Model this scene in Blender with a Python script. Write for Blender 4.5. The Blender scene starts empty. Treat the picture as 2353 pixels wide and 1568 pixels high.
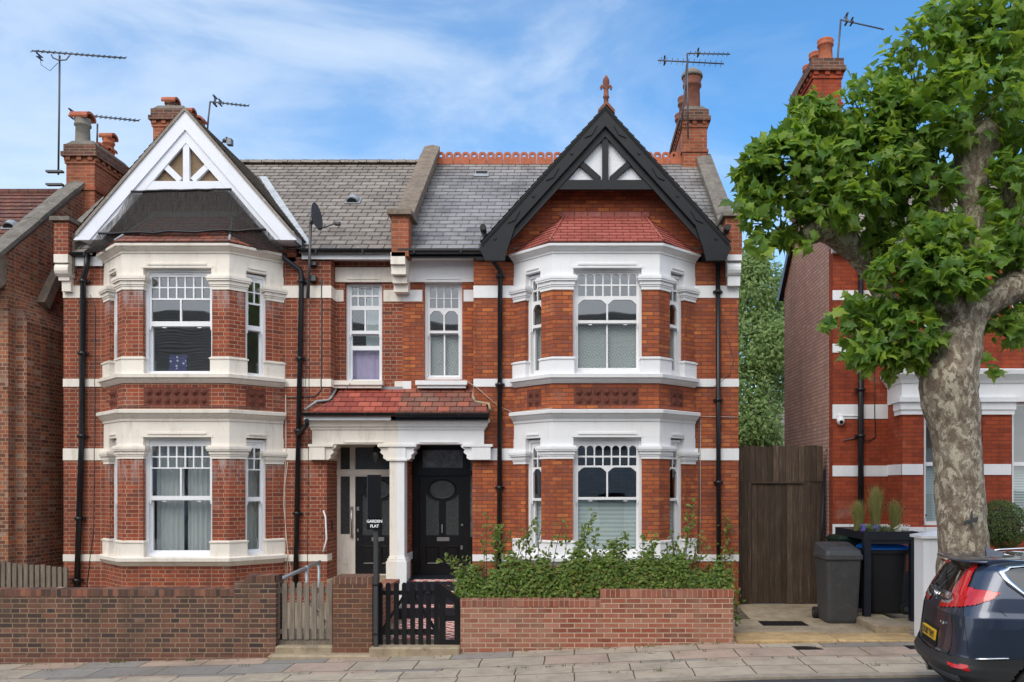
import bpy, math, random
import numpy as np
from mathutils import Vector, noise
R = math.radians
random.seed(7); rng = np.random.default_rng(11)
S = bpy.context.scene
COL = S.collection

# ---------------------------------------------------------------- camera, sky, sun, exposure
CX, HY, F = 1320.0, 1115.0, 1888.0            # principal point and focal length measured on the photograph (2353 wide)
CAMY, CAMZ = -16.0, 2.55
def Xp(px, y): return (px - CX) * (y - CAMY) / F
def Zp(py, y): return CAMZ - (py - HY) * (y - CAMY) / F
def W(px, py, y): return Vector((Xp(px, y), y, Zp(py, y)))

cam = bpy.data.cameras.new('camera'); co = bpy.data.objects.new('camera', cam); COL.objects.link(co)
co.location = (0, CAMY, CAMZ); co.rotation_euler = (R(90), 0, 0)
cam.sensor_width = 36; cam.lens = 36 * F / 2353
cam.shift_x = (1176.5 - CX) / 2353; cam.shift_y = (HY - 784) / 2353
cam.clip_end = 3000; cam.clip_start = 0.05
S.camera = co

SUN_EL, SUN_AZ = 48, 207      # azimuth clockwise from +Y: behind the camera, to the left
S.view_settings.view_transform = 'Standard'; S.view_settings.look = 'None'
S.view_settings.exposure = 1.1; S.view_settings.gamma = 1.0
w = bpy.data.worlds.new('World'); S.world = w; w.use_nodes = True
nt = w.node_tree; nt.nodes.clear()
def nd(nt, typ, ins=None, **props):
    n = nt.nodes.new('ShaderNode' + typ)
    for k, v in props.items(): setattr(n, k, v)
    for k, v in (ins or {}).items():
        s = n.inputs[k]
        if isinstance(v, bpy.types.NodeSocket): nt.links.new(v, s)
        else: s.default_value = v
    return n
def ramp(nt, fac, stops, interp='LINEAR'):
    n = nt.nodes.new('ShaderNodeValToRGB'); n.color_ramp.interpolation = interp
    cr = n.color_ramp
    while len(cr.elements) < len(stops): cr.elements.new(0.5)
    for e, (p, c) in zip(cr.elements, stops):
        e.position = p; e.color = (c[0], c[1], c[2], 1) if not isinstance(c, (int, float)) else (c, c, c, 1)
    nt.links.new(fac, n.inputs[0]); return n.outputs[0]
def mixc(nt, fac, a, b, mode='MIX'):
    n = nt.nodes.new('ShaderNodeMix'); n.data_type = 'RGBA'; n.blend_type = mode
    for i, v in ((0, fac), (6, a), (7, b)):
        if isinstance(v, bpy.types.NodeSocket): nt.links.new(v, n.inputs[i])
        else: n.inputs[i].default_value = (*v, 1) if isinstance(v, tuple) and len(v) == 3 else v
    return n.outputs[2]
def mth(nt, op, a, b=0.0, clamp=False):
    n = nt.nodes.new('ShaderNodeMath'); n.operation = op; n.use_clamp = clamp
    for i, v in ((0, a), (1, b)):
        if isinstance(v, bpy.types.NodeSocket): nt.links.new(v, n.inputs[i])
        else: n.inputs[i].default_value = v
    return n.outputs[0]
sky = nd(nt, 'TexSky', sky_type='NISHITA', sun_disc=False, sun_elevation=R(SUN_EL), sun_rotation=R(SUN_AZ))
sky.air_density = 1.0; sky.dust_density = 0.4; sky.ozone_density = 3.0
hs = nd(nt, 'HueSaturation', {'Color': sky.outputs[0], 'Saturation': 1.32, 'Value': 0.74, 'Hue': 0.496})
tc = nd(nt, 'TexCoord')
mp = nd(nt, 'Mapping', {'Vector': tc.outputs['Generated'], 'Scale': (1.6, 1.0, 4.2), 'Rotation': (0, R(9), 0), 'Location': (0.4, 0.2, 0.35)})
n1 = nd(nt, 'TexNoise', {'Vector': mp.outputs[0], 'Scale': 1.7, 'Detail': 9.0, 'Roughness': 0.56, 'Distortion': 0.5})
sx = nd(nt, 'SeparateXYZ', {'Vector': tc.outputs['Generated']})
low = mth(nt, 'MULTIPLY', mth(nt, 'SUBTRACT', 0.42, sx.outputs[2]), 0.42)      # more veil low in the sky
left = mth(nt, 'MULTIPLY', sx.outputs[0], -0.20)                               # and to the left
back = mth(nt, 'MAXIMUM', mth(nt, 'MULTIPLY', mth(nt, 'ADD', sx.outputs[1], -0.25), -0.55), 0.0)   # unseen cloud added behind the camera for softer, less blue light
cl = mth(nt, 'ADD', mth(nt, 'ADD', mth(nt, 'ADD', n1.outputs[0], low), left), back)
cf = ramp(nt, cl, [(0.36, 0.07), (0.49, 0.22), (0.63, 0.55), (0.90, 0.92)])
ccol = mixc(nt, mth(nt, 'MULTIPLY', back, 2.2, True), (2.75, 3.1, 3.5), mixc(nt, mth(nt, 'MULTIPLY', sx.outputs[2], 1.15, True), (3.9, 3.9, 3.95), (9.0, 9.1, 9.2)))     # the added overcast is brightest overhead
skyc = mixc(nt, cf, hs.outputs[0], ccol)
bg = nd(nt, 'Background', {'Color': skyc, 'Strength': 0.15})
nt.links.new(bg.outputs[0], nd(nt, 'OutputWorld').inputs[0])
sl = bpy.data.lights.new('sun', 'SUN'); sl.energy = 0.7; sl.angle = R(34); sl.color = (1, 0.92, 0.80)
so = bpy.data.objects.new('sun', sl); COL.objects.link(so)
az = R(SUN_AZ); d = Vector((math.sin(az) * math.cos(R(SUN_EL)), math.cos(az) * math.cos(R(SUN_EL)), math.sin(R(SUN_EL))))
so.rotation_euler = d.to_track_quat('Z', 'Y').to_euler(); so.location = (-8, -30, 25)
S.cycles.max_bounces = 6; S.cycles.transparent_max_bounces = 12; S.cycles.caustics_reflective = False; S.cycles.caustics_refractive = False

# ---------------------------------------------------------------- materials
def newmat(name):
    m = bpy.data.materials.new(name); m.use_nodes = True
    t = m.node_tree; t.nodes.clear()
    o = nd(t, 'OutputMaterial'); b = nd(t, 'BsdfPrincipled'); t.links.new(b.outputs[0], o.inputs[0])
    return m, t, b, o
def put(t, b, **k):
    for n, v in k.items():
        n = n.replace('_', ' ')
        if isinstance(v, bpy.types.NodeSocket): t.links.new(v, b.inputs[n])
        else: b.inputs[n].default_value = (*v, 1) if isinstance(v, tuple) else v
def bump(t, b, h, strength=0.4, dist=0.01):
    n = nd(t, 'Bump', {'Height': h, 'Strength': strength, 'Distance': dist}); t.links.new(n.outputs[0], b.inputs['Normal'])
def scl(c, k): return tuple(x * k for x in c)
def plain(name, col, rough=0.6, var=0.12, scale=3.0, dirt=None, dirt_amt=0.3, bmp=0.15, bscale=60, metallic=0.0, spec=0.4, coat=0.0, streak=1.0):
    m, t, b, o = newmat(name)
    tc = nd(t, 'TexCoord')
    mp = nd(t, 'Mapping', {'Vector': tc.outputs['Object'], 'Scale': (1, 1, 1 / streak)})
    n = nd(t, 'TexNoise', {'Vector': mp.outputs[0], 'Scale': scale, 'Detail': 8.0, 'Roughness': 0.62})
    c = ramp(t, n.outputs[0], [(0.3, scl(col, 1 - var)), (0.7, scl(col, 1 + var))])
    if dirt:
        n2 = nd(t, 'TexNoise', {'Vector': mp.outputs[0], 'Scale': scale * 2.7, 'Detail': 10.0, 'Roughness': 0.7})
        f = ramp(t, n2.outputs[0], [(0.52, 0.0), (0.72, dirt_amt)])
        c = mixc(t, f, c, dirt)
    put(t, b, Base_Color=c, Roughness=rough, Metallic=metallic, Specular_IOR_Level=spec, Coat_Weight=coat)
    if bmp:
        n3 = nd(t, 'TexNoise', {'Vector': tc.outputs['Object'], 'Scale': bscale, 'Detail': 5.0})
        bump(t, b, n3.outputs[0], bmp, 0.004)
    return m
def boards(name, col, grain, var=.38):
    m, t, b, o = newmat(name); ob = nd(t, 'TexCoord').outputs['Object']; r = nd(t, 'NewGeometry').outputs['Random Per Island']
    sh = nd(t, 'CombineXYZ', {'X': mth(t, 'MULTIPLY', r, 37.0), 'Z': mth(t, 'MULTIPLY', r, 11.0)}); v = nd(t, 'VectorMath', {0: ob, 1: sh.outputs[0]}, operation='ADD')
    mp = nd(t, 'Mapping', {'Vector': v.outputs[0], 'Scale': (1, 1, .05)}); n = nd(t, 'TexNoise', {'Vector': mp.outputs[0], 'Scale': 55.0, 'Detail': 6.0, 'Roughness': .65, 'Distortion': .4})
    c = ramp(t, n.outputs[0], [(.3, scl(col, .62)), (.55, col), (.72, grain)]); c = mixc(t, 1.0, c, ramp(t, r, [(0.0, 1 - var), (1.0, 1 + var)]), 'MULTIPLY')
    n2 = nd(t, 'TexNoise', {'Vector': ob, 'Scale': 2.4, 'Detail': 6.0, 'Roughness': .7}); c = mixc(t, ramp(t, n2.outputs[0], [(.5, 0.0), (.72, .5)]), c, scl(col, .45))
    put(t, b, Base_Color=c, Roughness=.8, Specular_IOR_Level=.2); bump(t, b, n.outputs[0], .5, .006); return m
def brick(name, cols, mortar, bw=.225, bh=.075, ms=.006, off=.5, squash=1.0, sqf=2, dirt=(.05, .04, .035), dirt_amt=.45, dscale=.7, efflo=False, rough=.85, bmp=.5, wob=.006, grime=None):
    m, t, b, o = newmat(name)
    uv = nd(t, 'TexCoord').outputs['UV']
    wn = nd(t, 'TexNoise', {'Vector': uv, 'Scale': 9.0, 'Detail': 2.0})
    sub = nd(t, 'VectorMath', {0: wn.outputs[1], 1: (.5, .5, .5)}, operation='SUBTRACT')
    scv = nd(t, 'VectorMath', {0: sub.outputs[0], 'Scale': wob}, operation='SCALE')
    vec = nd(t, 'VectorMath', {0: uv, 1: scv.outputs[0]}, operation='ADD').outputs[0]
    bt = nd(t, 'TexBrick', {'Vector': vec, 'Color1': (0, 0, 0, 1), 'Color2': (1, 1, 1, 1), 'Mortar': (.5, .5, .5, 1), 'Scale': 1.0, 'Mortar Size': ms, 'Mortar Smooth': .2, 'Bias': 0.0, 'Brick Width': bw, 'Row Height': bh}, offset=off, squash=squash, squash_frequency=sqf)
    n = len(cols)
    c = ramp(t, bt.outputs[0], [(i / max(1, n - 1), k) for i, k in enumerate(cols)])
    g = nd(t, 'TexNoise', {'Vector': uv, 'Scale': 55.0, 'Detail': 5.0, 'Roughness': .7})
    c = mixc(t, 1.0, c, ramp(t, g.outputs[0], [(.25, .72), (.75, 1.25)]), 'MULTIPLY')
    fm = bt.outputs[1]
    c = mixc(t, fm, c, mortar)
    dn = nd(t, 'TexNoise', {'Vector': uv, 'Scale': dscale, 'Detail': 7.0, 'Roughness': .65})
    c = mixc(t, ramp(t, dn.outputs[0], [(.47, 0.0), (.72, dirt_amt)]), c, dirt)
    dn3 = nd(t, 'TexNoise', {'Vector': uv, 'Scale': dscale * 3.1, 'Detail': 4.0})
    c = mixc(t, ramp(t, dn3.outputs[0], [(.5, 0.0), (.75, dirt_amt * .6)]), c, dirt)
    mps = nd(t, 'Mapping', {'Vector': uv, 'Scale': (4.5, .35, 1)}); stn = nd(t, 'TexNoise', {'Vector': mps.outputs[0], 'Scale': 1.0, 'Detail': 6.0, 'Roughness': .6})
    c = mixc(t, ramp(t, stn.outputs[0], [(.50, 0.0), (.70, .42)]), c, scl(dirt, .8))            # rain streaks
    pn = nd(t, 'TexNoise', {'Vector': uv, 'Scale': 1.6, 'Detail': 5.0, 'Roughness': .6}); c = mixc(t, ramp(t, pn.outputs[0], [(.60, 0.0), (.74, .30)]), c, (.40, .30, .24))   # pale bloom
    if efflo:                                                       # lime bloom streaking down below the stone capitals
        v = nd(t, 'SeparateXYZ', {'Vector': uv}).outputs[1]
        ms_ = None
        for lo, hi in efflo:
            a = nd(t, 'MapRange', {0: v, 1: lo, 2: hi, 3: 0.0, 4: 1.0}).outputs[0]
            a = mth(t, 'MULTIPLY', a, mth(t, 'LESS_THAN', v, hi + .02))
            ms_ = a if ms_ is None else mth(t, 'MAXIMUM', ms_, a)
        mpv = nd(t, 'Mapping', {'Vector': uv, 'Scale': (7, 1.6, 1)})
        en = nd(t, 'TexNoise', {'Vector': mpv.outputs[0], 'Scale': 1.3, 'Detail': 5.0})
        f = mth(t, 'MULTIPLY', ms_, ramp(t, en.outputs[0], [(.42, 0.0), (.62, .75)]))
        c = mixc(t, f, c, (.42, .37, .36))
    put(t, b, Base_Color=c, Roughness=rough, Specular_IOR_Level=.25)
    h = mth(t, 'ADD', mth(t, 'MULTIPLY', fm, -1.0), mth(t, 'MULTIPLY', g.outputs[0], .35))
    bump(t, b, h, bmp, .012)
    return m
def slate(name, cols, width=.3, gap=(.03, .03, .03), lich=None, rough=.6, lich_amt=.5, stain=(.06, .06, .055), stain_amt=.3, ms=.008):
    m, t, b, o = newmat(name)                                       # one texture row per course of slates
    uv = nd(t, 'TexCoord').outputs['UV']
    bt = nd(t, 'TexBrick', {'Vector': uv, 'Color1': (0, 0, 0, 1), 'Color2': (1, 1, 1, 1), 'Mortar': (.5, .5, .5, 1), 'Scale': 1.0, 'Mortar Size': ms, 'Mortar Smooth': .1, 'Bias': 0.0, 'Brick Width': width, 'Row Height': 1.0}, offset=.5, squash=1.0)
    n = len(cols)
    c = ramp(t, bt.outputs[0], [(i / max(1, n - 1), k) for i, k in enumerate(cols)])
    ob = nd(t, 'TexCoord').outputs['Object']
    g = nd(t, 'TexNoise', {'Vector': ob, 'Scale': 30.0, 'Detail': 6.0, 'Roughness': .7})
    c = mixc(t, 1.0, c, ramp(t, g.outputs[0], [(.25, .75), (.75, 1.22)]), 'MULTIPLY')
    sn = nd(t, 'TexNoise', {'Vector': ob, 'Scale': 1.3, 'Detail': 8.0, 'Roughness': .7})
    c = mixc(t, ramp(t, sn.outputs[0], [(.48, 0.0), (.68, stain_amt)]), c, stain)
    if lich:
        ln = nd(t, 'TexNoise', {'Vector': ob, 'Scale': 13.0, 'Detail': 7.0, 'Roughness': .75})
        c = mixc(t, ramp(t, ln.outputs[0], [(.56, 0.0), (.66, lich_amt)]), c, lich)
    c = mixc(t, bt.outputs[1], c, gap)
    put(t, b, Base_Color=c, Roughness=rough, Specular_IOR_Level=.4)
    bump(t, b, mth(t, 'ADD', g.outputs[0], mth(t, 'MULTIPLY', bt.outputs[1], -1.0)), .3, .008)
    return m
def leafmat(name, cols, trans=.45, rough=.45, tcol=(.25, .42, .05)):
    m, t, b, o = newmat(name)
    ge = nd(t, 'NewGeometry')
    c = ramp(t, ge.outputs['Random Per Island'], [(i / max(1, len(cols) - 1), k) for i, k in enumerate(cols)])
    put(t, b, Base_Color=c, Roughness=rough, Specular_IOR_Level=.35)
    tr = nd(t, 'BsdfTranslucent', {'Color': mixc(t, .55, c, tcol)})
    mx = nd(t, 'MixShader', {0: trans, 1: b.outputs[0], 2: tr.outputs[0]})
    t.links.new(mx.outputs[0], o.inputs[0]); return m
def glassmat(name, tint=(.86, .90, .90), see=.83, wob=.0006):
    m, t, b, o = newmat(name); t.nodes.remove(b)
    tc = nd(t, 'TexCoord')
    nz = nd(t, 'TexNoise', {'Vector': tc.outputs['Object'], 'Scale': 1.1, 'Detail': 1.0})
    bp = nd(t, 'Bump', {'Height': nz.outputs[0], 'Strength': .22, 'Distance': .02})
    tr = nd(t, 'BsdfTransparent', {'Color': (*tint, 1)})
    gl = nd(t, 'BsdfGlossy', {'Color': (.9, .95, 1, 1), 'Roughness': .015, 'Normal': bp.outputs[0]})
    lw = nd(t, 'LayerWeight', {'Blend': .5})                        # same from either side of the pane
    f = mth(t, 'ADD', mth(t, 'MULTIPLY', mth(t, 'POWER', lw.outputs['Facing'], 4.0), .9), 1 - see, True)
    mx = nd(t, 'MixShader', {0: f, 1: tr.outputs[0], 2: gl.outputs[0]}); t.links.new(mx.outputs[0], o.inputs[0]); return m
def sheer(name, col, kind='net', amt=.6):
    m, t, b, o = newmat(name)
    uv = nd(t, 'TexCoord').outputs['UV']
    if kind == 'lace':
        v = nd(t, 'Mapping', {'Vector': uv, 'Scale': (4.4, 4.4, 1)})
        fx = nd(t, 'VectorMath', {0: v.outputs[0]}, operation='FRACTION')
        ce = nd(t, 'VectorMath', {0: fx.outputs[0], 1: (.5, .5, 0)}, operation='SUBTRACT')
        sp = nd(t, 'SeparateXYZ', {'Vector': ce.outputs[0]})
        ax, ay = mth(t, 'ABSOLUTE', sp.outputs[0]), mth(t, 'ABSOLUTE', sp.outputs[1])
        rr = mth(t, 'ADD', ax, ay)
        ri = mth(t, 'SINE', mth(t, 'MULTIPLY', rr, 52.0))
        an = nd(t, 'Math', {0: sp.outputs[1], 1: sp.outputs[0]}, operation='ARCTAN2').outputs[0]
        pe = mth(t, 'SINE', mth(t, 'MULTIPLY', an, 12.0))
        hole = mth(t, 'MULTIPLY', mth(t, 'GREATER_THAN', ri, .25), mth(t, 'GREATER_THAN', pe, -.35))
        f = mth(t, 'SUBTRACT', 1.0, mth(t, 'MULTIPLY', hole, .62))
    elif kind == 'mesh':
        v = nd(t, 'Mapping', {'Vector': uv, 'Scale': (1, .1, 1)})
        n = nd(t, 'TexNoise', {'Vector': v.outputs[0], 'Scale': 42.0, 'Detail': 4.0})
        f = ramp(t, n.outputs[0], [(.35, amt - .2), (.65, amt + .18)])
    else:
        f = amt
    put(t, b, Base_Color=col, Roughness=.8, Specular_IOR_Level=.1)
    tr = nd(t, 'BsdfTransparent'); tl = nd(t, 'BsdfTranslucent', {'Color': (*col, 1)})
    m1 = nd(t, 'MixShader', {0: .35 if kind != 'mesh' else .0, 1: b.outputs[0], 2: tl.outputs[0]})
    mx = nd(t, 'MixShader', {0: f, 1: tr.outputs[0], 2: m1.outputs[0]}); t.links.new(mx.outputs[0], o.inputs[0]); return m

M = {}
M['brick_left'] = brick('brick_left', [(.17, .045, .03), (.27, .062, .034), (.34, .085, .044), (.22, .052, .032), (.30, .070, .038), (.14, .05, .04)], (.42, .29, .19), squash=.55, sqf=2, dirt=(.12, .045, .03), dirt_amt=.55)
M['brick_left_bay'] = brick('brick_left_bay', [(.20, .050, .03), (.31, .070, .036), (.37, .09, .044), (.25, .056, .033), (.17, .055, .04)], (.44, .30, .20), squash=.55, dirt=(.12, .045, .03), dirt_amt=.4, efflo=[(5.75, 6.184), (2.5, 3.039)])
M['brick_right'] = brick('brick_right', [(.26, .068, .034), (.40, .102, .040), (.47, .128, .044), (.35, .088, .037), (.29, .09, .055), (.60, .19, .055)], (.18, .07, .048), ms=.0075, dirt=(.14, .05, .034), dirt_amt=.5, bmp=.8)
M['brick_brown'] = brick('brick_brown', [(.13, .05, .035), (.26, .08, .045), (.33, .10, .052), (.19, .09, .062), (.45, .15, .065), (.16, .065, .045), (.40, .25, .18)], (.38, .27, .18), ms=.008, squash=.6, dirt=(.075, .042, .03), dirt_amt=.6, dscale=.45)
M['brick_flank'] = brick('brick_flank', [(.50, .31, .25), (.61, .385, .31), (.55, .335, .27), (.66, .45, .37)], (.25, .165, .13), ms=.009, dirt=(.32, .21, .17), dirt_amt=.4)
M['brick_orange'] = brick('brick_orange', [(.25, .048, .022), (.34, .062, .025), (.40, .075, .028), (.30, .055, .024)], (.14, .045, .03), ms=.005, dirt=(.13, .028, .017), dirt_amt=.5)
GW = [(.075, .046, .037), (.155, .075, .053), (.21, .09, .06), (.115, .062, .047), (.052, .038, .036), (.24, .115, .075)]
M['brick_garden_dark'] = brick('brick_garden_dark', GW, (.31, .22, .145), squash=.6, ms=.008, dirt=(.085, .06, .045), dirt_amt=.6, bmp=.7)
M['coping_garden_dark'] = brick('coping_garden_dark', GW + [(.38, .13, .08)], (.17, .12, .085), bw=.078, bh=.35, off=0, dirt=(.06, .042, .032), dirt_amt=.5)
M['brick_pier'] = brick('brick_pier', [(.15, .058, .036), (.20, .082, .05), (.11, .055, .04), (.24, .09, .052)], (.34, .23, .13), dirt=(.09, .06, .045), dirt_amt=.5)
M['coping_pier'] = brick('coping_pier', [(.12, .065, .045), (.18, .08, .055), (.15, .075, .05)], (.34, .24, .15), bw=.085, bh=.4, off=0)
RW = [(.22, .062, .040), (.36, .125, .078), (.29, .084, .05), (.42, .185, .125), (.25, .066, .04), (.20, .078, .055)]
M['brick_garden_red'] = brick('brick_garden_red', RW, (.50, .38, .27), ms=.008, dirt=(.38, .25, .175), dirt_amt=.55, bmp=.7)
M['coping_garden_red'] = brick('coping_garden_red', RW, (.40, .29, .20), bw=.078, bh=.4, off=0, dirt=(.20, .11, .08), dirt_amt=.5)
M['cream'] = plain('cream_paint', (.80, .74, .655), .55, .06, 2.0, (.38, .30, .22), .42, .2, 40, streak=4)
M['white'] = plain('white_paint', (.80, .80, .81), .5, .03, 2.0, (.52, .50, .47), .24, .12, 40, streak=4)
M['upvc'] = plain('white_window_frame', (.82, .83, .85), .35, .02, 2.0, None, 0, 0)
M['timber_white'] = plain('white_timber', (.78, .80, .86), .4, .03, 1.5, (.55, .53, .5), .2, .05)
M['charcoal'] = plain('charcoal_paint', (.009, .010, .013), .45, .2, 2.0, (.03, .03, .032), .3, .15, 30, spec=.3)
M['black'] = plain('black_paint', (.010, .010, .011), .3, .2, 4.0, None, 0, .08, 40)
M['blackworn'] = plain('worn_black_paint', (.010, .010, .012), .35, .2, 6.0, (.22, .21, .2), .12, .1, 40)
M['pipe'] = plain('black_iron', (.009, .010, .013), .35, .2, 6.0, (.05, .045, .04), .3, .1)
M['pebble'] = plain('pebbledash_brown', (.22, .15, .09), .95, .45, 60, (.42, .34, .24), .6, .9, 70)
M['pebblew'] = plain('pebbledash_white', (.76, .77, .80), .9, .06, 40, None, 0, 1.0, 45)
M['slate_left'] = slate('slate_left', [(.19, .162, .136), (.26, .222, .188), (.225, .193, .165), (.31, .268, .228), (.20, .175, .155)], .31, (.03, .026, .024), (.52, .49, .42), .7, .75, (.13, .105, .085), .5, ms=.012)
M['slate_right'] = slate('slate_right', [(.215, .205, .197), (.27, .26, .25), (.315, .30, .29), (.24, .23, .222)], .31, (.05, .05, .05), (.30, .29, .26), .42, .3, (.055, .052, .047), .55)
M['tile_red'] = slate('tile_red', [(.31, .078, .06), (.38, .105, .08), (.34, .088, .068), (.43, .14, .11)], .26, (.10, .025, .02), (.5, .42, .34), .6, .4, (.22, .06, .05), .5)
M['tile_porch_red'] = slate('tile_porch_red', [(.33, .075, .05), (.43, .11, .072), (.25, .055, .042), (.38, .09, .058)], .24, (.09, .025, .02), None, .6, .4, (.16, .04, .035), .5, .01)
M['tile_brown'] = slate('tile_brown', [(.20, .06, .04), (.26, .10, .07), (.17, .075, .06), (.40, .12, .07), (.22, .065, .045), (.19, .13, .10)], .24, (.05, .02, .016), (.30, .27, .22), .6, .4, (.13, .07, .05), .5, .01)
M['tile_mossy'] = slate('tile_mossy', [(.14, .055, .042), (.19, .07, .05), (.11, .048, .04), (.17, .075, .06)], .22, (.03, .015, .012), (.36, .22, .05), .8, .7, (.09, .05, .04), .5)
M['stone'] = plain('weathered_stone', (.21, .165, .125), .9, .25, 5.0, (.06, .052, .045), .7, .5, 35)
M['stone2'] = plain('coping_stone', (.165, .145, .12), .9, .3, 4.0, (.40, .38, .33), .5, .5, 35)
M['terracotta'] = plain('terracotta', (.40, .12, .06), .8, .2, 8.0, (.16, .07, .05), .5, .2, 50)
M['terracotta_old'] = plain('old_terracotta', (.22, .085, .055), .85, .3, 9.0, (.10, .08, .07), .7, .3, 50)
M['pot_grey'] = plain('grey_pot', (.24, .22, .19), .9, .2, 9.0, (.10, .09, .08), .5, .3, 50)
M['brickchim'] = brick('brick_chimney', [(.25, .065, .032), (.36, .10, .05), (.42, .125, .06), (.30, .075, .04)], (.36, .25, .16), dirt=(.10, .05, .035), dirt_amt=.5, dscale=1.2)
M['brickdark'] = brick('brick_soot', [(.09, .05, .04), (.20, .08, .052), (.13, .06, .046)], (.26, .19, .14), ms=.008, dirt=(.06, .045, .038))
M['rosette'] = plain('terracotta_rosette', (.15, .045, .028), .8, .35, 25, (.06, .024, .018), .7, .3, 60)
M['lead'] = plain('lead', (.30, .32, .34), .55, .15, 4, (.5, .52, .54), .5, .1)
M['leadpale'] = plain('pale_lead', (.50, .52, .53), .55, .2, 5, (.30, .31, .32), .5, .2)
M['postgrey'] = plain('dark_grey_post', (.05, .052, .055), .5, .15, 4, (.09, .09, .09), .3, .1)
M['glassfan'] = plain('painted_reflection_glass', (.16, .17, .17), .12, .5, 7, (.34, .35, .35), .7, .3, 40, spec=.7)  # pale mottled colour paints in the sky and trees reflected by the fanlight
M['carglassdark'] = plain('dark_window_glass', (.01, .012, .014), .06, .1, 2, None, 0, 0, spec=.7)
M['alu'] = plain('grey_metal', (.16, .17, .18), .4, .1, 4, None, 0, 0, metallic=.8)
M['aerial'] = plain('aerial_metal', (.10, .10, .11), .5, .1, 4, None, 0, 0, metallic=.6)
M['galv'] = plain('galvanised', (.36, .39, .41), .45, .1, 8, None, 0, .1, metallic=.4)
M['steel'] = plain('satin_steel', (.5, .48, .46), .35, .05, 8, None, 0, 0, metallic=.9)
M['glass'] = glassmat('window_glass')
M['glassfrost'] = plain('obscured_glass', (.055, .06, .06), .22, .3, 20, None, 0, .6, 90, spec=.6)
M['room'] = plain('room_plaster', (.62, .59, .53), .9, .1, 1)
M['lace'] = sheer('lace', (.88, .92, .90), 'lace')
M['net'] = sheer('net_curtain', (.92, .93, .90), 'net', .9)
M['birdnet'] = sheer('bird_netting', (.050, .046, .044), 'mesh', .74)
M['purple'] = plain('lilac_cloth', (.56, .46, .68), .9, .08, 3, None, 0, 0)
M['blind'] = plain('pale_blind', (.66, .73, .72), .8, .04, 3, None, 0, 0)
M['concrete'] = plain('concrete', (.34, .27, .18), .9, .3, 2.5, (.13, .10, .07), .8, .5, 30)
M['yellowstone'] = plain('york_stone', (.44, .30, .145), .9, .35, 2.0, (.16, .115, .07), .75, .5, 25)
M['soil'] = plain('garden_soil', (.10, .075, .05), .95, .3, 12, (.05, .04, .03), .5, .9, 30)
M['gravel'] = plain('gravel', (.27, .22, .15), .95, .3, 50, (.12, .10, .07), .6, .9, 60)
M['woodgrey'] = boards('weathered_oak', (.20, .165, .13), (.30, .255, .21), .3)
M['woodbrown'] = boards('brown_stained_boards', (.078, .054, .038), (.17, .125, .09), .35)
M['bin_grey'] = plain('grey_plastic', (.055, .055, .056), .5, .15, 5, (.11, .105, .10), .45, .1)
M['bin_black'] = plain('black_plastic', (.012, .012, .014), .45, .1, 5, None, 0, .1)
M['bin_green'] = plain('green_plastic', (.006, .02, .010), .5, .1, 5, None, 0, .1)
M['bin_blue'] = plain('blue_plastic', (.01, .16, .70), .4, .1, 5, None, 0, .05)
M['navy'] = plain('navy_paint', (.012, .015, .024), .4, .1, 5, None, 0, .05)
M['rubber'] = plain('rubber', (.012, .012, .012), .75, .15, 20, None, 0, .3, 80)
M['cable'] = plain('cable_grey', (.10, .085, .08), .7, .1, 5, None, 0, 0)
M['cablew'] = plain('cable_pale', (.55, .46, .38), .7, .1, 5, None, 0, 0)
M['asphalt'] = plain('asphalt', (.05, .05, .05), .9, .25, 6, (.09, .085, .08), .4, .8, 90)
M['kerb'] = plain('granite_kerb', (.32, .27, .21), .85, .22, 6, (.15, .12, .09), .5, .5, 50)
M['signblack'] = plain('black_sign', (.008, .008, .009), .3, .1, 4, None, 0, 0)
M['letters'] = plain('white_letters', (.85, .85, .85), .5, 0.01, 4, None, 0, 0)

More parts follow.
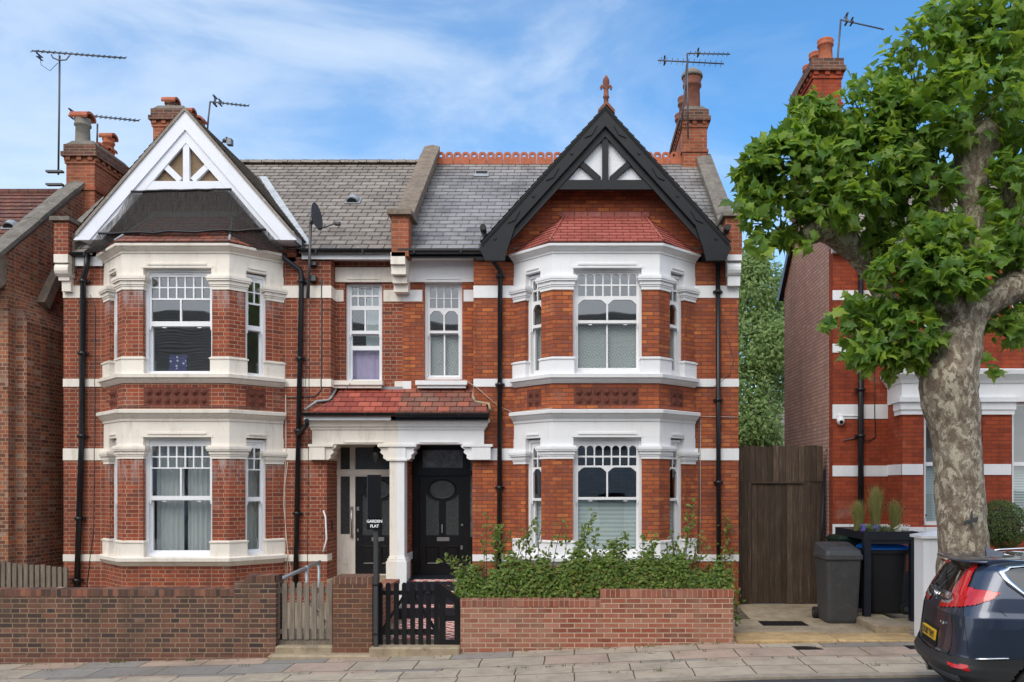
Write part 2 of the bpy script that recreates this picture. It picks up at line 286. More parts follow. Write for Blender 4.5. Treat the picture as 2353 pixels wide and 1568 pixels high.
# ---------------------------------------------------------------- mesh helpers
class MB:
    def __init__(s): s.v = []; s.f = []; s.uv = []; s.fr = None; s.sm = []
    def frame(s, O, t, n): s.fr = (Vector((O[0], O[1], 0)), Vector((t[0], t[1], 0)).normalized(), Vector((n[0], n[1], 0)).normalized()); return s
    def P(s, p):
        if s.fr: O, t, n = s.fr; return O + t * p[0] + n * p[1] + Vector((0, 0, p[2]))
        return Vector(p)
    def poly(s, pts, uv=None, smooth=False):
        b = len(s.v); s.v += [s.P(p) for p in pts]; s.f.append(tuple(range(b, b + len(pts)))); s.uv.append(uv); s.sm.append(smooth)
    def box(s, x0, x1, y0, y1, z0, z1):
        a = [(x0, y0, z0), (x1, y0, z0), (x1, y1, z0), (x0, y1, z0), (x0, y0, z1), (x1, y0, z1), (x1, y1, z1), (x0, y1, z1)]
        for q in ((3, 2, 1, 0), (4, 5, 6, 7), (0, 1, 5, 4), (1, 2, 6, 5), (2, 3, 7, 6), (3, 0, 4, 7)): s.poly([a[i] for i in q])
        return s
    def bbox(s, x0, x1, y0, y1, z0, z1, b=.01):
        # box with bevelled vertical and top edges
        def ring(i, z): return [(x0 + i + b, y0 + i, z), (x1 - i - b, y0 + i, z), (x1 - i, y0 + i + b, z), (x1 - i, y1 - i - b, z), (x1 - i - b, y1 - i, z), (x0 + i + b, y1 - i, z), (x0 + i, y1 - i - b, z), (x0 + i, y0 + i + b, z)]
        s.loft([ring(0, z0), ring(0, z1 - b), ring(b, z1)], True); return s
    def loft(s, rings, cap=True, smooth=False, close=True):
        n = len(rings[0])
        for a, b in zip(rings, rings[1:]):
            for i in range(n if close else n - 1):
                j = (i + 1) % n; s.poly([a[i], a[j], b[j], b[i]], None, smooth)
        if cap: s.poly(rings[0][::-1]); s.poly(rings[-1])
        return s
    def prism(s, pts, y0, y1):
        # polygon in x,z extruded along y
        A = [(p[0], y0, p[1]) for p in pts]; B = [(p[0], y1, p[1]) for p in pts]
        s.loft([A, B]); return s
    def plan(s, pts, z0, z1):
        s.loft([[(p[0], p[1], z0) for p in pts], [(p[0], p[1], z1) for p in pts]]); return s
    def tube(s, pts, r, n=8, cap=True, smooth=True):
        pts = [s.P(p) for p in pts]; fr = s.fr; s.fr = None
        rs = r if isinstance(r, (list, tuple)) else [r] * len(pts)
        rings = []; prev = None
        for i, p in enumerate(pts):
            d = (pts[min(i + 1, len(pts) - 1)] - pts[max(i - 1, 0)])
            if d.length < 1e-9: d = Vector((0, 0, 1))
            d.normalize()
            u = prev - d * prev.dot(d) if prev is not None else d.orthogonal()
            if u.length < 1e-6: u = d.orthogonal()
            u.normalize(); prev = u; v = d.cross(u)
            rings.append([p + (u * math.cos(2 * math.pi * k / n) + v * math.sin(2 * math.pi * k / n)) * rs[i] for k in range(n)])
        s.loft(rings, cap, smooth); s.fr = fr; return s
    def lathe(s, prof, c=(0, 0), n=16, smooth=True):
        s.loft([[(c[0] + r * math.cos(2 * math.pi * k / n), c[1] + r * math.sin(2 * math.pi * k / n), z) for k in range(n)] for r, z in prof], True, smooth); return s
    def plate(s, u0, u1, w0, w1, d0, d1, holes=()):
        # wall slab in the local frame with rectangular openings (u0,u1,w0,w1)
        us = sorted({u0, u1, *[h[i] for h in holes for i in (0, 1)]}); ws = sorted({w0, w1, *[h[i] for h in holes for i in (2, 3)]})
        us = [u for u in us if u0 <= u <= u1]; ws = [x for x in ws if w0 <= x <= w1]
        solid = lambda i, j: 0 <= i < len(us) - 1 and 0 <= j < len(ws) - 1 and not any(h[0] <= us[i] + 1e-6 and h[1] >= us[i + 1] - 1e-6 and h[2] <= ws[j] + 1e-6 and h[3] >= ws[j + 1] - 1e-6 for h in holes)
        for i in range(len(us) - 1):
            for j in range(len(ws) - 1):
                if not solid(i, j): continue
                a, b, c, d = us[i], us[i + 1], ws[j], ws[j + 1]
                s.poly([(a, d1, c), (b, d1, c), (b, d1, d), (a, d1, d)]); s.poly([(b, d0, c), (a, d0, c), (a, d0, d), (b, d0, d)])
                if not solid(i - 1, j): s.poly([(a, d0, c), (a, d1, c), (a, d1, d), (a, d0, d)])
                if not solid(i + 1, j): s.poly([(b, d1, c), (b, d0, c), (b, d0, d), (b, d1, d)])
                if not solid(i, j - 1): s.poly([(a, d0, c), (b, d0, c), (b, d1, c), (a, d1, c)])
                if not solid(i, j + 1): s.poly([(a, d1, d), (b, d1, d), (b, d0, d), (a, d0, d)])
        return s
    def sweep(s, prof, path, smooth=False):
        # closed profile [(outward, z)] along a plan polyline, mitred at the corners; outward = right-hand side walking the path
        rings = []
        for o, z in prof: rings.append([(p[0], p[1], z) for p in offs(path, o)])
        n = len(prof)
        for i in range(n):
            a, b = rings[i], rings[(i + 1) % n]
            for k in range(len(path) - 1): s.poly([a[k], a[k + 1], b[k + 1], b[k]], None, smooth)
        s.poly([r[0] for r in rings]); s.poly([r[-1] for r in rings][::-1]); return s
    def rows(s, bl, br, tl, tr, n, lift=.018, v0=0):
        bl, br, tl, tr = map(Vector, (bl, br, tl, tr))
        nn = (br - bl).cross(tl - bl); nn.normalize()
        if nn.z < 0: nn = -nn
        t = (br - bl).normalized()
        for i in range(n):
            a = bl.lerp(tl, i / n); b = br.lerp(tr, i / n); c = br.lerp(tr, min(1, (i + 1.06) / n)); d = bl.lerp(tl, min(1, (i + 1.06) / n))
            a2, b2, c2, d2 = a + nn * lift, b + nn * lift, c + nn * lift * .1, d + nn * lift * .1
            k = v0 + i
            s.poly([a2, b2, c2, d2], [(a2.dot(t), k + .04), (b2.dot(t), k + .04), (c2.dot(t), k + .99), (d2.dot(t), k + .99)])
            s.poly([a, b, b2, a2], [(a.dot(t), k + .02), (b.dot(t), k + .02), (b2.dot(t), k + .05), (a2.dot(t), k + .05)])
        return s
    def build(s, name, mat, parent=None, smooth=None):
        off = Vector((0, 0, 0)); q = parent
        while q is not None: off += q.location; q = q.parent
        me = bpy.data.meshes.new(name); me.from_pydata([tuple(v - off) for v in s.v], [], s.f)
        uvl = me.uv_layers.new(name='UVMap').data; li = 0
        for f, uv in zip(s.f, s.uv):
            if uv is None:
                p = [s.v[i] for i in f]; nrm = Vector((0, 0, 0))
                for i in range(len(p)): nrm += (p[i] - p[0]).cross(p[(i + 1) % len(p)] - p[0])
                if nrm.length < 1e-12: nrm = Vector((0, 0, 1))
                nrm.normalize()
                if abs(nrm.z) > .97: uv = [(a.x, a.y) for a in p]
                else:
                    t = Vector((-nrm.y, nrm.x, 0)).normalized()
                    if abs(nrm.z) < .15: uv = [(a.dot(t), a.z) for a in p]
                    else: sv = nrm.cross(t); uv = [(a.dot(t), a.dot(sv)) for a in p]
            for c in uv: uvl[li].uv = c; li += 1
        me.polygons.foreach_set('use_smooth', s.sm if smooth is None else [smooth] * len(s.f))
        if any(s.sm) or smooth:
            import bmesh
            bm = bmesh.new(); bm.from_mesh(me); bmesh.ops.remove_doubles(bm, verts=bm.verts, dist=1e-5); bm.to_mesh(me); bm.free()
        o = bpy.data.objects.new(name, me); COL.objects.link(o)
        for x in (mat if isinstance(mat, list) else [mat]): me.materials.append(M[x] if isinstance(x, str) else x)
        if parent is not None: o.parent = parent
        return o
def offs(path, o):
    P = [Vector((p[0], p[1])) for p in path]; out = []
    for i, p in enumerate(P):
        ns = []
        if i > 0: t = (p - P[i - 1]).normalized(); ns.append(Vector((t.y, -t.x)))
        if i < len(P) - 1: t = (P[i + 1] - p).normalized(); ns.append(Vector((t.y, -t.x)))
        if len(ns) == 1: out.append(p + ns[0] * o)
        else: b = (ns[0] + ns[1]).normalized(); out.append(p + b * (o / max(.2, b.dot(ns[0]))))
    return out
def thing(name, label, cat, loc=(0, 0, 0), group=None):
    o = bpy.data.objects.new(name, None); COL.objects.link(o); o.location = loc; o.empty_display_size = .2
    return tag(o, label, cat, group)
def tag(o, label=None, cat=None, group=None, kind=None):
    for k, v in (('label', label), ('category', cat), ('group', group), ('kind', kind)):
        if v: o[k] = v
    return o
def lin(a, b, n): return [a + (b - a) * i / (n - 1) for i in range(n)]
def sag(a, b, n=8, s=.05):
    a, b = Vector(a), Vector(b); return [a.lerp(b, i / n) + Vector((0, 0, -s * 4 * (i / n) * (1 - i / n))) for i in range(n + 1)]
def text(body, size, loc, rot, parent, mat, depth=.002, name='lettering', sx=1.0):
    c = bpy.data.curves.new(name, 'FONT'); c.body = body; c.size = size; c.align_x = 'CENTER'; c.align_y = 'CENTER'; c.extrude = depth; c.offset = size * .03; c.space_character = .97
    tmp = bpy.data.objects.new(name + '_curve', c); COL.objects.link(tmp)
    dg = bpy.context.evaluated_depsgraph_get(); dg.update()
    me = bpy.data.meshes.new_from_object(tmp.evaluated_get(dg)); bpy.data.objects.remove(tmp); bpy.data.curves.remove(c)
    o = bpy.data.objects.new(name, me); COL.objects.link(o); me.materials.clear(); me.materials.append(M[mat]); o.scale = (sx, 1, 1)
    off = Vector((0, 0, 0)); q = parent
    while q is not None: off += q.location; q = q.parent
    o.location = Vector(loc) - off; o.rotation_euler = rot; o.parent = parent
    return o
# ---------------------------------------------------------------- windows
def arch_fill(mb, u0, u1, w0, w1, d0, d1, kind='arch', n=10):
    # fills the corners of a glass cell so that its head becomes an arch (or a stilted, shouldered head)
    r = (u1 - u0) / 2; cx = (u0 + u1) / 2
    if kind == 'arch':
        h = min(r, (w1 - w0) * .9)
        pts = [(cx - r * math.cos(math.pi * k / n), w1 - h + h * math.sin(math.pi * k / n)) for k in range(n + 1)]
        L = pts[:n // 2 + 1]; Rr = pts[n // 2:]
        for P_, cor in ((L, (u0, w1)), (Rr, (u1, w1))):
            for a, b in zip(P_, P_[1:]):
                mb.poly([(cor[0], d1, cor[1]), (a[0], d1, a[1]), (b[0], d1, b[1])][::1 if cor[0] == u1 else 1])
                mb.poly([(a[0], d1, a[1]), (b[0], d1, b[1]), (b[0], d0, b[1]), (a[0], d0, a[1])])
    else:
        c = min(.11, (u1 - u0) * .3); e = .085
        for sgn, x in ((1, u0), (-1, u1)):
            mb.poly([(x, d1, w1), (x, d1, w1 - e), (x + sgn * c * .45, d1, w1 - e * .5), (x + sgn * c * .6, d1, w1 - e * .3), (x + sgn * c, d1, w1)])
            mb.poly([(x, d1, w1 - e), (x + sgn * c * .45, d1, w1 - e * .5), (x + sgn * c * .45, d0, w1 - e * .5), (x, d0, w1 - e)])
            mb.poly([(x + sgn * c * .45, d1, w1 - e * .5), (x + sgn * c, d1, w1), (x + sgn * c, d0, w1), (x + sgn * c * .45, d0, w1 - e * .5)])
def sash(house, O, t, n, u0, u1, z0, z1, rows_, two, meet, low, cols, arched, mat, lowcols=1, extra=None, setback=.12, vent=True, label=None, name='window'):
    """a box-sash window: outer frame, upper sash with small lights over two panes, lower sash behind it"""
    mb = MB().frame(O, t, n); b = -setback
    mb.plate(u0, u1, z0, z1, b - .12, b, [(u0 + .055, u1 - .055, z0 + .06, z1 - .05)])
    a, c = u0 + .055, u1 - .055
    g0, g1 = a + .042, c - .042; gw = g1 - g0; bar = .026
    holes = []; arch = []; sh = []
    for k, (lo, hi) in enumerate(rows_):
        wcell = (gw - bar * (cols - 1)) / cols
        for i in range(cols):
            x = g0 + i * (wcell + bar); holes.append((x, x + wcell, lo, hi))
            if arched and k == 0: arch.append((x, x + wcell, lo, hi))
    n2 = 2 if cols > 2 else 1
    wc = (gw - .032 * (n2 - 1)) / n2
    for i in range(n2):
        x = g0 + i * (wc + .032); holes.append((x, x + wc, two[0], two[1])); sh.append(holes[-1])
    mb.plate(a, c, meet[0], z1 - .05, b - .075, b - .03, holes)
    for h in arch: arch_fill(mb, *h, b - .075, b - .03)
    if arched:
        for h in sh: arch_fill(mb, *h, b - .075, b - .03, 'shoulder')
    lh = []; wl = (gw - .03 * (lowcols - 1)) / lowcols
    for i in range(lowcols): lh.append((g0 + i * (wl + .03), g0 + i * (wl + .03) + wl, low[0], low[1]))
    if extra: lh = [(g0, g1, low[0], extra[0]), (g0, g1, extra[1], low[1])]
    mb.plate(a, c, z0 + .06, meet[1], b - .13, b - .085, lh)
    for x in (a, c - .04): mb.poly([(x, b - .028, meet[0]), (x + .04, b - .028, meet[0]), (x + .03, b - .028, meet[0] - .07), (x + .01, b - .028, meet[0] - .07)])
    if vent: mb.box(g0 + gw * .3, g0 + gw * .7, b - .028, b - .012, z1 - .085, z1 - .068)
    if gw > .6:
        for x in (g0 + gw * .18, g0 + gw * .78): mb.box(x, x + .07, b - .084, b - .04, meet[0] - .03, meet[0] - .015)
    o = mb.build(name, mat, house)
    g = MB().frame(O, t, n)
    g.poly([(a, b - .052, meet[0]), (c, b - .052, meet[0]), (c, b - .052, z1 - .05), (a, b - .052, z1 - .05)])
    g.poly([(a, b - .108, z0 + .06), (c, b - .108, z0 + .06), (c, b - .108, meet[1]), (a, b - .108, meet[1])])
    g.build('pane', 'glass', o)
    return o, (g0, g1, b)
def cloth(name, O, t, n, u0, u1, z0, z1, d, mat, label, cat='curtain', folds=9, amp=.02, group=None, parent=None, gather=0.0):
    mb = MB().frame(O, t, n); N = folds * 8; pts = []
    for i in range(N + 1):
        s_ = i / N; pts.append((u0 + (u1 - u0) * s_, d + amp * math.sin(s_ * folds * 2 * math.pi + 1.3 * math.sin(s_ * 7)) + amp * .4 * math.sin(s_ * folds * 4.7)))
    for a, b in zip(pts, pts[1:]):
        mb.poly([(a[0], a[1], z0), (b[0], b[1], z0), (b[0], b[1], z1), (a[0], a[1], z1)], None, amp > 0)
    o = mb.build(name, mat, parent)
    if parent is None: tag(o, label, cat, group)
    return o

# ---------------------------------------------------------------- the pair of semi-detached houses
ZW = dict(corn=(6.856, 7.017), fr=6.589, cap=(6.184, 6.451), pl=(4.618, 4.937), sill=(4.444, 4.618), corn2=(3.74, 3.95), fr2=3.443, cap2=(3.039, 3.286), pl2=(1.215, 1.519), sill2=(1.04, 1.215))
EAVE = 7.02; YR = 3.5; ZR = 10.17
def roofz(y): return EAVE + (ZR - EAVE) * (y + .15) / (YR + .15)
def zf(py): return CAMZ + (HY - py) * 15.28 / F
def build_bay(house, xl, xr, fl, fr, bmat, smat):
    path = [(xl, 0), (fl, -.72), (fr, -.72), (xr, 0)]
    cl = Vector((fl - xl, -.72)).normalized(); cr = Vector((xr - fr, .72)).normalized(); LC = math.hypot(fl - xl, .72)
    bay = MB()
    prof = lambda z0, z1, o0=0.0, th=.3: [(o0, z0), (o0, z1), (-th, z1), (-th, z0)]
    bay.sweep(prof(-.1, ZW['sill2'][0]), path); bay.sweep(prof(ZW['corn2'][1], ZW['sill'][0]), path)
    w0, w1 = fl + .375, fr - .32                                            # front window opening
    def pier(side, o):
        if side == 0: a, c, b_, tt = Vector((w0 + o, -.72 - o)), None, None, None
        P3 = offs(path, o)
        if side == 0:      # left corner pier
            inn = offs(path, -.28); e = Vector((fl, -.72)) - cl * (LC * .29 + o); nl = Vector((cl.y, -cl.x))
            return [Vector((w0 + o, -.72 - o)), P3[1], e + nl * o, e - nl * .28, inn[1], Vector((w0 + o, -.44))][::-1]
        inn = offs(path, -.28); e = Vector((fr, -.72)) + cr * (LC * .29 + o); nr = Vector((cr.y, -cr.x))
        return [Vector((w1 - o, -.72 - o)), P3[2], e + nr * o, e - nr * .28, inn[2], Vector((w1 - o, -.44))]
    def pilas(side, o):
        if side == 0:
            nl = Vector((cl.y, -cl.x)); a = Vector((xl, 0)) - cl * .02; b = Vector((xl, 0)) + cl * (LC * .30 + o)
            return [a + nl * o + cl * (-o), b + nl * o, b - nl * .28, a - nl * .28]
        nr = Vector((cr.y, -cr.x)); a = Vector((xr, 0)) + cr * .02; b = Vector((xr, 0)) - cr * (LC * .30 + o)
        return [b + nr * o, a + nr * o + cr * o, a - nr * .28, b - nr * .28]
    for fn in (pier, pilas):
        for sd in (0, 1):
            bay.plan(fn(sd, 0), ZW['pl'][1] - .02, ZW['cap'][0] + .02); bay.plan(fn(sd, 0), ZW['pl2'][1] - .02, ZW['cap2'][0] + .02)
    o = bay.build('bay', bmat, house)
    for za, zb in ((ZW['fr'], ZW['corn'][0]), (ZW['fr2'], ZW['corn2'][0])):
        f = MB(); f.sweep([(.012, za), (.012, zb + .02), (-.28, zb + .02), (-.28, za)], path)
        # moulded label over each opening
        f.frame((0, -.732), (1, 0), (0, -1)); f.box(w0 + .1, w1 - .1, 0, .022, za + .05, za + .085); f.box(w0 - .02, w1 + .02, 0, .008, za - .002, za + .05)
        f.fr = None
        for P0, dd in ((Vector((fl, -.72)), -cl), (Vector((fr, -.72)), cr)):
            nn = Vector((dd.y, -dd.x)) if dd.x > 0 else Vector((-dd.y, dd.x))
            f.frame(P0 + nn * .012, dd, nn); f.box(LC * .34, LC * .66, 0, .02, za + .05, za + .08)
        f.fr = None
        for sd in (0, 1):
            zc = ZW['cap'][1] if za > 5 else ZW['cap2'][1]
            f.plan(pier(sd, .011), zc - .01, za + .004); f.plan(pilas(sd, .011), zc - .09, za + .004)
        f.build('frieze', smat, o)
    for (z0, z1), side in ((ZW['cap'], 0), (ZW['cap2'], 0)):
        H = z1 - z0
        for fn, dz in ((pier, 0), (pilas, -.085)):
            for sd in (0, 1):
                c = MB()
                for o_, a, b in ((.018, 0, .22), (.03, .22, .34), (.045, .34, .6), (.075, .6, .72), (.085, .72, .9), (.065, .9, 1.0)):
                    c.plan(fn(sd, o_), z0 + dz + H * a, z0 + dz + H * b)
                c.build('capital', smat, o)
    for z0, z1 in (ZW['pl'], ZW['pl2']):
        H = z1 - z0
        for fn in (pier, pilas):
            for sd in (0, 1):
                c = MB(); c.plan(fn(sd, .028), z0 - .005, z0 + H * .86); c.plan(fn(sd, .045), z0 + H * .86, z0 + H * .95); c.plan(fn(sd, .02), z0 + H * .95, z1); c.build('plinth', smat, o)
    for z0, z1 in (ZW['corn'], ZW['corn2']):
        H = z1 - z0
        c = MB(); c.sweep([(-.3, z0), (.03, z0), (.035, z0 + H * .2), (.06, z0 + H * .3), (.10, z0 + H * .5), (.115, z0 + H * .62), (.145, z0 + H * .68), (.15, z0 + H * .95), (.13, z1), (-.3, z1 + .03)], path); c.build('cornice', smat, o)
    for z0, z1 in (ZW['sill'], ZW['sill2']):
        H = z1 - z0
        c = MB(); c.sweep([(-.3, z0), (.02, z0), (.04, z0 + H * .12), (.075, z0 + H * .35), (.085, z0 + H * .5), (.125, z0 + H * .55), (.13, z0 + H * .9), (.06, z1), (-.3, z1)], path); c.build('sill', smat, o)
    # rosette tile panels on the apron
    def rosettes(O, t, n, u0, nx, wd):
        mb = MB().frame(O, t, n); za, zb = 4.05, 4.36; hh = (zb - za) / 2
        mb.box(u0 - .012, u0 + nx * wd + .012, .0, .006, za - .012, zb + .012)
        for i in range(nx):
            for j in range(2):
                cx, cz = u0 + (i + .5) * wd, za + (j + .5) * hh; rr = min(wd, hh) * .46
                for r_, dd, m_ in ((1.0, .026, 8), (.62, .044, 6), (.25, .058, 6)):
                    A = []; B = []
                    for k in range(m_ * 2):
                        q = rr * r_ * (1.0 if k % 2 else .78); an = math.pi * k / m_ + r_
                        A.append((cx + q * math.cos(an), .006, cz + q * math.sin(an))); B.append((cx + q * .8 * math.cos(an), dd, cz + q * .8 * math.sin(an)))
                    mb.loft([A, B], True)
        mb.build('rosette_panel', 'rosette', o)
    rosettes((0, -.72), (1, 0), (0, -1), w0 + .03, 7, (w1 - w0 - .1) / 7)
    rosettes((fr, -.72), cr, (cr.y, -cr.x), LC * .31, 2, LC * .17)
    rosettes((xl, 0), cl, (cl.y, -cl.x), LC * .36, 2, LC * .17)
    return o, (w0, w1), (cl, cr, LC), path
def chimney(house, x0, x1, y0, y1, zb, zt, mat='brickchim', pots=(), body_in=.08, cem=.12, name='chimney'):
    mb = MB(); i = body_in
    mb.box(x0 + i, x1 - i, y0 + i, y1 - i, zb, zt - .42)
    mb.box(x0 + i - .03, x1 - i + .03, y0 + i - .03, y1 - i + .03, zt - 1.0, zt - .93)
    mb.box(x0 + i - .025, x1 - i + .025, y0 + i - .025, y1 - i + .025, zt - .42, zt - .35)
    mb.box(x0 + i - .0, x1 - i + .0, y0 + i - .0, y1 - i + .0, zt - .35, zt - .27)
    nx = max(2, int((x1 - x0) / .22)); ny = max(2, int((y1 - y0) / .22))
    for k in range(nx):
        x = x0 + .02 + (x1 - x0 - .04) * (k + .25) / nx
        mb.box(x, x + .1, y0 + .03, y0 + i + .02, zt - .35, zt - .272)
    for k in range(ny):
        y = y0 + .02 + (y1 - y0 - .04) * (k + .25) / ny
        mb.box(x0 + .03, x0 + i + .02, y, y + .1, zt - .35, zt - .272); mb.box(x1 - i - .02, x1 - .03, y, y + .1, zt - .35, zt - .272)
    o = mb.build(name, mat, house)
    c = MB(); c.box(x0, x1, y0, y1, zt - .27, zt - .17); c.box(x0 + .04, x1 - .04, y0 + .04, y1 - .04, zt - .17, zt); c.build('corbel', 'brickdark' if mat != 'brickdark' else mat, o)
    if cem: c = MB(); c.loft([[(x0 + .06, y0 + .06, zt), (x1 - .06, y0 + .06, zt), (x1 - .06, y1 - .06, zt), (x0 + .06, y1 - .06, zt)], [(x0 + .16, y0 + .16, zt + cem), (x1 - .16, y0 + .16, zt + cem), (x1 - .16, y1 - .16, zt + cem), (x0 + .16, y1 - .16, zt + cem)]]); c.build('flaunching', 'stone2', o)
    for (px_, py_, r, h, m_, cap) in pots:
        z = zt + cem * .6; p = MB()
        p.lathe([(r * 1.05, z), (r, z + .06), (r * .92, z + h * .72), (r * 1.12, z + h * .75), (r * 1.12, z + h * .82), (r * .95, z + h * .85), (r * 1.15, z + h * .95), (r * 1.1, z + h), (r * .8, z + h), (r * .8, z + h * .5)], (px_, py_))
        q = p.build('chimney_pot', m_, o)
    for (px_, py_, r, h, m_, cap) in pots:
        if not cap: continue
        z = zt + cem * .6 + h; p = MB()
        if cap == 'dome': p.lathe([(r * 1.25, z), (r * 1.3, z + .05), (r * 1.1, z + .13), (r * .6, z + .2), (.01, z + .22)], (px_, py_)); mm = 'pot_grey'
        else:
            n = 8; A = []; B = []
            for yy in (-r * 1.25, r * 1.25): A.append([(px_ + r * 1.25 * math.cos(math.pi * k / n) * 1.0, py_ + yy, z + .02 + r * .9 * math.sin(math.pi * k / n)) for k in range(n + 1)] + [(px_ + r * 1.1 * math.cos(math.pi * (n - k) / n), py_ + yy, z - .02 + r * .8 * math.sin(math.pi * (n - k) / n)) for k in range(n + 1)])
            if cap == 'halfx': A = [[(px_ + (q[1] - py_), py_ + (q[0] - px_), q[2]) for q in ring] for ring in A]
            p.loft(A, True, False); mm = 'terracotta'
        p.build('chimney_pot_cap', mm, o)
    return o
def coping(house, pts, wd, th, mat, n=7, name='parapet'):
    # sloping parapet capped with separate coping stones; pts = [(x,y,z) low, (x,y,z) high] of the top centre line
    a, b = map(Vector, pts); w = MB(); h = wd / 2
    w.loft([[(a.x - h + .06, a.y, a.z - .75), (a.x + h - .06, a.y, a.z - .75), (a.x + h - .06, a.y, a.z - th), (a.x - h + .06, a.y, a.z - th)], [(b.x - h + .06, b.y, b.z - .75), (b.x + h - .06, b.y, b.z - .75), (b.x + h - .06, b.y, b.z - th), (b.x - h + .06, b.y, b.z - th)]])
    o = w.build(name, 'stone', house)
    c = MB()
    for i in range(n):
        p = a.lerp(b, (i + .015) / n); q = a.lerp(b, (i + .985) / n); j = random.uniform(-.012, .012)
        ring = lambda v: [(v.x - h, v.y, v.z - th + j), (v.x + h, v.y, v.z - th + j), (v.x + h, v.y, v.z - .02 + j), (v.x, v.y, v.z + .02 + j), (v.x - h, v.y, v.z - .02 + j)]
        c.loft([ring(p), ring(q)])
    c.build('coping', mat, o); return o
def gutter(house, x0, x1, y, z, mat='black', r=.06, name='gutter', kind='half'):
    mb = MB(); n = 8
    if kind == 'half': ring = lambda x: [(x, y + r * math.cos(math.pi + math.pi * k / n), z + r * math.sin(math.pi + math.pi * k / n) * 1.25) for k in range(n + 1)] + [(x, y + r * .85 * math.cos(2 * math.pi - math.pi * k / n), z + r * .85 * math.sin(2 * math.pi - math.pi * k / n) * 1.2) for k in range(n + 1)]
    else: ring = lambda x: [(x, y - r, z), (x, y - r, z - r * .6), (x, y - r * .55, z - r * 1.0), (x, y - r * .5, z - r * 1.5), (x, y + r, z - r * 1.5), (x, y + r, z), (x, y + r * .85, z), (x, y + r * .85, z - r), (x, y - r * .8, z - r * .5), (x, y - r * .8, z)]
    mb.loft([ring(x0), ring(x1)])
    k = x0 + .3
    while k < x1 - .1: mb.box(k, k + .03, y - r - .006, y + r, z - r * 1.32, z - r * .2 + .01); k += .9
    return mb.build(name, mat, house)
def pipe(house, pts, r=.042, mat='pipe', name='downpipe', collars=()):
    mb = MB().tube(pts, r, 10)
    for z in collars:
        p = None
        for a, b in zip(pts, pts[1:]):
            if min(a[2], b[2]) <= z <= max(a[2], b[2]) and abs(a[2] - b[2]) > .01:
                k = (z - a[2]) / (b[2] - a[2]); p = Vector(a).lerp(Vector(b), k)
        if p: mb.tube([p - Vector((0, 0, .035)), p + Vector((0, 0, .035))], r * 1.32, 10); mb.box(p.x - r * 2, p.x + r * 2, p.y + .01, p.y + .05, p.z - .02, p.z + .02)
    return mb.build(name, mat, house)
def gable(house, cx, hw, zap, zft, y0, bmat, panel, timber, slm, label=None, curl=False, wallmat='brick_left'):
    """gable over the bay: brick wall, two slated slopes, bargeboards and timber framing"""
    sl = (zap - zft) / hw
    mb = MB(); mb.prism([(cx - hw + .12, 6.9), (cx + hw - .12, 6.9), (cx + hw - .12, zft - .05), (cx, zap - .22), (cx - hw + .12, zft - .05)], 0, .25)
    g = mb.build('gable', wallmat, house)
    r = MB(); n = 22; t = Vector((cx, y0 - .03, zap)); yb = YR - .5
    r.rows((cx - hw - .03, yb, zft), (cx - hw - .03, y0 - .03, zft), (cx, yb, zap), (cx, y0 - .03, zap), n)
    r.rows((cx + hw + .03, y0 - .03, zft), (cx + hw + .03, yb, zft), (cx, y0 - .03, zap), (cx, yb, zap), n)
    for sg in (-1, 1):                                           # underside so that the slope has thickness
        r.poly([(cx + sg * hw, y0 - .02, zft - .07), (cx + sg * hw, yb, zft - .07), (cx, yb, zap - .07), (cx, y0 - .02, zap - .07)], [(0, .3)] * 4)
        r.poly([(cx + sg * hw, y0 - .025, zft - .07), (cx + sg * hw, y0 - .025, zft + .01), (cx, y0 - .025, zap + .01), (cx, y0 - .025, zap - .07)], [(0, .3)] * 4)
    r.build('gable_roof', slm, g)
    def board(off0, off1, ya, yb_, zend=None, name='bargeboard', mat=timber, mould=True, foot=False):
        for sg in (-1, 1):
            b = MB(); za, zb = zap - off0, zap - off1
            def X_(z, zt): return (zt - z) / sl
            zo = zft - off0 * 0; 
            lo = zend if zend is not None else zft - .02
            xo = (za - (lo if zend is None else lo)) / sl
            if foot:
                pts = [(0, za), (sg * (hw + .02), za - sl * (hw + .02)), (sg * (hw + .05), zft - off0 - .13), (sg * (hw - .06), zft - off0 - .36), (sg * (hw - .42), zft - off0 - .36), (sg * (hw - .47), zft - off0 - .16), (sg * (hw - .62), zb - sl * (hw - .62)), (0, zb)]
            else:
                pts = [(0, za), (sg * xo, lo), (sg * (zb - lo) / sl, lo), (0, zb)]
            pts = [(cx + p[0], p[1]) for p in pts]
            if sg > 0: pts = pts[::-1]
            b.prism(pts, ya, yb_)
            if mould and foot:
                for k0, k1, dd in ((off0 + .015, off0 + .05, .025), (off0 + .07, off0 + .09, .018), (off1 - .05, off1 - .012, .022)):
                    e = hw if k0 < off1 - .1 else hw - .62
                    q = [(cx, zap - k0), (cx + sg * e, zap - k0 - sl * e), (cx + sg * e, zap - k1 - sl * e), (cx, zap - k1)]
                    if sg > 0: q = q[::-1]
                    b.prism(q, ya - dd, ya + .002)
                for k in range(6):                                  # pegs and diamond bosses along the board
                    f = (k + .75) / 6.4; x = cx + sg * hw * f; z = zap - (off0 + off1) / 2 - sl * hw * f
                    if k % 2 == 1: b.frame((x, ya), (1, 0), (0, -1)); b.loft([[(.035 * math.cos(a), 0, z + .035 * math.sin(a)) for a in lin(0, 5.5, 8)], [(.03 * math.cos(a), .02, z + .03 * math.sin(a)) for a in lin(0, 5.5, 8)]]); b.fr = None
                    else:
                        ux, uz = .12 * sg, -.12 * sl; q = [(x - ux, z - uz * .9), (x + .02 * sg, z + .06), (x + ux, z + uz * .9), (x - .02 * sg, z - .06)]
                        b.prism([(p[0], p[1]) for p in q][::sg], ya - .022, ya + .002)
            b.build(name, mat, g)
    return g, sl, board
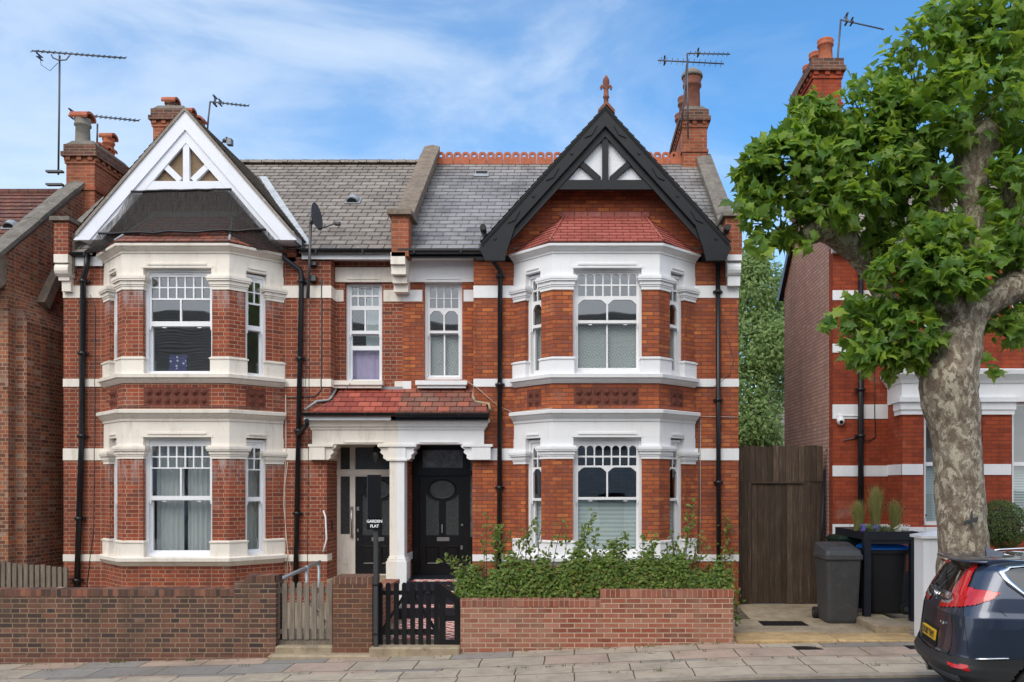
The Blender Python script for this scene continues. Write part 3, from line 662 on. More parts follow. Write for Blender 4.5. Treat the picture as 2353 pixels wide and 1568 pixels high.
def framing(g, cx, zap, sl, off, zc0, zc1, ya, mat, panel):
    p = MB(); zt = zap - off
    p.prism([(cx - (zt - zc1) / sl, zc1 - .05), (cx + (zt - zc1) / sl, zc1 - .05), (cx, zt)], ya + .07, ya + .12); p.build('gable_panel', panel, g)
    b = MB(); hx = (zt - zc0) / sl + .1
    b.box(cx - hx, cx + hx, ya - .005, ya + .09, zc0, zc1); b.build('collar_beam', mat, g)
    b = MB(); b.box(cx - .06, cx + .06, ya + .002, ya + .085, zc1 + .002, zt - .06); b.build('king_post', mat, g)
    for sg in (-1, 1):
        b = MB(); h = (zt - zc1); x1 = sg * h / sl * .62; z1 = zc1 + h * .40
        dx, dz = x1 - sg * .12, z1 - zc1; L = math.hypot(dx, dz); px_, pz_ = -dz / L * .055, dx / L * .055
        q = [(cx + sg * .12 + px_, zc1 + .003 + abs(pz_) * .0 + pz_ + .02), (cx + sg * .12 - px_, zc1 + .003 - pz_ + .02), (cx + x1 - px_, z1 - pz_), (cx + x1 + px_, z1 + pz_)]
        b.prism(q, ya + .006, ya + .08); b.build('strut', mat, g)
PX = -3.407                      # party line between the two houses
rowsU_L = [(zf(656), zf(633)), (zf(682), zf(659))]; twoU_L = (zf(735.6), zf(686)); meetU_L = (zf(747), zf(736)); lowU_L = (zf(850), zf(748))
d3 = lambda py: zf(py)
rowsG_L = [(zf(1048), zf(1025)), (zf(1074), zf(1051))]; twoG_L = (zf(1140), zf(1077)); meetG_L = (zf(1150), zf(1140)); lowG_L = (zf(1267), zf(1151))
rowsU_R = [(zf(650), zf(626.5)), (zf(677), zf(654))]; twoU_R = (zf(733), zf(685.6)); meetU_R = (zf(740), zf(733.5)); lowU_R = (zf(842.6), zf(741))
rowsG_R = [(zf(1047), zf(1023.7)), (zf(1069.6), zf(1051))]; twoG_R = (zf(1142.8), zf(1074)); meetG_R = (zf(1149), zf(1143)); lowG_R = (zf(1264), zf(1149.6))

def make_house(side):
    L = side == 0
    bm = 'brick_left' if L else 'brick_right'; bb = 'brick_left_bay' if L else 'brick_right'; st = 'cream' if L else 'white'; wm = 'upvc' if L else 'white'
    h = thing('semi_detached_house', 'red brick bay-fronted house with white bargeboards, netted gable and cream painted stonework' if L else 'red brick bay-fronted house with black bargeboards, terracotta finial and bright white stonework', 'house', ((-6.68 if L else -.1), 3, .2))
    if L: x0, x1, xl, xr, fl, fr = -9.949, PX, -9.153, -5.678, -8.401, -6.418
    else: x0, x1, xl, xr, fl, fr = PX, 3.195, -1.169, 2.339, -.405, 1.578
    a0, a1 = (x0, xl) if L else (xr, x1)           # outer wall strip
    b0, b1 = (xr, -4.746) if L else (-1.966, xl)   # wall strip beside the recess
    g0, g1 = (xr, -4.822) if L else (-1.986, xl)   # the same strip at porch level
    r0, r1 = (-4.746, PX) if L else (PX, -1.966)
    wl = MB()
    wl.box(a0, a1, 0, .3, -.1, 6.99); wl.box(b0, b1, 0, .3, 3.3, 6.99); wl.box(g0, g1, 0, .7, -.1, 3.3)
    win = (-4.550, -3.816, 4.596, 6.565) if L else (-2.987, -2.227, 4.64, 6.575)
    wl.frame((0, .3), (1, 0), (0, -1)); wl.plate(r0, r1, 4.2, 7.0, -.3, 0, [win]); wl.fr = None
    if L: wl.box(x0, x0 + .25, .3, 7, -.1, 7.0); wl.box(-4.9, -4.75, .72, 4.2, .7, 6.9)
    else: wl.box(x1 - .25, x1, .3, 7, -.1, 7.0); wl.prism([(x1, 6.9), (x1, 6.9)], 0, 0) if 0 else None
    gx = x0 if L else x1 - .25
    wl.loft([[(gx, .0, 6.95), (gx, 7.0, 6.95), (gx, YR, ZR - .05)], [(gx + .25, .0, 6.95), (gx + .25, 7.0, 6.95), (gx + .25, YR, ZR - .05)]])
    wl.box(x0 + .01, x1 - .01, 6.75, 7.0, -.1, 7.0)
    wl.frame((0, 6.7), (1, 0), (0, -1)); wl.plate(x0 + .26, x1 - .26, -.1, 6.9, -.29, 0, [(xl + .6, xr - .6, 1.2, 3.2)]); wl.fr = None
    wl.build('wall', bm, h)
    rm = MB(); rm.box(x0 + .28, x1 - .03, 2.7, 2.8, 3.9, 6.95); rm.frame((0, 4.2), (1, 0), (0, -1)); rm.plate(x0 + .28, x1 - .03, .7, 3.85, -.1, 0, [(xl + .8, xr - .8, .72, 3.05)]); rm.fr = None
    for z in (.62, 3.85, 6.9): rm.box(x0 + .28, x1 - .03, .72 if z < 1 else .42, 6.7, z, z + .1); rm.box(xl + .2, xr - .2, -.05, .5, z, z + .1)
    rm.box(x0 + .26, x0 + .32, .35 if L else .85, 4.2, .6, 6.95); rm.box(x1 - .07, x1 - .02, .72, 4.2, .6, 6.95)
    rm.build('interior', 'room', h)
    # stone string courses
    for z0, z1 in ((6.194, 6.431), (4.465, 4.618), (3.033, 3.262), (1.067, 1.2)):
        for c0, c1 in ((a0, a1), (b0, b1) if z0 > 4 else (g0, g1)):
            ba = MB(); ba.box(c0 - (.006 if c0 in (x0,) else 0) , c1 + (.006 if c1 in (x1,) else 0), -.012, .02, z0, z1)
            if L and c0 == b0:
                ba.box(c1, c1 + .012, -.012, .30, z0, z1)
            if not L and c1 == x1: ba.box(x1, x1 + .006, -.01, .3, z0, z1)
            ba.build('band_course', st, h)
    for z0, z1 in ((6.19, 6.42), (4.44, 4.61)):
        k = .03 if z0 > 5 else .25
        for c0, c1 in ((r0 + (.012 if L else 0), win[0] - k), (win[1] + k, r1)): ba = MB(); ba.box(c0, c1, .287, .31, z0, z1); ba.build('band_course', st, h)
    li = MB(); li.box(r0 + .01, r1 - .002, .26, .4, 6.57, 6.86); li.box(win[0] + .05, win[1] - .05, .245, .26, 6.62, 6.645)
    if not L: li.box(r0, r1, .262, .4, 6.86, 7.0)
    li.build('lintel', st, h)
    si = MB(); sx0, sx1 = (-4.786, -3.773) if L else (-3.125, -2.11)
    si.box(sx0 + .03, sx1 - .03, .17, .5, 4.46, 4.52); si.box(sx0, sx1, .13, .5, 4.52, 4.605); si.build('window_sill', st, h)
    # recess window
    zr_ = lambda py: CAMZ + (HY - py) * 16.42 / F
    if L: sash(h, (0, .3), (1, 0), (0, -1), *win, [(zr_(678), zr_(658)), (zr_(703), zr_(683))], (zr_(760), zr_(713)), (zr_(767.5), zr_(760)), (zr_(872), zr_(770)), 4, False, wm, 1, (zr_(804), zr_(794)), .1)
    else: sash(h, (0, .3), (1, 0), (0, -1), *win, [(zr_(685), zr_(661)), (zr_(708), zr_(687))], (zr_(760), zr_(715)), (zr_(766), zr_(760)), (zr_(862), zr_(768)), 4, True, wm, 2, None, .1, False)
    # bay with its six windows
    bay, (w0, w1), (cl, cr, LC), path = build_bay(h, xl, xr, fl, fr, bb, st)
    ru, tu, mu, lu = (rowsU_L, twoU_L, meetU_L, lowU_L) if L else (rowsU_R, twoU_R, meetU_R, lowU_R)
    rg, tg, mg, lg = (rowsG_L, twoG_L, meetG_L, lowG_L) if L else (rowsG_R, twoG_R, meetG_R, lowG_R)
    for (z0, z1, r_, t_, m_, l_) in ((ZW['sill'][1], ZW['fr'], ru, tu, mu, lu), (ZW['sill2'][1], ZW['fr2'], rg, tg, mg, lg)):
        nb = 2 if (not L and z0 > 4) else 1
        sash(h, (0, -.72), (1, 0), (0, -1), w0, w1, z0, z1, r_, t_, m_, l_, 7, not L, wm, nb, None, .1, L)
        dz = -.085
        sh = lambda q: (q[0] + dz * .3, q[1] + dz * .3)
        sash(h, (xl, 0), cl, (cl.y, -cl.x), LC * .30, LC * .71, z0, z1 - .03, [sh(q) for q in r_], sh(t_), sh(m_), (l_[0], l_[1] + dz * .3), 2, not L, wm, 1, None, .08, L)
        sash(h, (fr, -.72), cr, (cr.y, -cr.x), LC * .29, LC * .70, z0, z1 - .03, [sh(q) for q in r_], sh(t_), sh(m_), (l_[0], l_[1] + dz * .3), 2, not L, wm, 1, None, .08, L)
    # bay roof
    br = MB(); tm = 'tile_brown' if L else 'tile_red'; zt = 7.03; top = 7.80; xi = .84
    e = offs(path, .16); tl_, tr_ = (xl + .98, xr - .98)
    A = [Vector((p.x, p.y, zt)) for p in e]; A[0].y = A[3].y = .02
    T0, T1 = Vector((tl_, .02, top)), Vector((tr_, .02, top))
    br.rows(A[1], A[2], T0, T1, 9); br.rows(A[0], A[1], T0 + Vector((-.02, .0, 0)), T0, 9); br.rows(A[2], A[3], T1, T1 + Vector((.02, 0, 0)), 9)
    br.poly([A[0], A[1], A[2], A[3]], [(0, .3)] * 4)
    br.build('bay_roof', tm, h)
    lr = MB(); lr.tube([A[1] + Vector((0, 0, .02)), T0 + Vector((0, -.01, .02))], .022, 6); lr.tube([A[2] + Vector((0, 0, .02)), T1 + Vector((0, -.01, .02))], .022, 6); lr.box(tl_ - .1, tr_ + .1, -.03, .01, top - .03, top + .06); lr.build('hip_flashing', 'lead' if L else 'tile_red', h)
    # main roof
    rf = MB(); n = 25; sm = 'slate_left' if L else 'slate_right'
    gc, hw = (-7.37, 2.06) if L else (.585, 2.33)
    ga, gb = gc - hw - .05, gc + hw + .05
    ylo = .3; segs = [(gb - .05, PX - .1)] if L else [(PX + .1, ga + .05)]
    for q0, q1 in segs: rf.rows((q0, -.15, EAVE), (q1, -.15, EAVE), (q0, YR, ZR), (q1, YR, ZR), n)
    k0 = int(round(n * (.06 + .15) / (YR + .15)))
    f = k0 / n; yk = -.15 + f * (YR + .15); zk = EAVE + f * (ZR - EAVE)
    q0, q1 = (x0 + .2, gb - .05) if L else (ga + .05, x1 - .2)
    rf.rows((q0, yk, zk), (q1, yk, zk), (q0, YR, ZR), (q1, YR, ZR), n - k0, v0=k0)
    q0, q1 = (x0 + .2, ga) if L else (gb, x1 - .2)
    rf.rows((q0, -.15, EAVE), (q1, -.15, EAVE), (q0, yk, zk), (q1, yk, zk), k0)
    rf.rows((x0 + .05, 7.1, 7.0), (x1 - .05, 7.1, 7.0), (x0 + .05, YR, ZR), (x1 - .05, YR, ZR), 20)
    roof = rf.build('roof', sm, h)
    if L:
        r_ = MB(); k = -9.6
        while k < PX - .2: r_.loft([[(k + .005, YR + .14 * math.cos(a), ZR + .10 * math.sin(a)) for a in lin(0, math.pi, 7)], [(min(k + .445, PX - .15), YR + .13 * math.cos(a), ZR - .008 + .10 * math.sin(a)) for a in lin(0, math.pi, 7)]]); k += .45
        r_.build('ridge_tiles', 'slate_left', roof)
    else:
        r_ = MB(); k = PX + .14; wd = .395; X1 = x1 - .25
        while k < X1 - .2:
            r_.box(k + .006, k + wd - .006, YR - .05, YR + .05, ZR - .02, ZR + .11)
            for m_ in (0, 1):
                cx = k + wd * (.25 + .5 * m_); hw_ = wd * .25 - .008; cz = ZR + .19
                O8 = [(-hw_, -.08), (0, -.08), (hw_, -.08), (hw_, .035), (hw_ * .55, .085), (0, .088), (-hw_ * .55, .085), (-hw_, .035)]
                an = [math.atan2(p[1], p[0]) for p in O8]
                I8 = [(.040 * math.cos(a), .040 * math.sin(a)) for a in an]
                for yy in (YR - .03, YR + .03):
                    for i in range(8):
                        j = (i + 1) % 8; r_.poly([(cx + O8[i][0], yy, cz + O8[i][1]), (cx + O8[j][0], yy, cz + O8[j][1]), (cx + I8[j][0], yy, cz + I8[j][1]), (cx + I8[i][0], yy, cz + I8[i][1])])
                for Q in (O8, I8):
                    for i in range(8):
                        j = (i + 1) % 8; r_.poly([(cx + Q[i][0], YR - .03, cz + Q[i][1]), (cx + Q[j][0], YR - .03, cz + Q[j][1]), (cx + Q[j][0], YR + .03, cz + Q[j][1]), (cx + Q[i][0], YR + .03, cz + Q[i][1])])
            k += wd
        r_.build('ridge_crest', 'terracotta', roof)
    # gable
    if L:
        g, sl, board = gable(h, gc, hw, 9.70, 7.325, -.45, bm, 'pebble', 'timber_white', 'slate_left')
        board(.07, .42, -.45, -.40, 7.19, 'bargeboard'); board(.42, .66, -.42, -.37, 7.19, 'inner_bargeboard')
        framing(g, gc, 9.70, sl, .60, 8.127, 8.316, -.41, 'timber_white', 'pebble')
        for sg in (-1, 1):
            so_ = MB(); so_.poly([(gc + sg * (hw + .0), -.44, 7.2), (gc + sg * (hw - .5), -.44, 7.2), (gc + sg * (hw - .5), 0, 7.2), (gc + sg * (hw + .0), 0, 7.2)]); so_.box(gc + sg * (hw - .02) - .02, gc + sg * (hw - .02) + .02, -.44, 0, 7.2, 7.36)
            so_.build('soffit', 'timber_white', g)
        vl = MB()
        for k in range(9):
            a, b = k / 9, (k + .98) / 9; P0 = Vector((-5.30, .06, 7.22)); P1 = Vector((-7.2, 2.75, 9.56)); u = P0.lerp(P1, a); v = P0.lerp(P1, b); o = Vector((.17, 0, .035)); q = Vector((.0, 0, .03))
            vl.poly([u + q, u + o, v + o, v + q + Vector((0, 0, .015))])
        vl.build('valley_flashing', 'leadpale', roof)
    else:
        g, sl, board = gable(h, gc, hw, 9.72, 7.14, -.45, bm, 'pebblew', 'charcoal', 'slate_right', wallmat='brick_right')
        board(-.012, .40, -.48, -.39, None, 'bargeboard', 'charcoal', True, True); board(.40, .56, -.425, -.36, 7.0, 'inner_bargeboard', 'charcoal', False)
        framing(g, gc, 9.72, sl, .53, 8.163, 8.344, -.40, 'charcoal', 'pebblew')
        for sg in (-1, 1): q = MB(); q.tube([(gc + sg * (hw - .02), -.50, 7.42), (gc + sg * (hw + .0), -.2, 7.42), (gc + sg * (hw + .0), .4, 7.40)], .06, 8); q.build('gable_gutter', 'black', g)
        fi = MB(); fx, fy = gc + .02, -.3
        fz = lambda z: 9.52 + (z - 9.55) * .66
        fi.lathe([(r_ * .72, fz(z_)) for r_, z_ in [(.05, 9.55), (.12, 9.62), (.11, 9.72), (.085, 9.80), (.062, 10.0), (.062, 10.18), (.085, 10.2), (.085, 10.24), (.07, 10.26), (.06, 10.45), (.065, 10.55), (.09, 10.62), (.085, 10.72), (.04, 10.82), (.005, 10.86)]], (fx, fy), 12)
        for sg in (-1, 1): fi.tube([(fx, fy, fz(10.42)), (fx + sg * .045, fy, fz(10.52)), (fx + sg * .08, fy, fz(10.55)), (fx + sg * .10, fy, fz(10.50)), (fx + sg * .09, fy, fz(10.44)), (fx + sg * .075, fy, fz(10.47))], [.028, .03, .028, .024, .02, .014], 8)
        for sg in (-1, 1): fi.loft([[(fx, fy - .16, 9.83), (fx + sg * .16, fy - .16, 9.65), (fx + sg * .16, fy - .16, 9.58), (fx, fy - .16, 9.76)], [(fx, fy + .3, 9.83), (fx + sg * .16, fy + .3, 9.65), (fx + sg * .16, fy + .3, 9.58), (fx, fy + .3, 9.76)]])
        fi.build('finial', 'terracotta_old', g)
    # parapets
    if L:
        coping(h, [(-9.80, -.1, 7.40), (-9.80, 3.45, 10.42)], .36, .14, 'stone2')
        pr = MB(); pr.box(-10.0, -9.72, -.22, .1, 6.98, 7.62); q = pr.build('parapet_pier', 'brick_left', h)
        c = MB(); c.box(-10.05, -9.67, -.28, .35, 7.62, 7.70); c.build('cap_stone', 'stone2', q)
        kb = MB(); kb.box(-9.99, -9.72, -.24, .02, 6.82, 6.98); kb.loft([[(xx, -.22 + .1 - .12 * math.cos(a), 6.70 + .13 * math.sin(a)) for a in lin(-1.57, 1.57, 8)] + [(xx, .02, 6.83), (xx, .02, 6.57)] for xx in (-9.985, -9.725)]); kb.box(-9.96, -9.75, -.14, .02, 6.5, 6.60); kb.box(-9.92, -9.75, -.10, .02, 6.30, 6.5); kb.build('kneeler', 'cream', h)
        coping(h, [(PX - .0, .02, 7.66), (PX + .03, 3.5, 10.62)], .37, .15, 'stone', 8)
        pr = MB(); pr.box(-3.52, -3.19, -.20, .12, 6.95, 7.74); q = pr.build('parapet_pier', 'brickchim', h)
        c = MB(); c.box(-3.585, -3.12, -.28, .4, 7.74, 7.83); c.build('cap_stone', 'stone', q)
        kb = MB()
        for (za, zb, o_) in ((6.8, 7.03, -.2), (6.62, 6.8, -.14), (6.48, 6.62, -.02), (6.33, 6.48, .08)): kb.box(PX - .13, PX + .15, o_, .3, za, zb)
        kb.build('eaves_bracket', 'cream', h)
    else:
        coping(h, [(3.04, -.02, 7.55), (3.05, 3.5, 10.42)], .36, .15, 'stone2', 6)
        pr = MB(); pr.box(2.90, 3.22, -.22, .12, 6.95, 7.70); q = pr.build('parapet_pier', 'brickchim', h)
        c = MB(); c.box(2.84, 3.27, -.30, .4, 7.70, 7.78); c.build('cap_stone', 'stone2', q)
        kb = MB(); kb.box(2.93, 3.21, -.25, .02, 6.86, 6.97); kb.loft([[(xx, -.10 - .13 * math.cos(a), 6.72 + .14 * math.sin(a)) for a in lin(-1.57, 1.57, 8)] + [(xx, .02, 6.86), (xx, .02, 6.58)] for xx in (2.94, 3.2)]); kb.box(2.96, 3.2, -.14, .02, 6.40, 6.58); kb.build('kneeler', 'white', h)
    # eaves
    e0, e1 = (gb - .03, PX - .01) if L else (PX + .01, ga + .02)
    fa = MB(); fa.box(e0, e1, -.07, -.045, 6.93 if L else 6.95, 7.06); fa.build('fascia', 'white' if L else 'black', h)
    sf = MB(); sf.box(r0, r1, -.045, .3, 6.90 + .09, 7.01); sf.build('soffit', 'white', h)
    gutter(h, e0, e1, -.14, 7.10, 'black', .06 if L else .065, kind='half' if L else 'ogee')
    if L: gutter(h, x0 + .2, ga + .15, -.14, 7.04, 'black', .055); fa = MB(); fa.box(x0 + .25, xl + .0, -.07, -.045, 6.80, 6.98); fa.build('fascia', 'white', h)
    else: fa = MB(); fa.box(gb - .5, x1 - .26, -.06, -.03, 6.88, 7.06); fa.build('fascia', 'black', h); fa = MB(); fa.box(xl - .75, xl + .1, -.06, -.03, 6.92, 7.0); fa.build('fascia', 'black', h)
    # chimneys
    if L: chimney(h, -10.02, -9.1, 3.3, 4.9, 8.5, 11.42, pots=[(-9.62, 3.6, .13, .16, 'brickdark', 'halfx'), (-9.42, 4.05, .12, .12, 'terracotta', 'halfx'), (-9.35, 4.5, .12, .10, 'terracotta', 'half')])
    else: chimney(h, 2.46, 3.2, 3.25, 5.5, 8.4, 11.38, pots=[(2.82, 3.7, .20, .85, 'terracotta_old', 'dome'), (2.80, 4.5, .2, .75, 'terracotta_old', None), (2.80, 5.1, .2, .6, 'terracotta_old', None)])
    # downpipes
    if L:
        pipe(h, [(-9.40, -.14, 7.0), (-9.42, -.14, 6.75), (-9.52, -.08, 6.55), (-9.55, -.075, 3.5), (-9.66, -.075, .1)], .052, collars=(6.5, 5.1, 3.5, 1.9, .7))
        pipe(h, [(-5.60, -.14, 7.02), (-5.60, -.14, 6.92), (-5.32, -.08, 6.72), (-5.29, -.07, 6.6), (-5.41, -.07, .5)], .048, collars=(6.5, 5.0, 3.6, 2.0))
        pipe(h, [(-5.08, -.42, 3.78), (-5.09, -.35, 3.70), (-5.36, -.1, 3.5)], .045)
    else:
        pipe(h, [(-1.56, -.14, 7.0), (-1.56, -.14, 6.86), (-1.44, -.07, 6.7), (-1.46, -.07, .3)], .046, collars=(6.6, 4.5, 2.5))
        pipe(h, [(2.78, -.07, 6.95), (2.80, -.07, .2)], .046, collars=(4.2, 2.6, 6.3))
    return h
HL = make_house(0); HR = make_house(1)

# ---- porch halves, doors
YD = .69
def make_porch(h, L):
    st = 'cream' if L else 'white'
    x0, x1 = (-5.07, PX - .0) if L else (PX + .0, -1.75)
    p = MB(); p.box(x0, x1, -.12, .24, 3.34, 3.62); o = p.build('porch', st, h)
    c = MB(); z = 3.62; pa = [(x0, .0), (x0, -.12), (x1, -.12)] if L else [(x0, -.12), (x1, -.12), (x1, 0)]
    c.sweep([(-.1, z), (.02, z), (.03, z + .04), (.06, z + .06), (.075, z + .12), (.11, z + .15), (.115, z + .2), (-.1, z + .2)], pa); c.build('cornice', st, o)
    ld = MB(); a, b = (-4.45, -3.7) if L else (-3.0, -2.25); ld.box(a, b, -.14, -.119, 3.37, 3.39); ld.build('moulding', st, o)
    # corbelled capitals with scalloped brackets
    def bracket(xc, sg, wd=.36, name='bracket'):
        pr = [(0, 0), (0, .30), (.17 + .05, .30), (.2, .24), (.14, .20), (.16, .14), (.10, .09), (.10, .03), (.05, .0)]
        b = MB(); pts = [(xc + sg * u, 3.04 + z) for u, z in pr]
        b.prism(pts if sg > 0 else pts[::-1], -.10, .24); b.build(name, st, o)
    if L:
        b = MB(); b.box(-5.12, -4.822, -.14, .02, 3.04, 3.34); b.box(-5.14, -4.66, -.155, .02, 3.29, 3.34); b.box(-4.84, -4.81, -.01, .69, 3.04, 3.29); b.build('impost', st, o); bracket(-4.822, 1); bracket(-3.60, -1)
        q = MB(); q.box(-3.575, -3.43, -.11, .16, .7, 3.04); q.build('porch_column', st, o)
    else:
        b = MB(); b.box(-1.985, -1.62, -.14, .02, 3.04, 3.34); b.box(-2.16, -1.58, -.155, .02, 3.29, 3.34); b.build('impost', st, o); bracket(-1.986, -1); bracket(-3.26, 1)
        q = MB(); q.box(-3.43, -3.29, -.11, .16, .7, 3.04); q.build('porch_column', st, o)
    ca = MB(); u0, u1 = (-3.60, -3.43) if L else (-3.43, -3.26); ca.box(u0, u1, -.13, .2, 3.06, 3.29); ca.box(u0 - (.03 if L else 0), u1 + (0 if L else .03), -.15, .2, 3.02, 3.06); ca.box(u0 - (.2 if L else 0), u1 + (0 if L else .2), -.155, .2, 3.29, 3.34); ca.build('capital', st, o)
    ba = MB(); v0, v1 = (-3.63, -3.43) if L else (-3.43, -3.235); ba.box(v0, v1, -.17, .2, .3, 1.08); ba.box(v0 + (.02 if L else 0), v1 - (0 if L else .02), -.155, .2, 1.08, 1.13); ba.box(v0 + (.04 if L else 0), v1 - (0 if L else .04), -.13, .2, 1.13, 1.17); ba.build('column_base', st, o)
    # tiled porch roof
    r = MB(); tm = 'tile_porch_red' if L else 'tile_brown'
    s_ = (4.467 - 4.17) / .3
    if L: r.rows((-5.2, -.31, 3.86), (PX, -.31, 3.86), (-4.78, 0.0, 4.17), (PX, .0, 4.17), 3); r.rows((-4.76, 0, 4.17), (PX, 0, 4.17), (-4.62, .3, 4.467), (PX, .3, 4.467), 3, v0=3)
    else: r.rows((PX, -.31, 3.86), (-1.61, -.31, 3.86), (PX, .0, 4.17), (-1.75, .0, 4.17), 3); r.rows((PX, 0, 4.17), (-1.965, 0, 4.17), (PX, .3, 4.467), (-1.99, .3, 4.467), 3, v0=3)
    r.build('porch_roof', tm, o)
    fl = MB()
    if L: fl.tube([(-5.18, -.2, 4.0), (-5.0, -.03, 4.18), (-4.78, -.02, 4.2), (-4.74, .0, 4.25), (-4.70, .29, 4.5)], .025, 6); fl.build('flashing', 'lead', o); fl = MB(); fl.box(-3.9, PX, .27, .3, 4.42, 4.5)
    else: fl.tube([(-1.62, -.2, 3.99), (-1.66, -.05, 4.12), (-1.93, -.02, 4.17), (-1.97, .0, 4.25), (-1.975, .25, 4.52)], .03, 6)
    fl.build('flashing', 'concrete' if not L else 'lead', o)
    f = MB(); f.box(x0 - .1, x1 if L else x1 + .1, -.3, -.27, 3.79, 3.88); f.box(x0 - .1, x1 if L else x1 + .1, -.27, -.1, 3.80, 3.815); f.build('fascia', 'white' if L else 'black', o)
    gutter(o, x0 - .12 if L else x0, x1 if L else x1 + .13, -.36, 3.93, 'black', .05 if L else .06, kind='half' if L else 'ogee')
    # recess: floor, ceiling, side walls
    s = MB()
    if L: s.box(-4.822, PX, 0, .7, .55, .72)
    else: s.box(PX, -1.986, 0, .7, .55, .72)
    s.build('porch_floor', 'concrete' if L else 'navy', o)
    s = MB(); s.box(-4.822 if L else PX, PX if L else -1.986, .2, .75, 3.45, 3.5); s.build('porch_ceiling', 'cream' if L else 'white', o)
    if not L:
        s = MB(); s.box(-3.50, -3.30, .16, .8, .3, 3.45); s.build('party_wall', 'brick_right', o)
        for z0, z1 in ((3.03, 3.26), (1.05, 1.2)): s = MB(); s.box(-3.305, -3.288, .16, .69, z0, z1); s.build('band_course', 'white', o)
    # door and frame
    D = MB().frame((0, YD), (1, 0), (0, -1))
    if L:
        fm = 'cream'; D.plate(-4.822, PX - .1, .72, 3.40, -.1, 0, [(-4.757, -4.562, 2.87, 3.318), (-4.757, -4.562, 1.55, 2.725), (-4.456, -3.56, 2.87, 3.318), (-4.456, -3.54, .74, 2.725)])
        D.box(-4.83, PX - .1, 0, .03, 2.76, 2.85); D.box(-4.74, -4.58, -.02, -.01, .9, 1.42); D.box(-4.72, -4.60, -.01, .012, .95, 1.38)
    else:
        fm = 'black'; D.plate(-3.30, -1.986, .72, 3.42, -.1, 0, [(-3.09, -2.27, 2.9, 3.26), (-3.16, -2.22, .74, 2.725), (-2.13, -2.03, 1.5, 3.26)])
        D.box(-3.3, -1.986, 0, .04, 2.76, 2.84)
    fr_ = D.build('door_frame', fm, h)
    G = MB().frame((0, YD), (1, 0), (0, -1))
    if L:
        for q in ((-4.757, -4.562, 2.87, 3.318), (-4.757, -4.562, 1.55, 2.725), (-4.456, -3.56, 2.87, 3.318)): G.poly([(q[0], -.05, q[2]), (q[1], -.05, q[2]), (q[1], -.05, q[3]), (q[0], -.05, q[3])])
        G.build('fanlight', 'glassfrost', fr_)
        hd = MB().frame((0, YD), (1, 0), (0, -1)); hd.tube([(-4.51, .06, 1.50), (-4.515, .07, 2.1)], .018, 8); hd.tube([(-4.51, 0, 1.52), (-4.51, .06, 1.52)], .03, 8); hd.tube([(-4.515, 0, 2.09), (-4.515, .06, 2.09)], .03, 8); hd.build('pull_handle', 'steel', fr_)
    else:
        for q in ((-3.09, -2.27, 2.9, 3.26), (-2.13, -2.03, 1.5, 3.26)): G.poly([(q[0], -.05, q[2]), (q[1], -.05, q[2]), (q[1], -.05, q[3]), (q[0], -.05, q[3])])
        G.build('fanlight', 'glassfan', fr_)
    a, b = (-4.45, -3.545) if L else (-3.155, -2.225)
    dr = MB().frame((0, YD + .03), (1, 0), (0, -1)); zb, zt = .745, 2.72; m_ = (a + b) / 2
    pan = [(a + .13, m_ - .06, .93, 1.32), (m_ + .06, b - .13, .93, 1.32)]; gl = [(a + .13, m_ - .065, 1.53, 2.38), (m_ + .065, b - .13, 1.53, 2.38)]
    dr.plate(a, b, zb, zt, -.05, 0, gl)
    # curved heads over the tall panes
    n = 10; oc = 2.47; ea, eb = (b - a) * .27, .175
    for u0, u1, w0_, w1_ in gl:
        P_ = [(u0 + (u1 - u0) * k / n) for k in range(n + 1)]
        cz = [min(w1_, oc - (eb + .07) * math.sqrt(max(0, 1 - ((u - m_) / (ea + .1)) ** 2))) for u in P_]
        for k in range(n): dr.poly([(P_[k], .001, cz[k]), (P_[k + 1], .001, cz[k + 1]), (P_[k + 1], .001, w1_), (P_[k], .001, w1_)]); dr.poly([(P_[k], .001, cz[k]), (P_[k + 1], .001, cz[k + 1]), (P_[k + 1], -.05, cz[k + 1]), (P_[k], -.05, cz[k])])
    for u0, u1, w0_, w1_ in pan:
        dr.loft([[(u0, .001, w0_), (u1, .001, w0_), (u1, .001, w1_), (u0, .001, w1_)], [(u0 + .02, .02, w0_ + .02), (u1 - .02, .02, w0_ + .02), (u1 - .02, .02, w1_ - .02), (u0 + .02, .02, w1_ - .02)], [(u0 + .045, .004, w0_ + .045), (u1 - .045, .004, w0_ + .045), (u1 - .045, .004, w1_ - .045), (u0 + .045, .004, w1_ - .045)]])
    EL = lambda f_, dd: [(m_ + ea * f_ * math.cos(t), dd, oc + eb * f_ * math.sin(t)) for t in lin(0, 2 * math.pi * 31 / 32, 32)]
    dr.loft([EL(1.16, .001), EL(1.10, .02), EL(1.0, .016), EL(.98, .002)], False, False)
    dd = dr.build('door', 'blackworn' if L else 'black', h)
    pn = MB().frame((0, YD + .03), (1, 0), (0, -1)); pn.poly(EL(.99, .003))
    for u0, u1, w0_, w1_ in gl: pn.poly([(u0, -.02, w0_), (u1, -.02, w0_), (u1, -.02, w1_), (u0, -.02, w1_)])
    pn.build('door_glass', 'glassfrost', dd)
    lb = MB().frame((0, YD + .03), (1, 0), (0, -1)); c_ = m_ + (.02 if not L else .0); lb.bbox(c_ - .13, c_ + .13, .0, .016, 1.41, 1.49, .006); lb.build('letter_plate', 'steel', dd)
    kn = MB().frame((0, YD + .03), (1, 0), (0, -1))
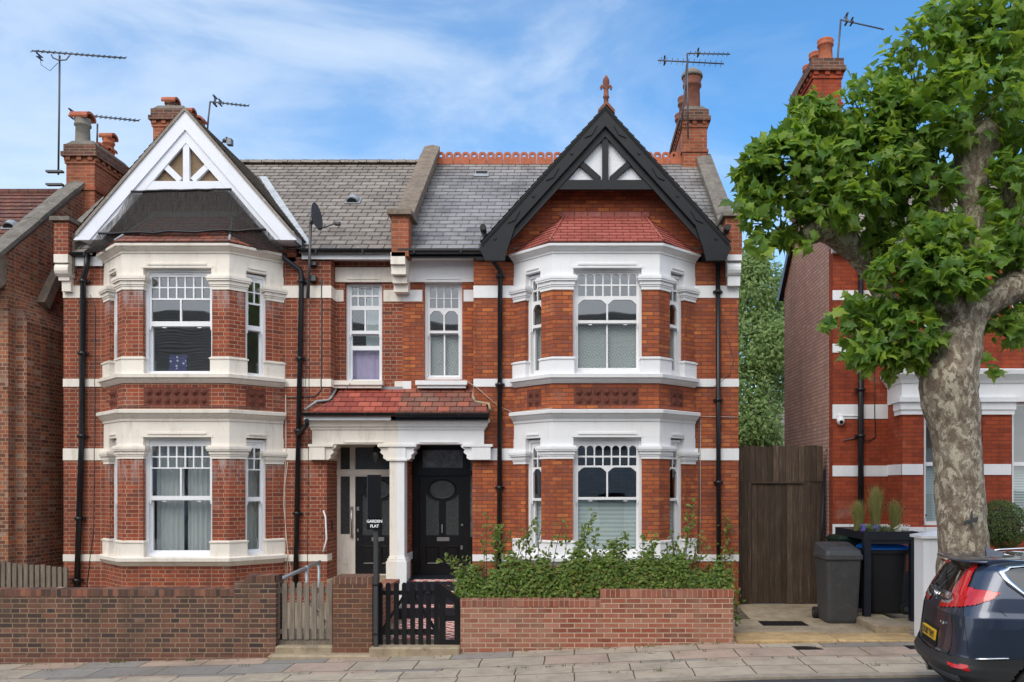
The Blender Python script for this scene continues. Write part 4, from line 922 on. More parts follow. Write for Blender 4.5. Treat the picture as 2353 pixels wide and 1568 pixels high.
    if not L: kn.box(m_ - .012, m_ + .012, 0, .03, 1.58, 1.75); kn.build('knocker', 'steel', dd); kn = MB().frame((0, YD + .03), (1, 0), (0, -1)); kn.tube([(b - .06, 0, 1.74), (b - .06, .012, 1.74)], .022, 10); kn.box(b - .09, b - .05, 0, .008, 1.24, 1.32); kn.build('lock', 'steel', dd)
    else: kn.box(a + .02, a + .07, 0, .01, 2.03, 2.11); kn.box(a + .03, a + .06, 0, .012, 1.42, 1.47); kn.box(a + .03, a + .06, 0, .012, 1.6, 1.66); kn.build('lock', 'steel', dd)
    return o
PL_ = make_porch(HL, True); PR_ = make_porch(HR, False)
# ---------------------------------------------------------------- ground, pavement, road
def pz(x):
    if x < -1.7: return .0236 * (x + 1.7)
    if x < 2.4: return .04 * (x + 1.7)
    return .164 + .012 * (x - 2.4)
def strip(name, mat, y0, y1, za, zb, x0=-30, x1=30, n=90, thick=0, kind='structure'):
    mb = MB(); xs = lin(x0, x1, n)
    for a, b in zip(xs, xs[1:]):
        mb.poly([(a, y0, pz(a) + za), (b, y0, pz(b) + za), (b, y1, pz(b) + zb), (a, y1, pz(a) + zb)])
        if thick: mb.poly([(a, y0, pz(a) + za - thick), (b, y0, pz(b) + za - thick), (b, y0, pz(b) + za), (a, y0, pz(a) + za)])
    o = mb.build(name, mat); o['kind'] = kind; return o
def slabmat(name, cols, bw, bh, off, joint, ms=.012, moss=True, sq=1.0):
    m, t, b, o = newmat(name); uv = nd(t, 'TexCoord').outputs['UV']
    wn = nd(t, 'TexNoise', {'Vector': uv, 'Scale': 3.0, 'Detail': 3.0}); sub = nd(t, 'VectorMath', {0: wn.outputs[1], 1: (.5, .5, .5)}, operation='SUBTRACT'); sc_ = nd(t, 'VectorMath', {0: sub.outputs[0], 'Scale': .03}, operation='SCALE')
    vec = nd(t, 'VectorMath', {0: uv, 1: sc_.outputs[0]}, operation='ADD').outputs[0]
    bt = nd(t, 'TexBrick', {'Vector': vec, 'Color1': (0, 0, 0, 1), 'Color2': (1, 1, 1, 1), 'Mortar': (.5, .5, .5, 1), 'Scale': 1.0, 'Mortar Size': ms, 'Mortar Smooth': .3, 'Bias': 0.0, 'Brick Width': bw, 'Row Height': bh}, offset=off, squash=sq)
    c = ramp(t, bt.outputs[0], [(i / (len(cols) - 1), k) for i, k in enumerate(cols)], 'CONSTANT' if len(cols) > 4 else 'LINEAR')
    g = nd(t, 'TexNoise', {'Vector': uv, 'Scale': 160.0, 'Detail': 3.0}); c = mixc(t, 1.0, c, ramp(t, g.outputs[0], [(.3, .82), (.7, 1.15)]), 'MULTIPLY')
    s = nd(t, 'TexNoise', {'Vector': uv, 'Scale': 2.2, 'Detail': 8.0, 'Roughness': .7}); c = mixc(t, ramp(t, s.outputs[0], [(.45, 0.0), (.72, .5)]), c, (.15, .12, .09))
    s3 = nd(t, 'TexNoise', {'Vector': uv, 'Scale': 11.0, 'Detail': 8.0, 'Roughness': .75}); c = mixc(t, ramp(t, s3.outputs[0], [(.62, 0.0), (.70, .4)]), c, (.10, .08, .06))
    s4 = nd(t, 'TexNoise', {'Vector': uv, 'Scale': .9, 'Detail': 9.0, 'Roughness': .75}); c = mixc(t, ramp(t, s4.outputs[0], [(.48, 0.0), (.66, .45)]), c, (.17, .14, .11))
    gm = nd(t, 'TexVoronoi', {'Vector': uv, 'Scale': 6.0}); c = mixc(t, ramp(t, gm.outputs[0], [(.06, .6), (.085, 0.0)]), c, (.12, .11, .10))
    jn = nd(t, 'TexNoise', {'Vector': uv, 'Scale': 2.3, 'Detail': 4.0}); jc = ramp(t, jn.outputs[0], [(.5, joint), (.66, (.15, .15, .035) if moss else joint)])
    c = mixc(t, bt.outputs[1], c, jc); put(t, b, Base_Color=c, Roughness=.85, Specular_IOR_Level=.25)
    bump(t, b, mth(t, 'ADD', mth(t, 'MULTIPLY', bt.outputs[1], -1.0), mth(t, 'MULTIPLY', g.outputs[0], .2)), .5, .012); return m
M['slabs'] = slabmat('paving_slabs', [(.41, .345, .265), (.25, .23, .205), (.44, .325, .25), (.42, .355, .275), (.29, .265, .235), (.44, .375, .29), (.42, .315, .245), (.36, .31, .25)], .92, .56, .47, (.10, .08, .055))
M['slabs_pale'] = slabmat('pale_paving_slabs', [(.47, .39, .295), (.42, .345, .26), (.50, .42, .32)], .78, .5, .03, (.085, .07, .05), .010)
g = MB(); g.poly([(-900, -900, -1.2), (900, -900, -1.2), (900, 900, -1.2), (-900, 900, -1.2)]); g = g.build('ground', 'soil'); g['kind'] = 'structure'
strip('pavement', 'slabs', -4.61, -3.0, -.022, -.002)
strip('pavement_edge', 'slabs_pale', -5.46, -4.61, -.035, -.022)
strip('kerb', 'kerb', -5.62, -5.46, -.038, -.034, thick=.04)
strip('road', 'asphalt', -15.2, -5.61, -.12, -.070)
strip('far_kerb', 'kerb', -15.35, -15.2, -.08, -.08); strip('opposite_pavement', 'slabs', -19, -15.35, -.07, -.08)
gd = MB()
for (x0, x1, m_) in ((-11.3, -4.5, 'gravel'), (-4.5, -3.2, 'gravel'), (-1.75, 3.1, 'soil')):
    q = MB(); q.poly([(x0, -3.3, .10), (x1, -3.3, .10), (x1, 1.0, .32), (x0, 1.0, .32)]); o = q.build('front_garden', m_); o['kind'] = 'structure'
q = MB(); q.poly([(-30, -3.3, -.3), (-11.3, -3.3, -.3), (-11.3, 8, -.2), (-30, 8, -.2)]); o = q.build('side_ground', 'soil'); o['kind'] = 'structure'
# red and white tiled path with two dark steps
m, t, b, o = newmat('path_tiles'); uv = nd(t, 'TexCoord').outputs['UV']
mp = nd(t, 'Mapping', {'Vector': uv, 'Rotation': (0, 0, R(45)), 'Scale': (6.2, 6.2, 1)}); ck = nd(t, 'TexChecker', {'Vector': mp.outputs[0], 'Color1': (.34, .045, .03, 1), 'Color2': (.30, .05, .03, 1), 'Scale': 1.0})
bt = nd(t, 'TexBrick', {'Vector': mp.outputs[0], 'Color1': (.50, .08, .045, 1), 'Color2': (.56, .11, .06, 1), 'Mortar': (.85, .80, .76, 1), 'Scale': 1.0, 'Mortar Size': .12, 'Brick Width': 1.0, 'Row Height': 1.0}, offset=0.0)
put(t, b, Base_Color=bt.outputs[0], Roughness=.6); M['path_tiles'] = m
q = MB(); q.poly([(-3.02, -3.05, .115), (-1.80, -3.05, .115), (-1.80, -1.2, .15), (-3.02, -1.2, .15)]); o = q.build('tiled_path', 'path_tiles'); o['kind'] = 'structure'
q = MB(); q.poly([(-3.2, -3.3, .10), (-1.74, -3.3, .10), (-1.74, 0, .14), (-3.2, 0, .14)]); o = q.build('path_border', 'concrete'); o['kind'] = 'structure'
st = thing('front_steps', 'dark edged red tiled steps leading up to the glossy black front door', 'steps', (-2.45, -.6, .13))
for k, (ya, yb, z0, z1) in enumerate(((-1.2, 0, .13, .33), (-.78, 0, .33, .53), (-.36, .0, .53, .71))):
    q = MB(); q.box(-3.20, -1.74, ya, yb, z0, z1); q.build('riser', 'navy', st); q = MB(); q.box(-3.1, -1.85, ya + .06, yb - .02 if k < 2 else -.02, z1, z1 + .006); q.build('tread', 'path_tiles', st)
fc = MB(); fc.box(2.42, 5.3, -3.42, .3, -.2, .19); fc.box(5.3, 12, -3.0, .3, -.2, .22); o = fc.build('forecourt', 'concrete'); o['kind'] = 'structure'
ys = MB(); ys.bbox(2.47, 3.98, -3.62, -2.95, .02, .215, .02); ys.bbox(4.0, 5.28, -3.60, -2.98, .02, .21, .02); o = ys.build('yorkstone_edge', 'yellowstone'); o['kind'] = 'structure'
sp = MB(); sp.box(4.80, 5.35, -2.9, -.4, .19, .30); o = sp.build('concrete_plinth', 'concrete'); o['kind'] = 'structure'
for nm, x, y, lab in (('drain_cover', 3.55, -2.0, 'dark rectangular drain cover in the cracked concrete before the brown boarded gate'), ('stopcock_cover', 3.42, -3.95, 'small black square cover in pale paving, nearer the brick wall'), ('stopcock_cover', 5.05, -4.0, 'small black square cover in pale paving, close to the parked car')):
    q = MB(); wd, dp = (.38, .22) if 'drain' in nm else (.20, .13); z = .194 if 'drain' in nm else pz(x) - .016
    q.box(x - wd, x + wd, y - dp, y + dp, z - .02, z + .004)
    for k in range(7): xx = x - wd + .04 + k * (2 * wd - .08) / 7; q.box(xx, xx + .02, y - dp + .03, y + dp - .03, z + .004, z + .008)
    tag(q.build(nm, 'pipe'), lab, 'cover')
q = MB(); x, y = -6.35, -5.2; q.box(x - .55, x + .55, y - .28, y + .28, pz(x) - .06, pz(x) - .035)
for k in range(12): q.box(x - .5 + k * .083, x - .46 + k * .083, y - .24, y + .24, pz(x) - .035, pz(x) - .03)
tag(q.build('manhole_cover', 'pipe'), 'iron manhole cover set into the pavement before the long dark brick wall', 'cover')

# ---------------------------------------------------------------- garden walls, piers, gates
YG = -3.5
gw = thing('garden_wall', 'long dark brown brick garden wall with stepped end pier beside the grey picket gate', 'wall', (-8, YG + .12, -.1))
q = MB(); q.box(-13.5, -5.17, YG, YG + .23, -.5, .86); q.box(-5.17, -4.54, YG - .01, YG + .34, -.5, 1.06); q.build('brickwork', 'brick_garden_dark', gw)
q = MB(); q.box(-13.5, -5.17, YG - .004, YG + .236, .86, .965); q.build('coping', 'coping_garden_dark', gw)
q = MB(); q.box(-5.17, -4.54, YG - .012, YG + .342, 1.06, 1.075); q.box(-5.02, -4.56, YG + .0, YG + .33, 1.075, 1.17); q.build('pier_cap', 'coping_garden_dark', gw)
q = MB(); q.box(-13.5, -4.53, YG - .018, YG + .1, -.6, -.03); q.build('footing', 'brickdark', gw)
gp = thing('gate_pier', 'short square brown brick pier standing between the two garden gates', 'pier', (-3.38, YG + .2, .1))
q = MB(); q.box(-3.675, -3.075, YG, YG + .46, -.3, 1.04); q.build('brickwork', 'brick_pier', gp); q = MB(); q.box(-3.68, -3.07, YG - .004, YG + .464, 1.04, 1.15); q.build('coping', 'coping_pier', gp)
rw = thing('garden_wall', 'stepped red brick garden wall carrying the overgrown green hedge', 'wall', (.3, YG + .12, .1))
q = MB(); q.box(-1.735, .40, YG, YG + .23, -.3, .70); q.box(.40, 2.417, YG, YG + .23, -.3, .84); q.build('brickwork', 'brick_garden_red', rw)
q = MB(); q.box(-1.739, .40, YG - .004, YG + .234, .70, .81); q.box(.396, 2.421, YG - .004, YG + .234, .84, .95); q.build('coping', 'coping_garden_red', rw)
iw = thing('path_wall', 'low brick dividing wall running from the gate pier back to the white porch column', 'wall', (-3.35, -2, .1))
q = MB(); q.box(-3.42, -3.19, -3.03, -1.05, 0, .76); q.build('brickwork', 'brick_garden_red', iw); q = MB(); q.box(-3.43, -3.18, -3.03, -1.04, .76, .84); q.build('coping', 'coping_garden_red', iw)
sl_ = MB(); sl_.bbox(-3.1, -1.74, YG - .12, YG + .5, -.12, .10, .02); tag(sl_.build('gate_step', 'concrete'), 'worn pale concrete step under the black picket gate', 'step')
sl_ = MB(); sl_.bbox(-4.62, -3.05, YG - .16, YG + .5, -.3, -.005, .03); sl_.bbox(-4.56, -3.68, YG - .02, YG + .4, -.1, .10, .02); tag(sl_.build('gate_step', 'concrete'), 'cracked grey concrete step under the weathered grey picket gate', 'step')
def picket(mb, x, w_, y, z0, z1, th=.022):
    h = w_ / 2; pts = [(x - h, z0), (x + h, z0), (x + h, z1 - h)] + [(x + h * math.cos(a), z1 - h + h * math.sin(a)) for a in lin(.35, math.pi - .35, 6)] + [(x - h, z1 - h)]
    mb.prism(pts, y, y + th)
def gate(name, label, xs, wd, y, z0, z1, rails, mat, jit=0):
    g = thing(name, label, 'gate', ((xs[0] + xs[-1]) / 2, y, z0))
    for x in xs: q = MB(); picket(q, x, wd + random.uniform(-jit, jit) * .3, y, z0 + random.uniform(0, jit), z1 + random.uniform(-jit, jit)); q.build('picket', mat, g)
    for za, zb in rails: q = MB(); q.box(xs[0] - wd / 2, xs[-1] + wd / 2, y + .023, y + .06, za, zb); q.build('rail', mat, g)
    return g
yg = -3.4; k_ = 12.6 / F; ZG = lambda py: CAMZ + (HY - py) * k_; XG = lambda px: (px - CX) * k_
gg = gate('picket_gate', 'weathered grey wooden picket gate between the dark brick wall and the brick pier', lin(XG(637), XG(755.5), 8), .073, yg, ZG(1470), ZG(1338), [(ZG(1364), ZG(1352)), (ZG(1458), ZG(1447)), (ZG(1484), ZG(1472))], 'woodgrey', .012)
q = MB(); q.box(XG(758.5), XG(764), yg - .01, yg + .07, ZG(1490), ZG(1335)); q.build('gate_post', 'woodgrey', gg)
q = MB(); q.prism([(XG(690), ZG(1364)), (XG(698), ZG(1364)), (XG(757), ZG(1443)), (XG(757), ZG(1455))], yg + .024, yg + .058); q.build('brace', 'woodgrey', gg)
bgx = [XG(p) for p in (873.6, 891.6, 910.3, 928.8, 948, 966.7, 984.5, 1002.7)]
bg_ = gate('picket_gate', 'black painted picket gate with round topped pales before the tiled path', bgx, .074, yg, ZG(1481), ZG(1339), [(ZG(1368), ZG(1358)), (ZG(1460), ZG(1447))], 'black')
for a, b in (((876, 1452), (930, 1366)), ((1001, 1452), (950, 1366))): q = MB(); dx = 4; pts = [(XG(a[0] - dx), ZG(a[1])), (XG(a[0] + dx), ZG(a[1])), (XG(b[0] + dx), ZG(b[1])), (XG(b[0] - dx), ZG(b[1]))]; q.prism(pts, yg + .025, yg + .055); q.build('brace', 'black', bg_)
q = MB(); ring = [(XG(983) + .035 * math.cos(a), yg + .0, ZG(1368) + .045 * math.sin(a)) for a in lin(0, 6.283, 14)]; q.tube(ring, .009, 6, False); q.build('ring_latch', 'pipe', bg_)
pn = thing('gate_side_panel', 'fixed black timber panel with sloping top between black gate and red brick wall', 'panel', (XG(1033), yg, ZG(1485)))
q = MB(); q.box(XG(1009), XG(1023), yg, yg + .07, ZG(1487), ZG(1352)); q.build('post', 'black', pn)
q = MB(); q.box(XG(1044), XG(1056.5), yg, yg + .07, ZG(1487), ZG(1382)); q.build('post', 'black', pn)
q = MB(); q.prism([(XG(1008), ZG(1357)), (XG(1056.5), ZG(1396)), (XG(1056.5), ZG(1378)), (XG(1010), ZG(1340))], yg - .01, yg + .08); q.build('top_rail', 'black', pn)
q = MB(); q.box(XG(1023), XG(1044), yg + .01, yg + .06, ZG(1428), ZG(1415)); q.build('rail', 'black', pn); q = MB(); q.box(XG(1023), XG(1044), yg + .005, yg + .065, ZG(1487), ZG(1472)); q.build('rail', 'black', pn)
# sign on its post
ys_ = -3.56; k2 = (ys_ + 16) / F; XS = lambda px: (px - CX) * k2; ZS = lambda py: CAMZ + (HY - py) * k2
sg = thing('garden_sign', 'black house sign on a tall square dark grey post beside the black gate', 'sign', (XS(863), ys_, ZS(1487)))
q = MB(); q.bbox(XS(858), XS(867.5), ys_, ys_ + .06, ZS(1489), ZS(1212), .006); q.build('post', 'postgrey', sg)
q = MB(); q.bbox(XS(845.5), XS(876.5), ys_ - .03, ys_ - .005, ZS(1192.5), ZS(1092), .003); bd_ = q.build('board', 'signblack', sg); q = MB(); q.box(XS(844.6), XS(845.5), ys_ - .031, ys_ - .004, ZS(1192.5), ZS(1092)); q.box(XS(845.5), XS(876.5), ys_ - .031, ys_ - .004, ZS(1092), ZS(1091.3)); q.build('edge_trim', 'alu', bd_)
q = MB(); q.bbox(XS(843.5), XS(879.5), ys_ - .03, ys_ - .003, ZS(1217), ZS(1191), .003); pl = q.build('name_plate', 'signblack', sg)
text('GARDEN', .060, (XS(861.7), ys_ - .032, ZS(1198.3)), (R(90), 0, 0), pl, 'letters'); text('FLAT', .060, (XS(861.7), ys_ - .032, ZS(1209.3)), (R(90), 0, 0), pl, 'letters')
for z in (ZS(1345), ZS(1458)): q = MB(); q.box(XS(857.3), XS(868.2), ys_ - .004, ys_ + .064, z - .012, z + .012); q.build('strap', 'pipe', sg)
# handrails
hr = thing('handrail', 'sloping grey tubular handrail climbing from the wall pier towards the porch', 'handrail', (-4.3, -2, .2))
q = MB(); q.tube([W(633, 1337, -3.15), W(684, 1314, -2.0), W(735, 1291.5, -.55)], .033, 10); q.build('rail', 'galv', hr)
for px_, y in ((705, -1.5), (733, -.6)): p = W(px_, 1300 if y < -1 else 1292, y); q = MB(); q.tube([(p.x, y, .15), (p.x, y, p.z)], .028, 8); q.build('post', 'galv', hr)
gb = MB(); gb.tube([(-4.87, .0, 2.05), (-4.87, -.05, 2.05), (-4.82, -.09, 1.93), (-4.80, -.09, 1.5), (-4.84, -.09, 1.35), (-4.88, -.05, 1.26), (-4.88, 0, 1.26)], .016, 8); gb.build('grab_handle', 'white', HL)
kb = MB(); kb.bbox(-4.86, -4.815, .28, .40, 1.63, 1.85, .01); kb.build('key_safe', 'pipe', HL)
# lamp in the cream porch
lm = thing('porch_lantern', 'small black lantern hanging from the ceiling of the cream painted porch', 'lantern', (-3.93, .3, 3.05))
q = MB(); q.lathe([(.012, 3.45), (.012, 3.33), (.05, 3.31), (.085, 3.27), (.09, 3.25), (.06, 3.25)], (-3.93, .3), 12); q.build('hood', 'pipe', lm); q = MB(); q.lathe([(.05, 3.25), (.08, 3.18), (.075, 3.08), (.03, 3.0), (.005, 2.98)], (-3.93, .3), 12); q.build('globe', 'glassfrost', lm)

# cables clipped to the walls
def cable(pts, r=.008, mat='cable', house=HL): MB().tube(pts, r, 5).build('cable', mat, house)
cable([(-9.42, -.01, 6.25), (-9.33, -.012, 6.0), (-9.34, -.012, 3.5), (-9.36, -.012, 1.7), (-9.5, -.012, .5)])
cable([(-5.62, -.012, 4.3), (-5.61, -.012, 3.2), (-5.66, -.012, 2.2), (-5.58, -.012, 1.3), (-5.6, -.012, .3)], .010, 'cablew'); cable([(-5.58, -.012, 3.0), (-5.64, -.012, 2.5), (-5.62, -.012, 1.6), (-5.52, -.012, .9), (-5.5, -.012, .2)], .008, 'cablew')
cable([(-5.15, -.02, 6.9), (-5.16, -.012, 5), (-5.18, -.012, 3.0), (-5.2, -.012, .4)], .007); cable([(-4.93, -.05, 6.6), (-4.92, -.012, 6.4), (-4.93, -.012, 4.4), (-5.05, -.012, 4.28), (-5.6, -.012, 4.25)], .013); cable([(-5.22, -.012, 6.6), (-5.23, -.012, 4.4), (-5.1, -.36, 3.85), (-4.5, -.05, 4.3), (-4.35, .25, 4.7)], .006)
cable([(-9.15, -.02, 3.98)] + [(-9.1 + .05, -.05, 3.97), (-8.42, -.74, 4.01), (-6.4, -.74, 4.0), (-5.72, -.03, 4.02), (-5.7, -.012, 4.27), (-5.3, -.012, 4.25)], .008)
cable([(-2.15, -.02, 4.6), (-1.9, -.05, 4.45), (-1.5, -.02, 4.1), (-1.2, -.02, 3.96), (-.41, -.76, 3.98)], .006, 'cablew', HR); cable([(2.42, -.02, 3.9), (2.42, -.02, 2.5), (2.40, -.02, 1.2)], .012, 'cable', HR); cable([(2.46, -.02, 3.85), (2.45, -.02, 2.6), (2.46, -.02, 1.1)], .005, 'cablew', HR); cable([(2.36, -.02, 3.89), (3.19, -.02, 3.87)], .006, 'cablew', HR)
cable([(2.86, -.012, 6.0), (2.95, -.012, 5.5), (3.1, -.012, 5.0), (3.02, -.012, 4.7), (2.7, -.012, 4.45), (2.4, -.012, 4.46)], .005, 'cable', HR)
cw = MB().tube([(-11.2, -.75, .62), (-10.2, -.8, .6), (-9.7, -.5, .62), (-9.3, -.6, .60), (-8.9, -1.0, .56), (-8.3, -1.0, .55)], .012, 5); tag(cw.build('loose_cable', 'cablew'), 'pale loose cable trailing along behind the long dark brick wall', 'cable')

# curtains and blinds
cloth('net_curtain', (0, -.72), (1, 0), (0, -1), -7.95, -7.42, 1.25, 3.36, -.36, 'net', 'grey net curtain left half behind the cream house ground floor bay window', folds=6, group='net curtains in the ground floor bay')
cloth('net_curtain', (0, -.72), (1, 0), (0, -1), -7.36, -6.80, 1.25, 3.36, -.38, 'net', 'grey net curtain right half behind the cream house ground floor bay window', folds=7, group='net curtains in the ground floor bay')
c2 = Vector((-5.678 + 6.418, .72)).normalized(); LC2 = math.hypot(.74, .72)
cloth('net_curtain', (-6.418, -.72), c2, (c2.y, -c2.x), LC2 * .28, LC2 * .72, 1.25, 3.36, -.34, 'net', 'grey net curtain in the narrow right side window of the cream ground floor bay', folds=4, group='net curtains in the ground floor bay')
cloth('curtain', (0, .3), (1, 0), (0, -1), -4.52, -3.85, 4.63, 5.33, -.30, 'purple', 'lilac curtain in the lower part of the middle first floor window', folds=5, amp=.015)
cloth('curtain', (0, .3), (1, 0), (0, -1), -4.22, -3.84, 5.33, 6.5, -.34, 'blind', 'pale curtain in the upper part of the middle first floor window', folds=2, amp=.01)
for (O, t_, n_, u0, u1, z0, z1, wh) in (((0, -.72), (1, 0), (0, -1), -.02, 1.25, 4.68, 5.57, 'wide centre window of the white first floor bay'), ((0, .3), (1, 0), (0, -1), -2.93, -2.28, 4.7, 5.62, 'middle first floor window above the black door'),
     ((-1.169, 0), (Vector((.764, -.72)).normalized()), (Vector((-.72, -.764)).normalized()), .33, .73, 4.68, 5.55, 'narrow left window of the white first floor bay'), ((1.578, -.72), (Vector((.761, .72)).normalized()), (Vector((.72, -.761)).normalized()), .32, .72, 4.68, 5.55, 'narrow right window of the white first floor bay')):
    cloth('lace_panel', O, t_, n_, u0, u1, z0, z1, -.27, 'lace', 'white patterned lace panel in the ' + wh, amp=0, folds=1, group='lace panels in the white house')
    cloth('liner', O, t_, n_, u0, u1, z0, z1, -.29, 'room', None, amp=0, folds=1, parent=None) if 0 else None
m, t, b, o = newmat('window_shade'); uv = nd(t, 'TexCoord').outputs['UV']; sx_ = nd(t, 'SeparateXYZ', {'Vector': uv}); wv = mth(t, 'SINE', mth(t, 'MULTIPLY', sx_.outputs[1], 78.0)); put(t, b, Base_Color=ramp(t, mth(t, 'ADD', mth(t, 'MULTIPLY', wv, .5), .5), [(.35, (.52, .60, .60)), (.65, (.72, .78, .77))]), Roughness=.8); M['shade'] = m
for (O, t_, n_, u0, u1, wh) in (((0, -.72), (1, 0), (0, -1), -.02, 1.25, 'centre window of the white ground floor bay'), ((-1.169, 0), (Vector((.764, -.72)).normalized()), (Vector((-.72, -.764)).normalized()), .33, .73, 'left side window of the white ground floor bay'), ((1.578, -.72), (Vector((.761, .72)).normalized()), (Vector((.72, -.761)).normalized()), .32, .72, 'right side window of the white ground floor bay')):
    cloth('window_blind', O, t_, n_, u0, u1, 1.25, 2.30, -.26, 'shade', 'pale striped blind in the lower ' + wh, 'blind', amp=0, folds=1, group='striped blinds in the white house')
# things seen in the cream house first floor window
bx = MB(); bx.bbox(-7.72, -7.38, -.36, -.30, 4.62, 5.02, .01)
mm, t, b, o = newmat('speckled_blue'); uv = nd(t, 'TexCoord').outputs['UV']; vo = nd(t, 'TexVoronoi', {'Vector': uv, 'Scale': 14.0}); put(t, b, Base_Color=ramp(t, vo.outputs[0], [(.25, (.5, .5, .55)), (.32, (.05, .05, .16))]), Roughness=.8); M['speckled'] = mm
tag(bx.build('patterned_box', 'speckled'), 'navy and white patterned box on the sill of the cream first floor bay window', 'box')
bn = MB(); Wd = 15.55 / F
A = lambda px, py, y: W(px, py, y)
top = [A(302 + (532 - 302) * i / 12, 441 - 6 * (i / 12), -.47) + Vector((0, 0, -.0)) for i in range(13)]
bot = [A(227 + (612 - 227) * i / 12, 536 - 8 * (i / 12) + (3 if i % 3 == 1 else 0), -.62 - .18 * math.sin(math.pi * i / 12)) for i in range(13)]
sk = [A(195 + (655 - 195) * i / 12, 580 - 5 * (i / 12), -.40 - .25 * math.sin(math.pi * i / 12)) for i in range(13)]
mid = [a.lerp(b_, .5) + Vector((0, .06, -.02)) for a, b_ in zip(top, bot)]
for ra, rb in ((top, mid), (mid, bot)):
    for i in range(12): bn.poly([rb[i], rb[i + 1], ra[i + 1], ra[i]], None, True)
for i in (0, 1, 2, 9, 10, 11):
    bn.poly([sk[i], sk[i + 1], bot[i + 1], bot[i]], None, True)
no = tag(bn.build('bird_netting', 'birdnet'), 'dark bird netting stretched under the white bargeboards over the bay roof', 'netting')
for row, r_ in ((top, .022), (bot, .022)): q = MB().tube([p + Vector((0, -.01, random.uniform(-.008, .008))) for p in row], r_, 6); q.build('edge_batten', 'pipe', no)

# roof vents, dish, aerials
def vent(house, c, mat, dome):
    q = MB(); d_ = Vector((0, math.cos(R(40.8)), math.sin(R(40.8)))); n_ = Vector((0, -d_.z, d_.y)); c = Vector(c) + n_ * .02; e = Vector((1, 0, 0))
    P_ = lambda u, v, h: c + e * u + d_ * v + n_ * h
    q.loft([[P_(-.17, -.14, 0), P_(.17, -.14, 0), P_(.15, .16, 0), P_(-.15, .16, 0)], [P_(-.17, -.14, .02), P_(.17, -.14, .02), P_(.15, .16, .02), P_(-.15, .16, .02)]])
    if dome: q.loft([[P_(.13 * math.cos(a), v, .02 + hh * math.sin(a)) for a in lin(0, math.pi, 9)] for v, hh in ((-.1, .12), (.05, .11), (.15, .02))])
    o_ = q.build('roof_vent', mat, house)
    q = MB()
    if dome: q.poly([P_(.11 * math.cos(a), -.102, .02 + .095 * math.sin(a)) for a in lin(0, math.pi, 9)])
    else: q.box(c.x - .13, c.x + .13, c.y - .02, c.y + .05, c.z + .03, c.z + .075)
    q.build('vent_mouth', 'pipe', o_)
yv = 1.75; vent(HL, (Xp(812, yv), yv, roofz(yv)), 'lead', True)
yv = 2.95; vent(HR, (Xp(1107, yv), yv, roofz(yv)), 'lead', False)
sd = thing('satellite_dish', 'dark satellite dish on a tall pole beside the downpipe of the cream house', 'dish', W(712, 640, -.18))
q = MB(); q.tube([W(707, 686, -.12), W(711, 600, -.2), W(714, 512, -.25)], .028, 8); q.box(-5.14, -5.0, -.14, 0, 6.5, 6.6); q.box(-5.14, -5.0, -.14, 0, 6.8, 6.86); q.build('pole', 'aerial', sd)
cd = W(729, 498, -.25); ax = Vector((1, -.12, .12)).normalized(); up = Vector((0, 0, 1)); u_ = (up - ax * up.dot(ax)).normalized(); v_ = ax.cross(u_)
q = MB(); q.loft([[cd + ax * (-.10 + .10 * r_ ** 2) + (u_ * math.cos(a) * 1.08 + v_ * math.sin(a)) * r_ * .245 for a in lin(0, 6.2832 * 23 / 24, 24)] for r_ in (.05, .4, .7, .9, 1.0)], True, True); q.build('reflector', 'aerial', sd)
q = MB(); a_ = cd - u_ * .245; b_ = W(770, 514, -.3); q.tube([cd - ax * .1, W(715, 515, -.25)], .04, 6); q.tube([a_, b_], .014, 6); q.tube([b_, b_ + Vector((.1, 0, -.01))], .04, 8); q.build('feed_arm', 'aerial', sd)
def yagi(label, y, mast, boom, n, el=.12, extra=None, r=.016, tilt=.6):
    t_ = thing('tv_aerial', label, 'aerial', W(*mast[0], y))
    q = MB(); q.tube([W(px, py, y) for px, py in mast], r * 1.25, 7); q.build('mast', 'aerial', t_)
    A_, B_ = W(*boom[0], y - .15), W(*boom[1], y + .25); q = MB(); q.tube([A_, B_], r, 6)
    for i in range(n):
        p = A_.lerp(B_, (i + .5) / n); q.tube([p + Vector((-.03, -el * .8, -el * tilt)), p + Vector((.03, el * .8, el * tilt))], .0095, 4)
    q.build('boom', 'aerial', t_)
    if extra:
        for px, py, h in extra: p = W(px, py, y); q = MB(); q.box(p.x - .018, p.x + .018, p.y - .1, p.y + .1, p.z - h * .8, p.z - h * .55); q.box(p.x - .018, p.x + .018, p.y - .1, p.y + .1, p.z + h * .55, p.z + h * .8); q.box(p.x - .02, p.x + .02, p.y - .02, p.y + .02, p.z - h * .55, p.z + h * .55); q.build('reflector', 'aerial', t_)
    return t_
ta = yagi('tallest tv aerial with long boom, on a mast strapped to the far left chimney', 1.75, [(134, 402), (136, 250), (137, 128)], [(73, 117), (289, 134)], 17, extra=[(91, 131, .05)])
q = MB(); q.tube([W(118, 126, 1.7), W(121, 133, 1.7), W(135, 139, 1.7), W(152, 138, 1.7), W(160, 128, 1.7)], .014, 6); q.build('bracket', 'aerial', ta); q = MB(); q.box(-11.4, -11.05, 1.7, 1.8, 9.30, 9.34); q.box(-11.4, -11.05, 1.7, 1.8, 9.02, 9.06); q.build('wall_bracket', 'aerial', ta); q = MB(); q.tube([W(91, 131, 1.7), W(95, 150, 1.7), W(115, 163, 1.7), W(133, 145, 1.7)], .006, 5); q.build('cable', 'pipe', ta)
yagi('shorter tv aerial rising behind the grey pot of the far left chimney', 3.2, [(223, 330), (224, 285)], [(165, 262), (320, 278)], 14, extra=[(178, 266, .05), (164, 262, .12)])
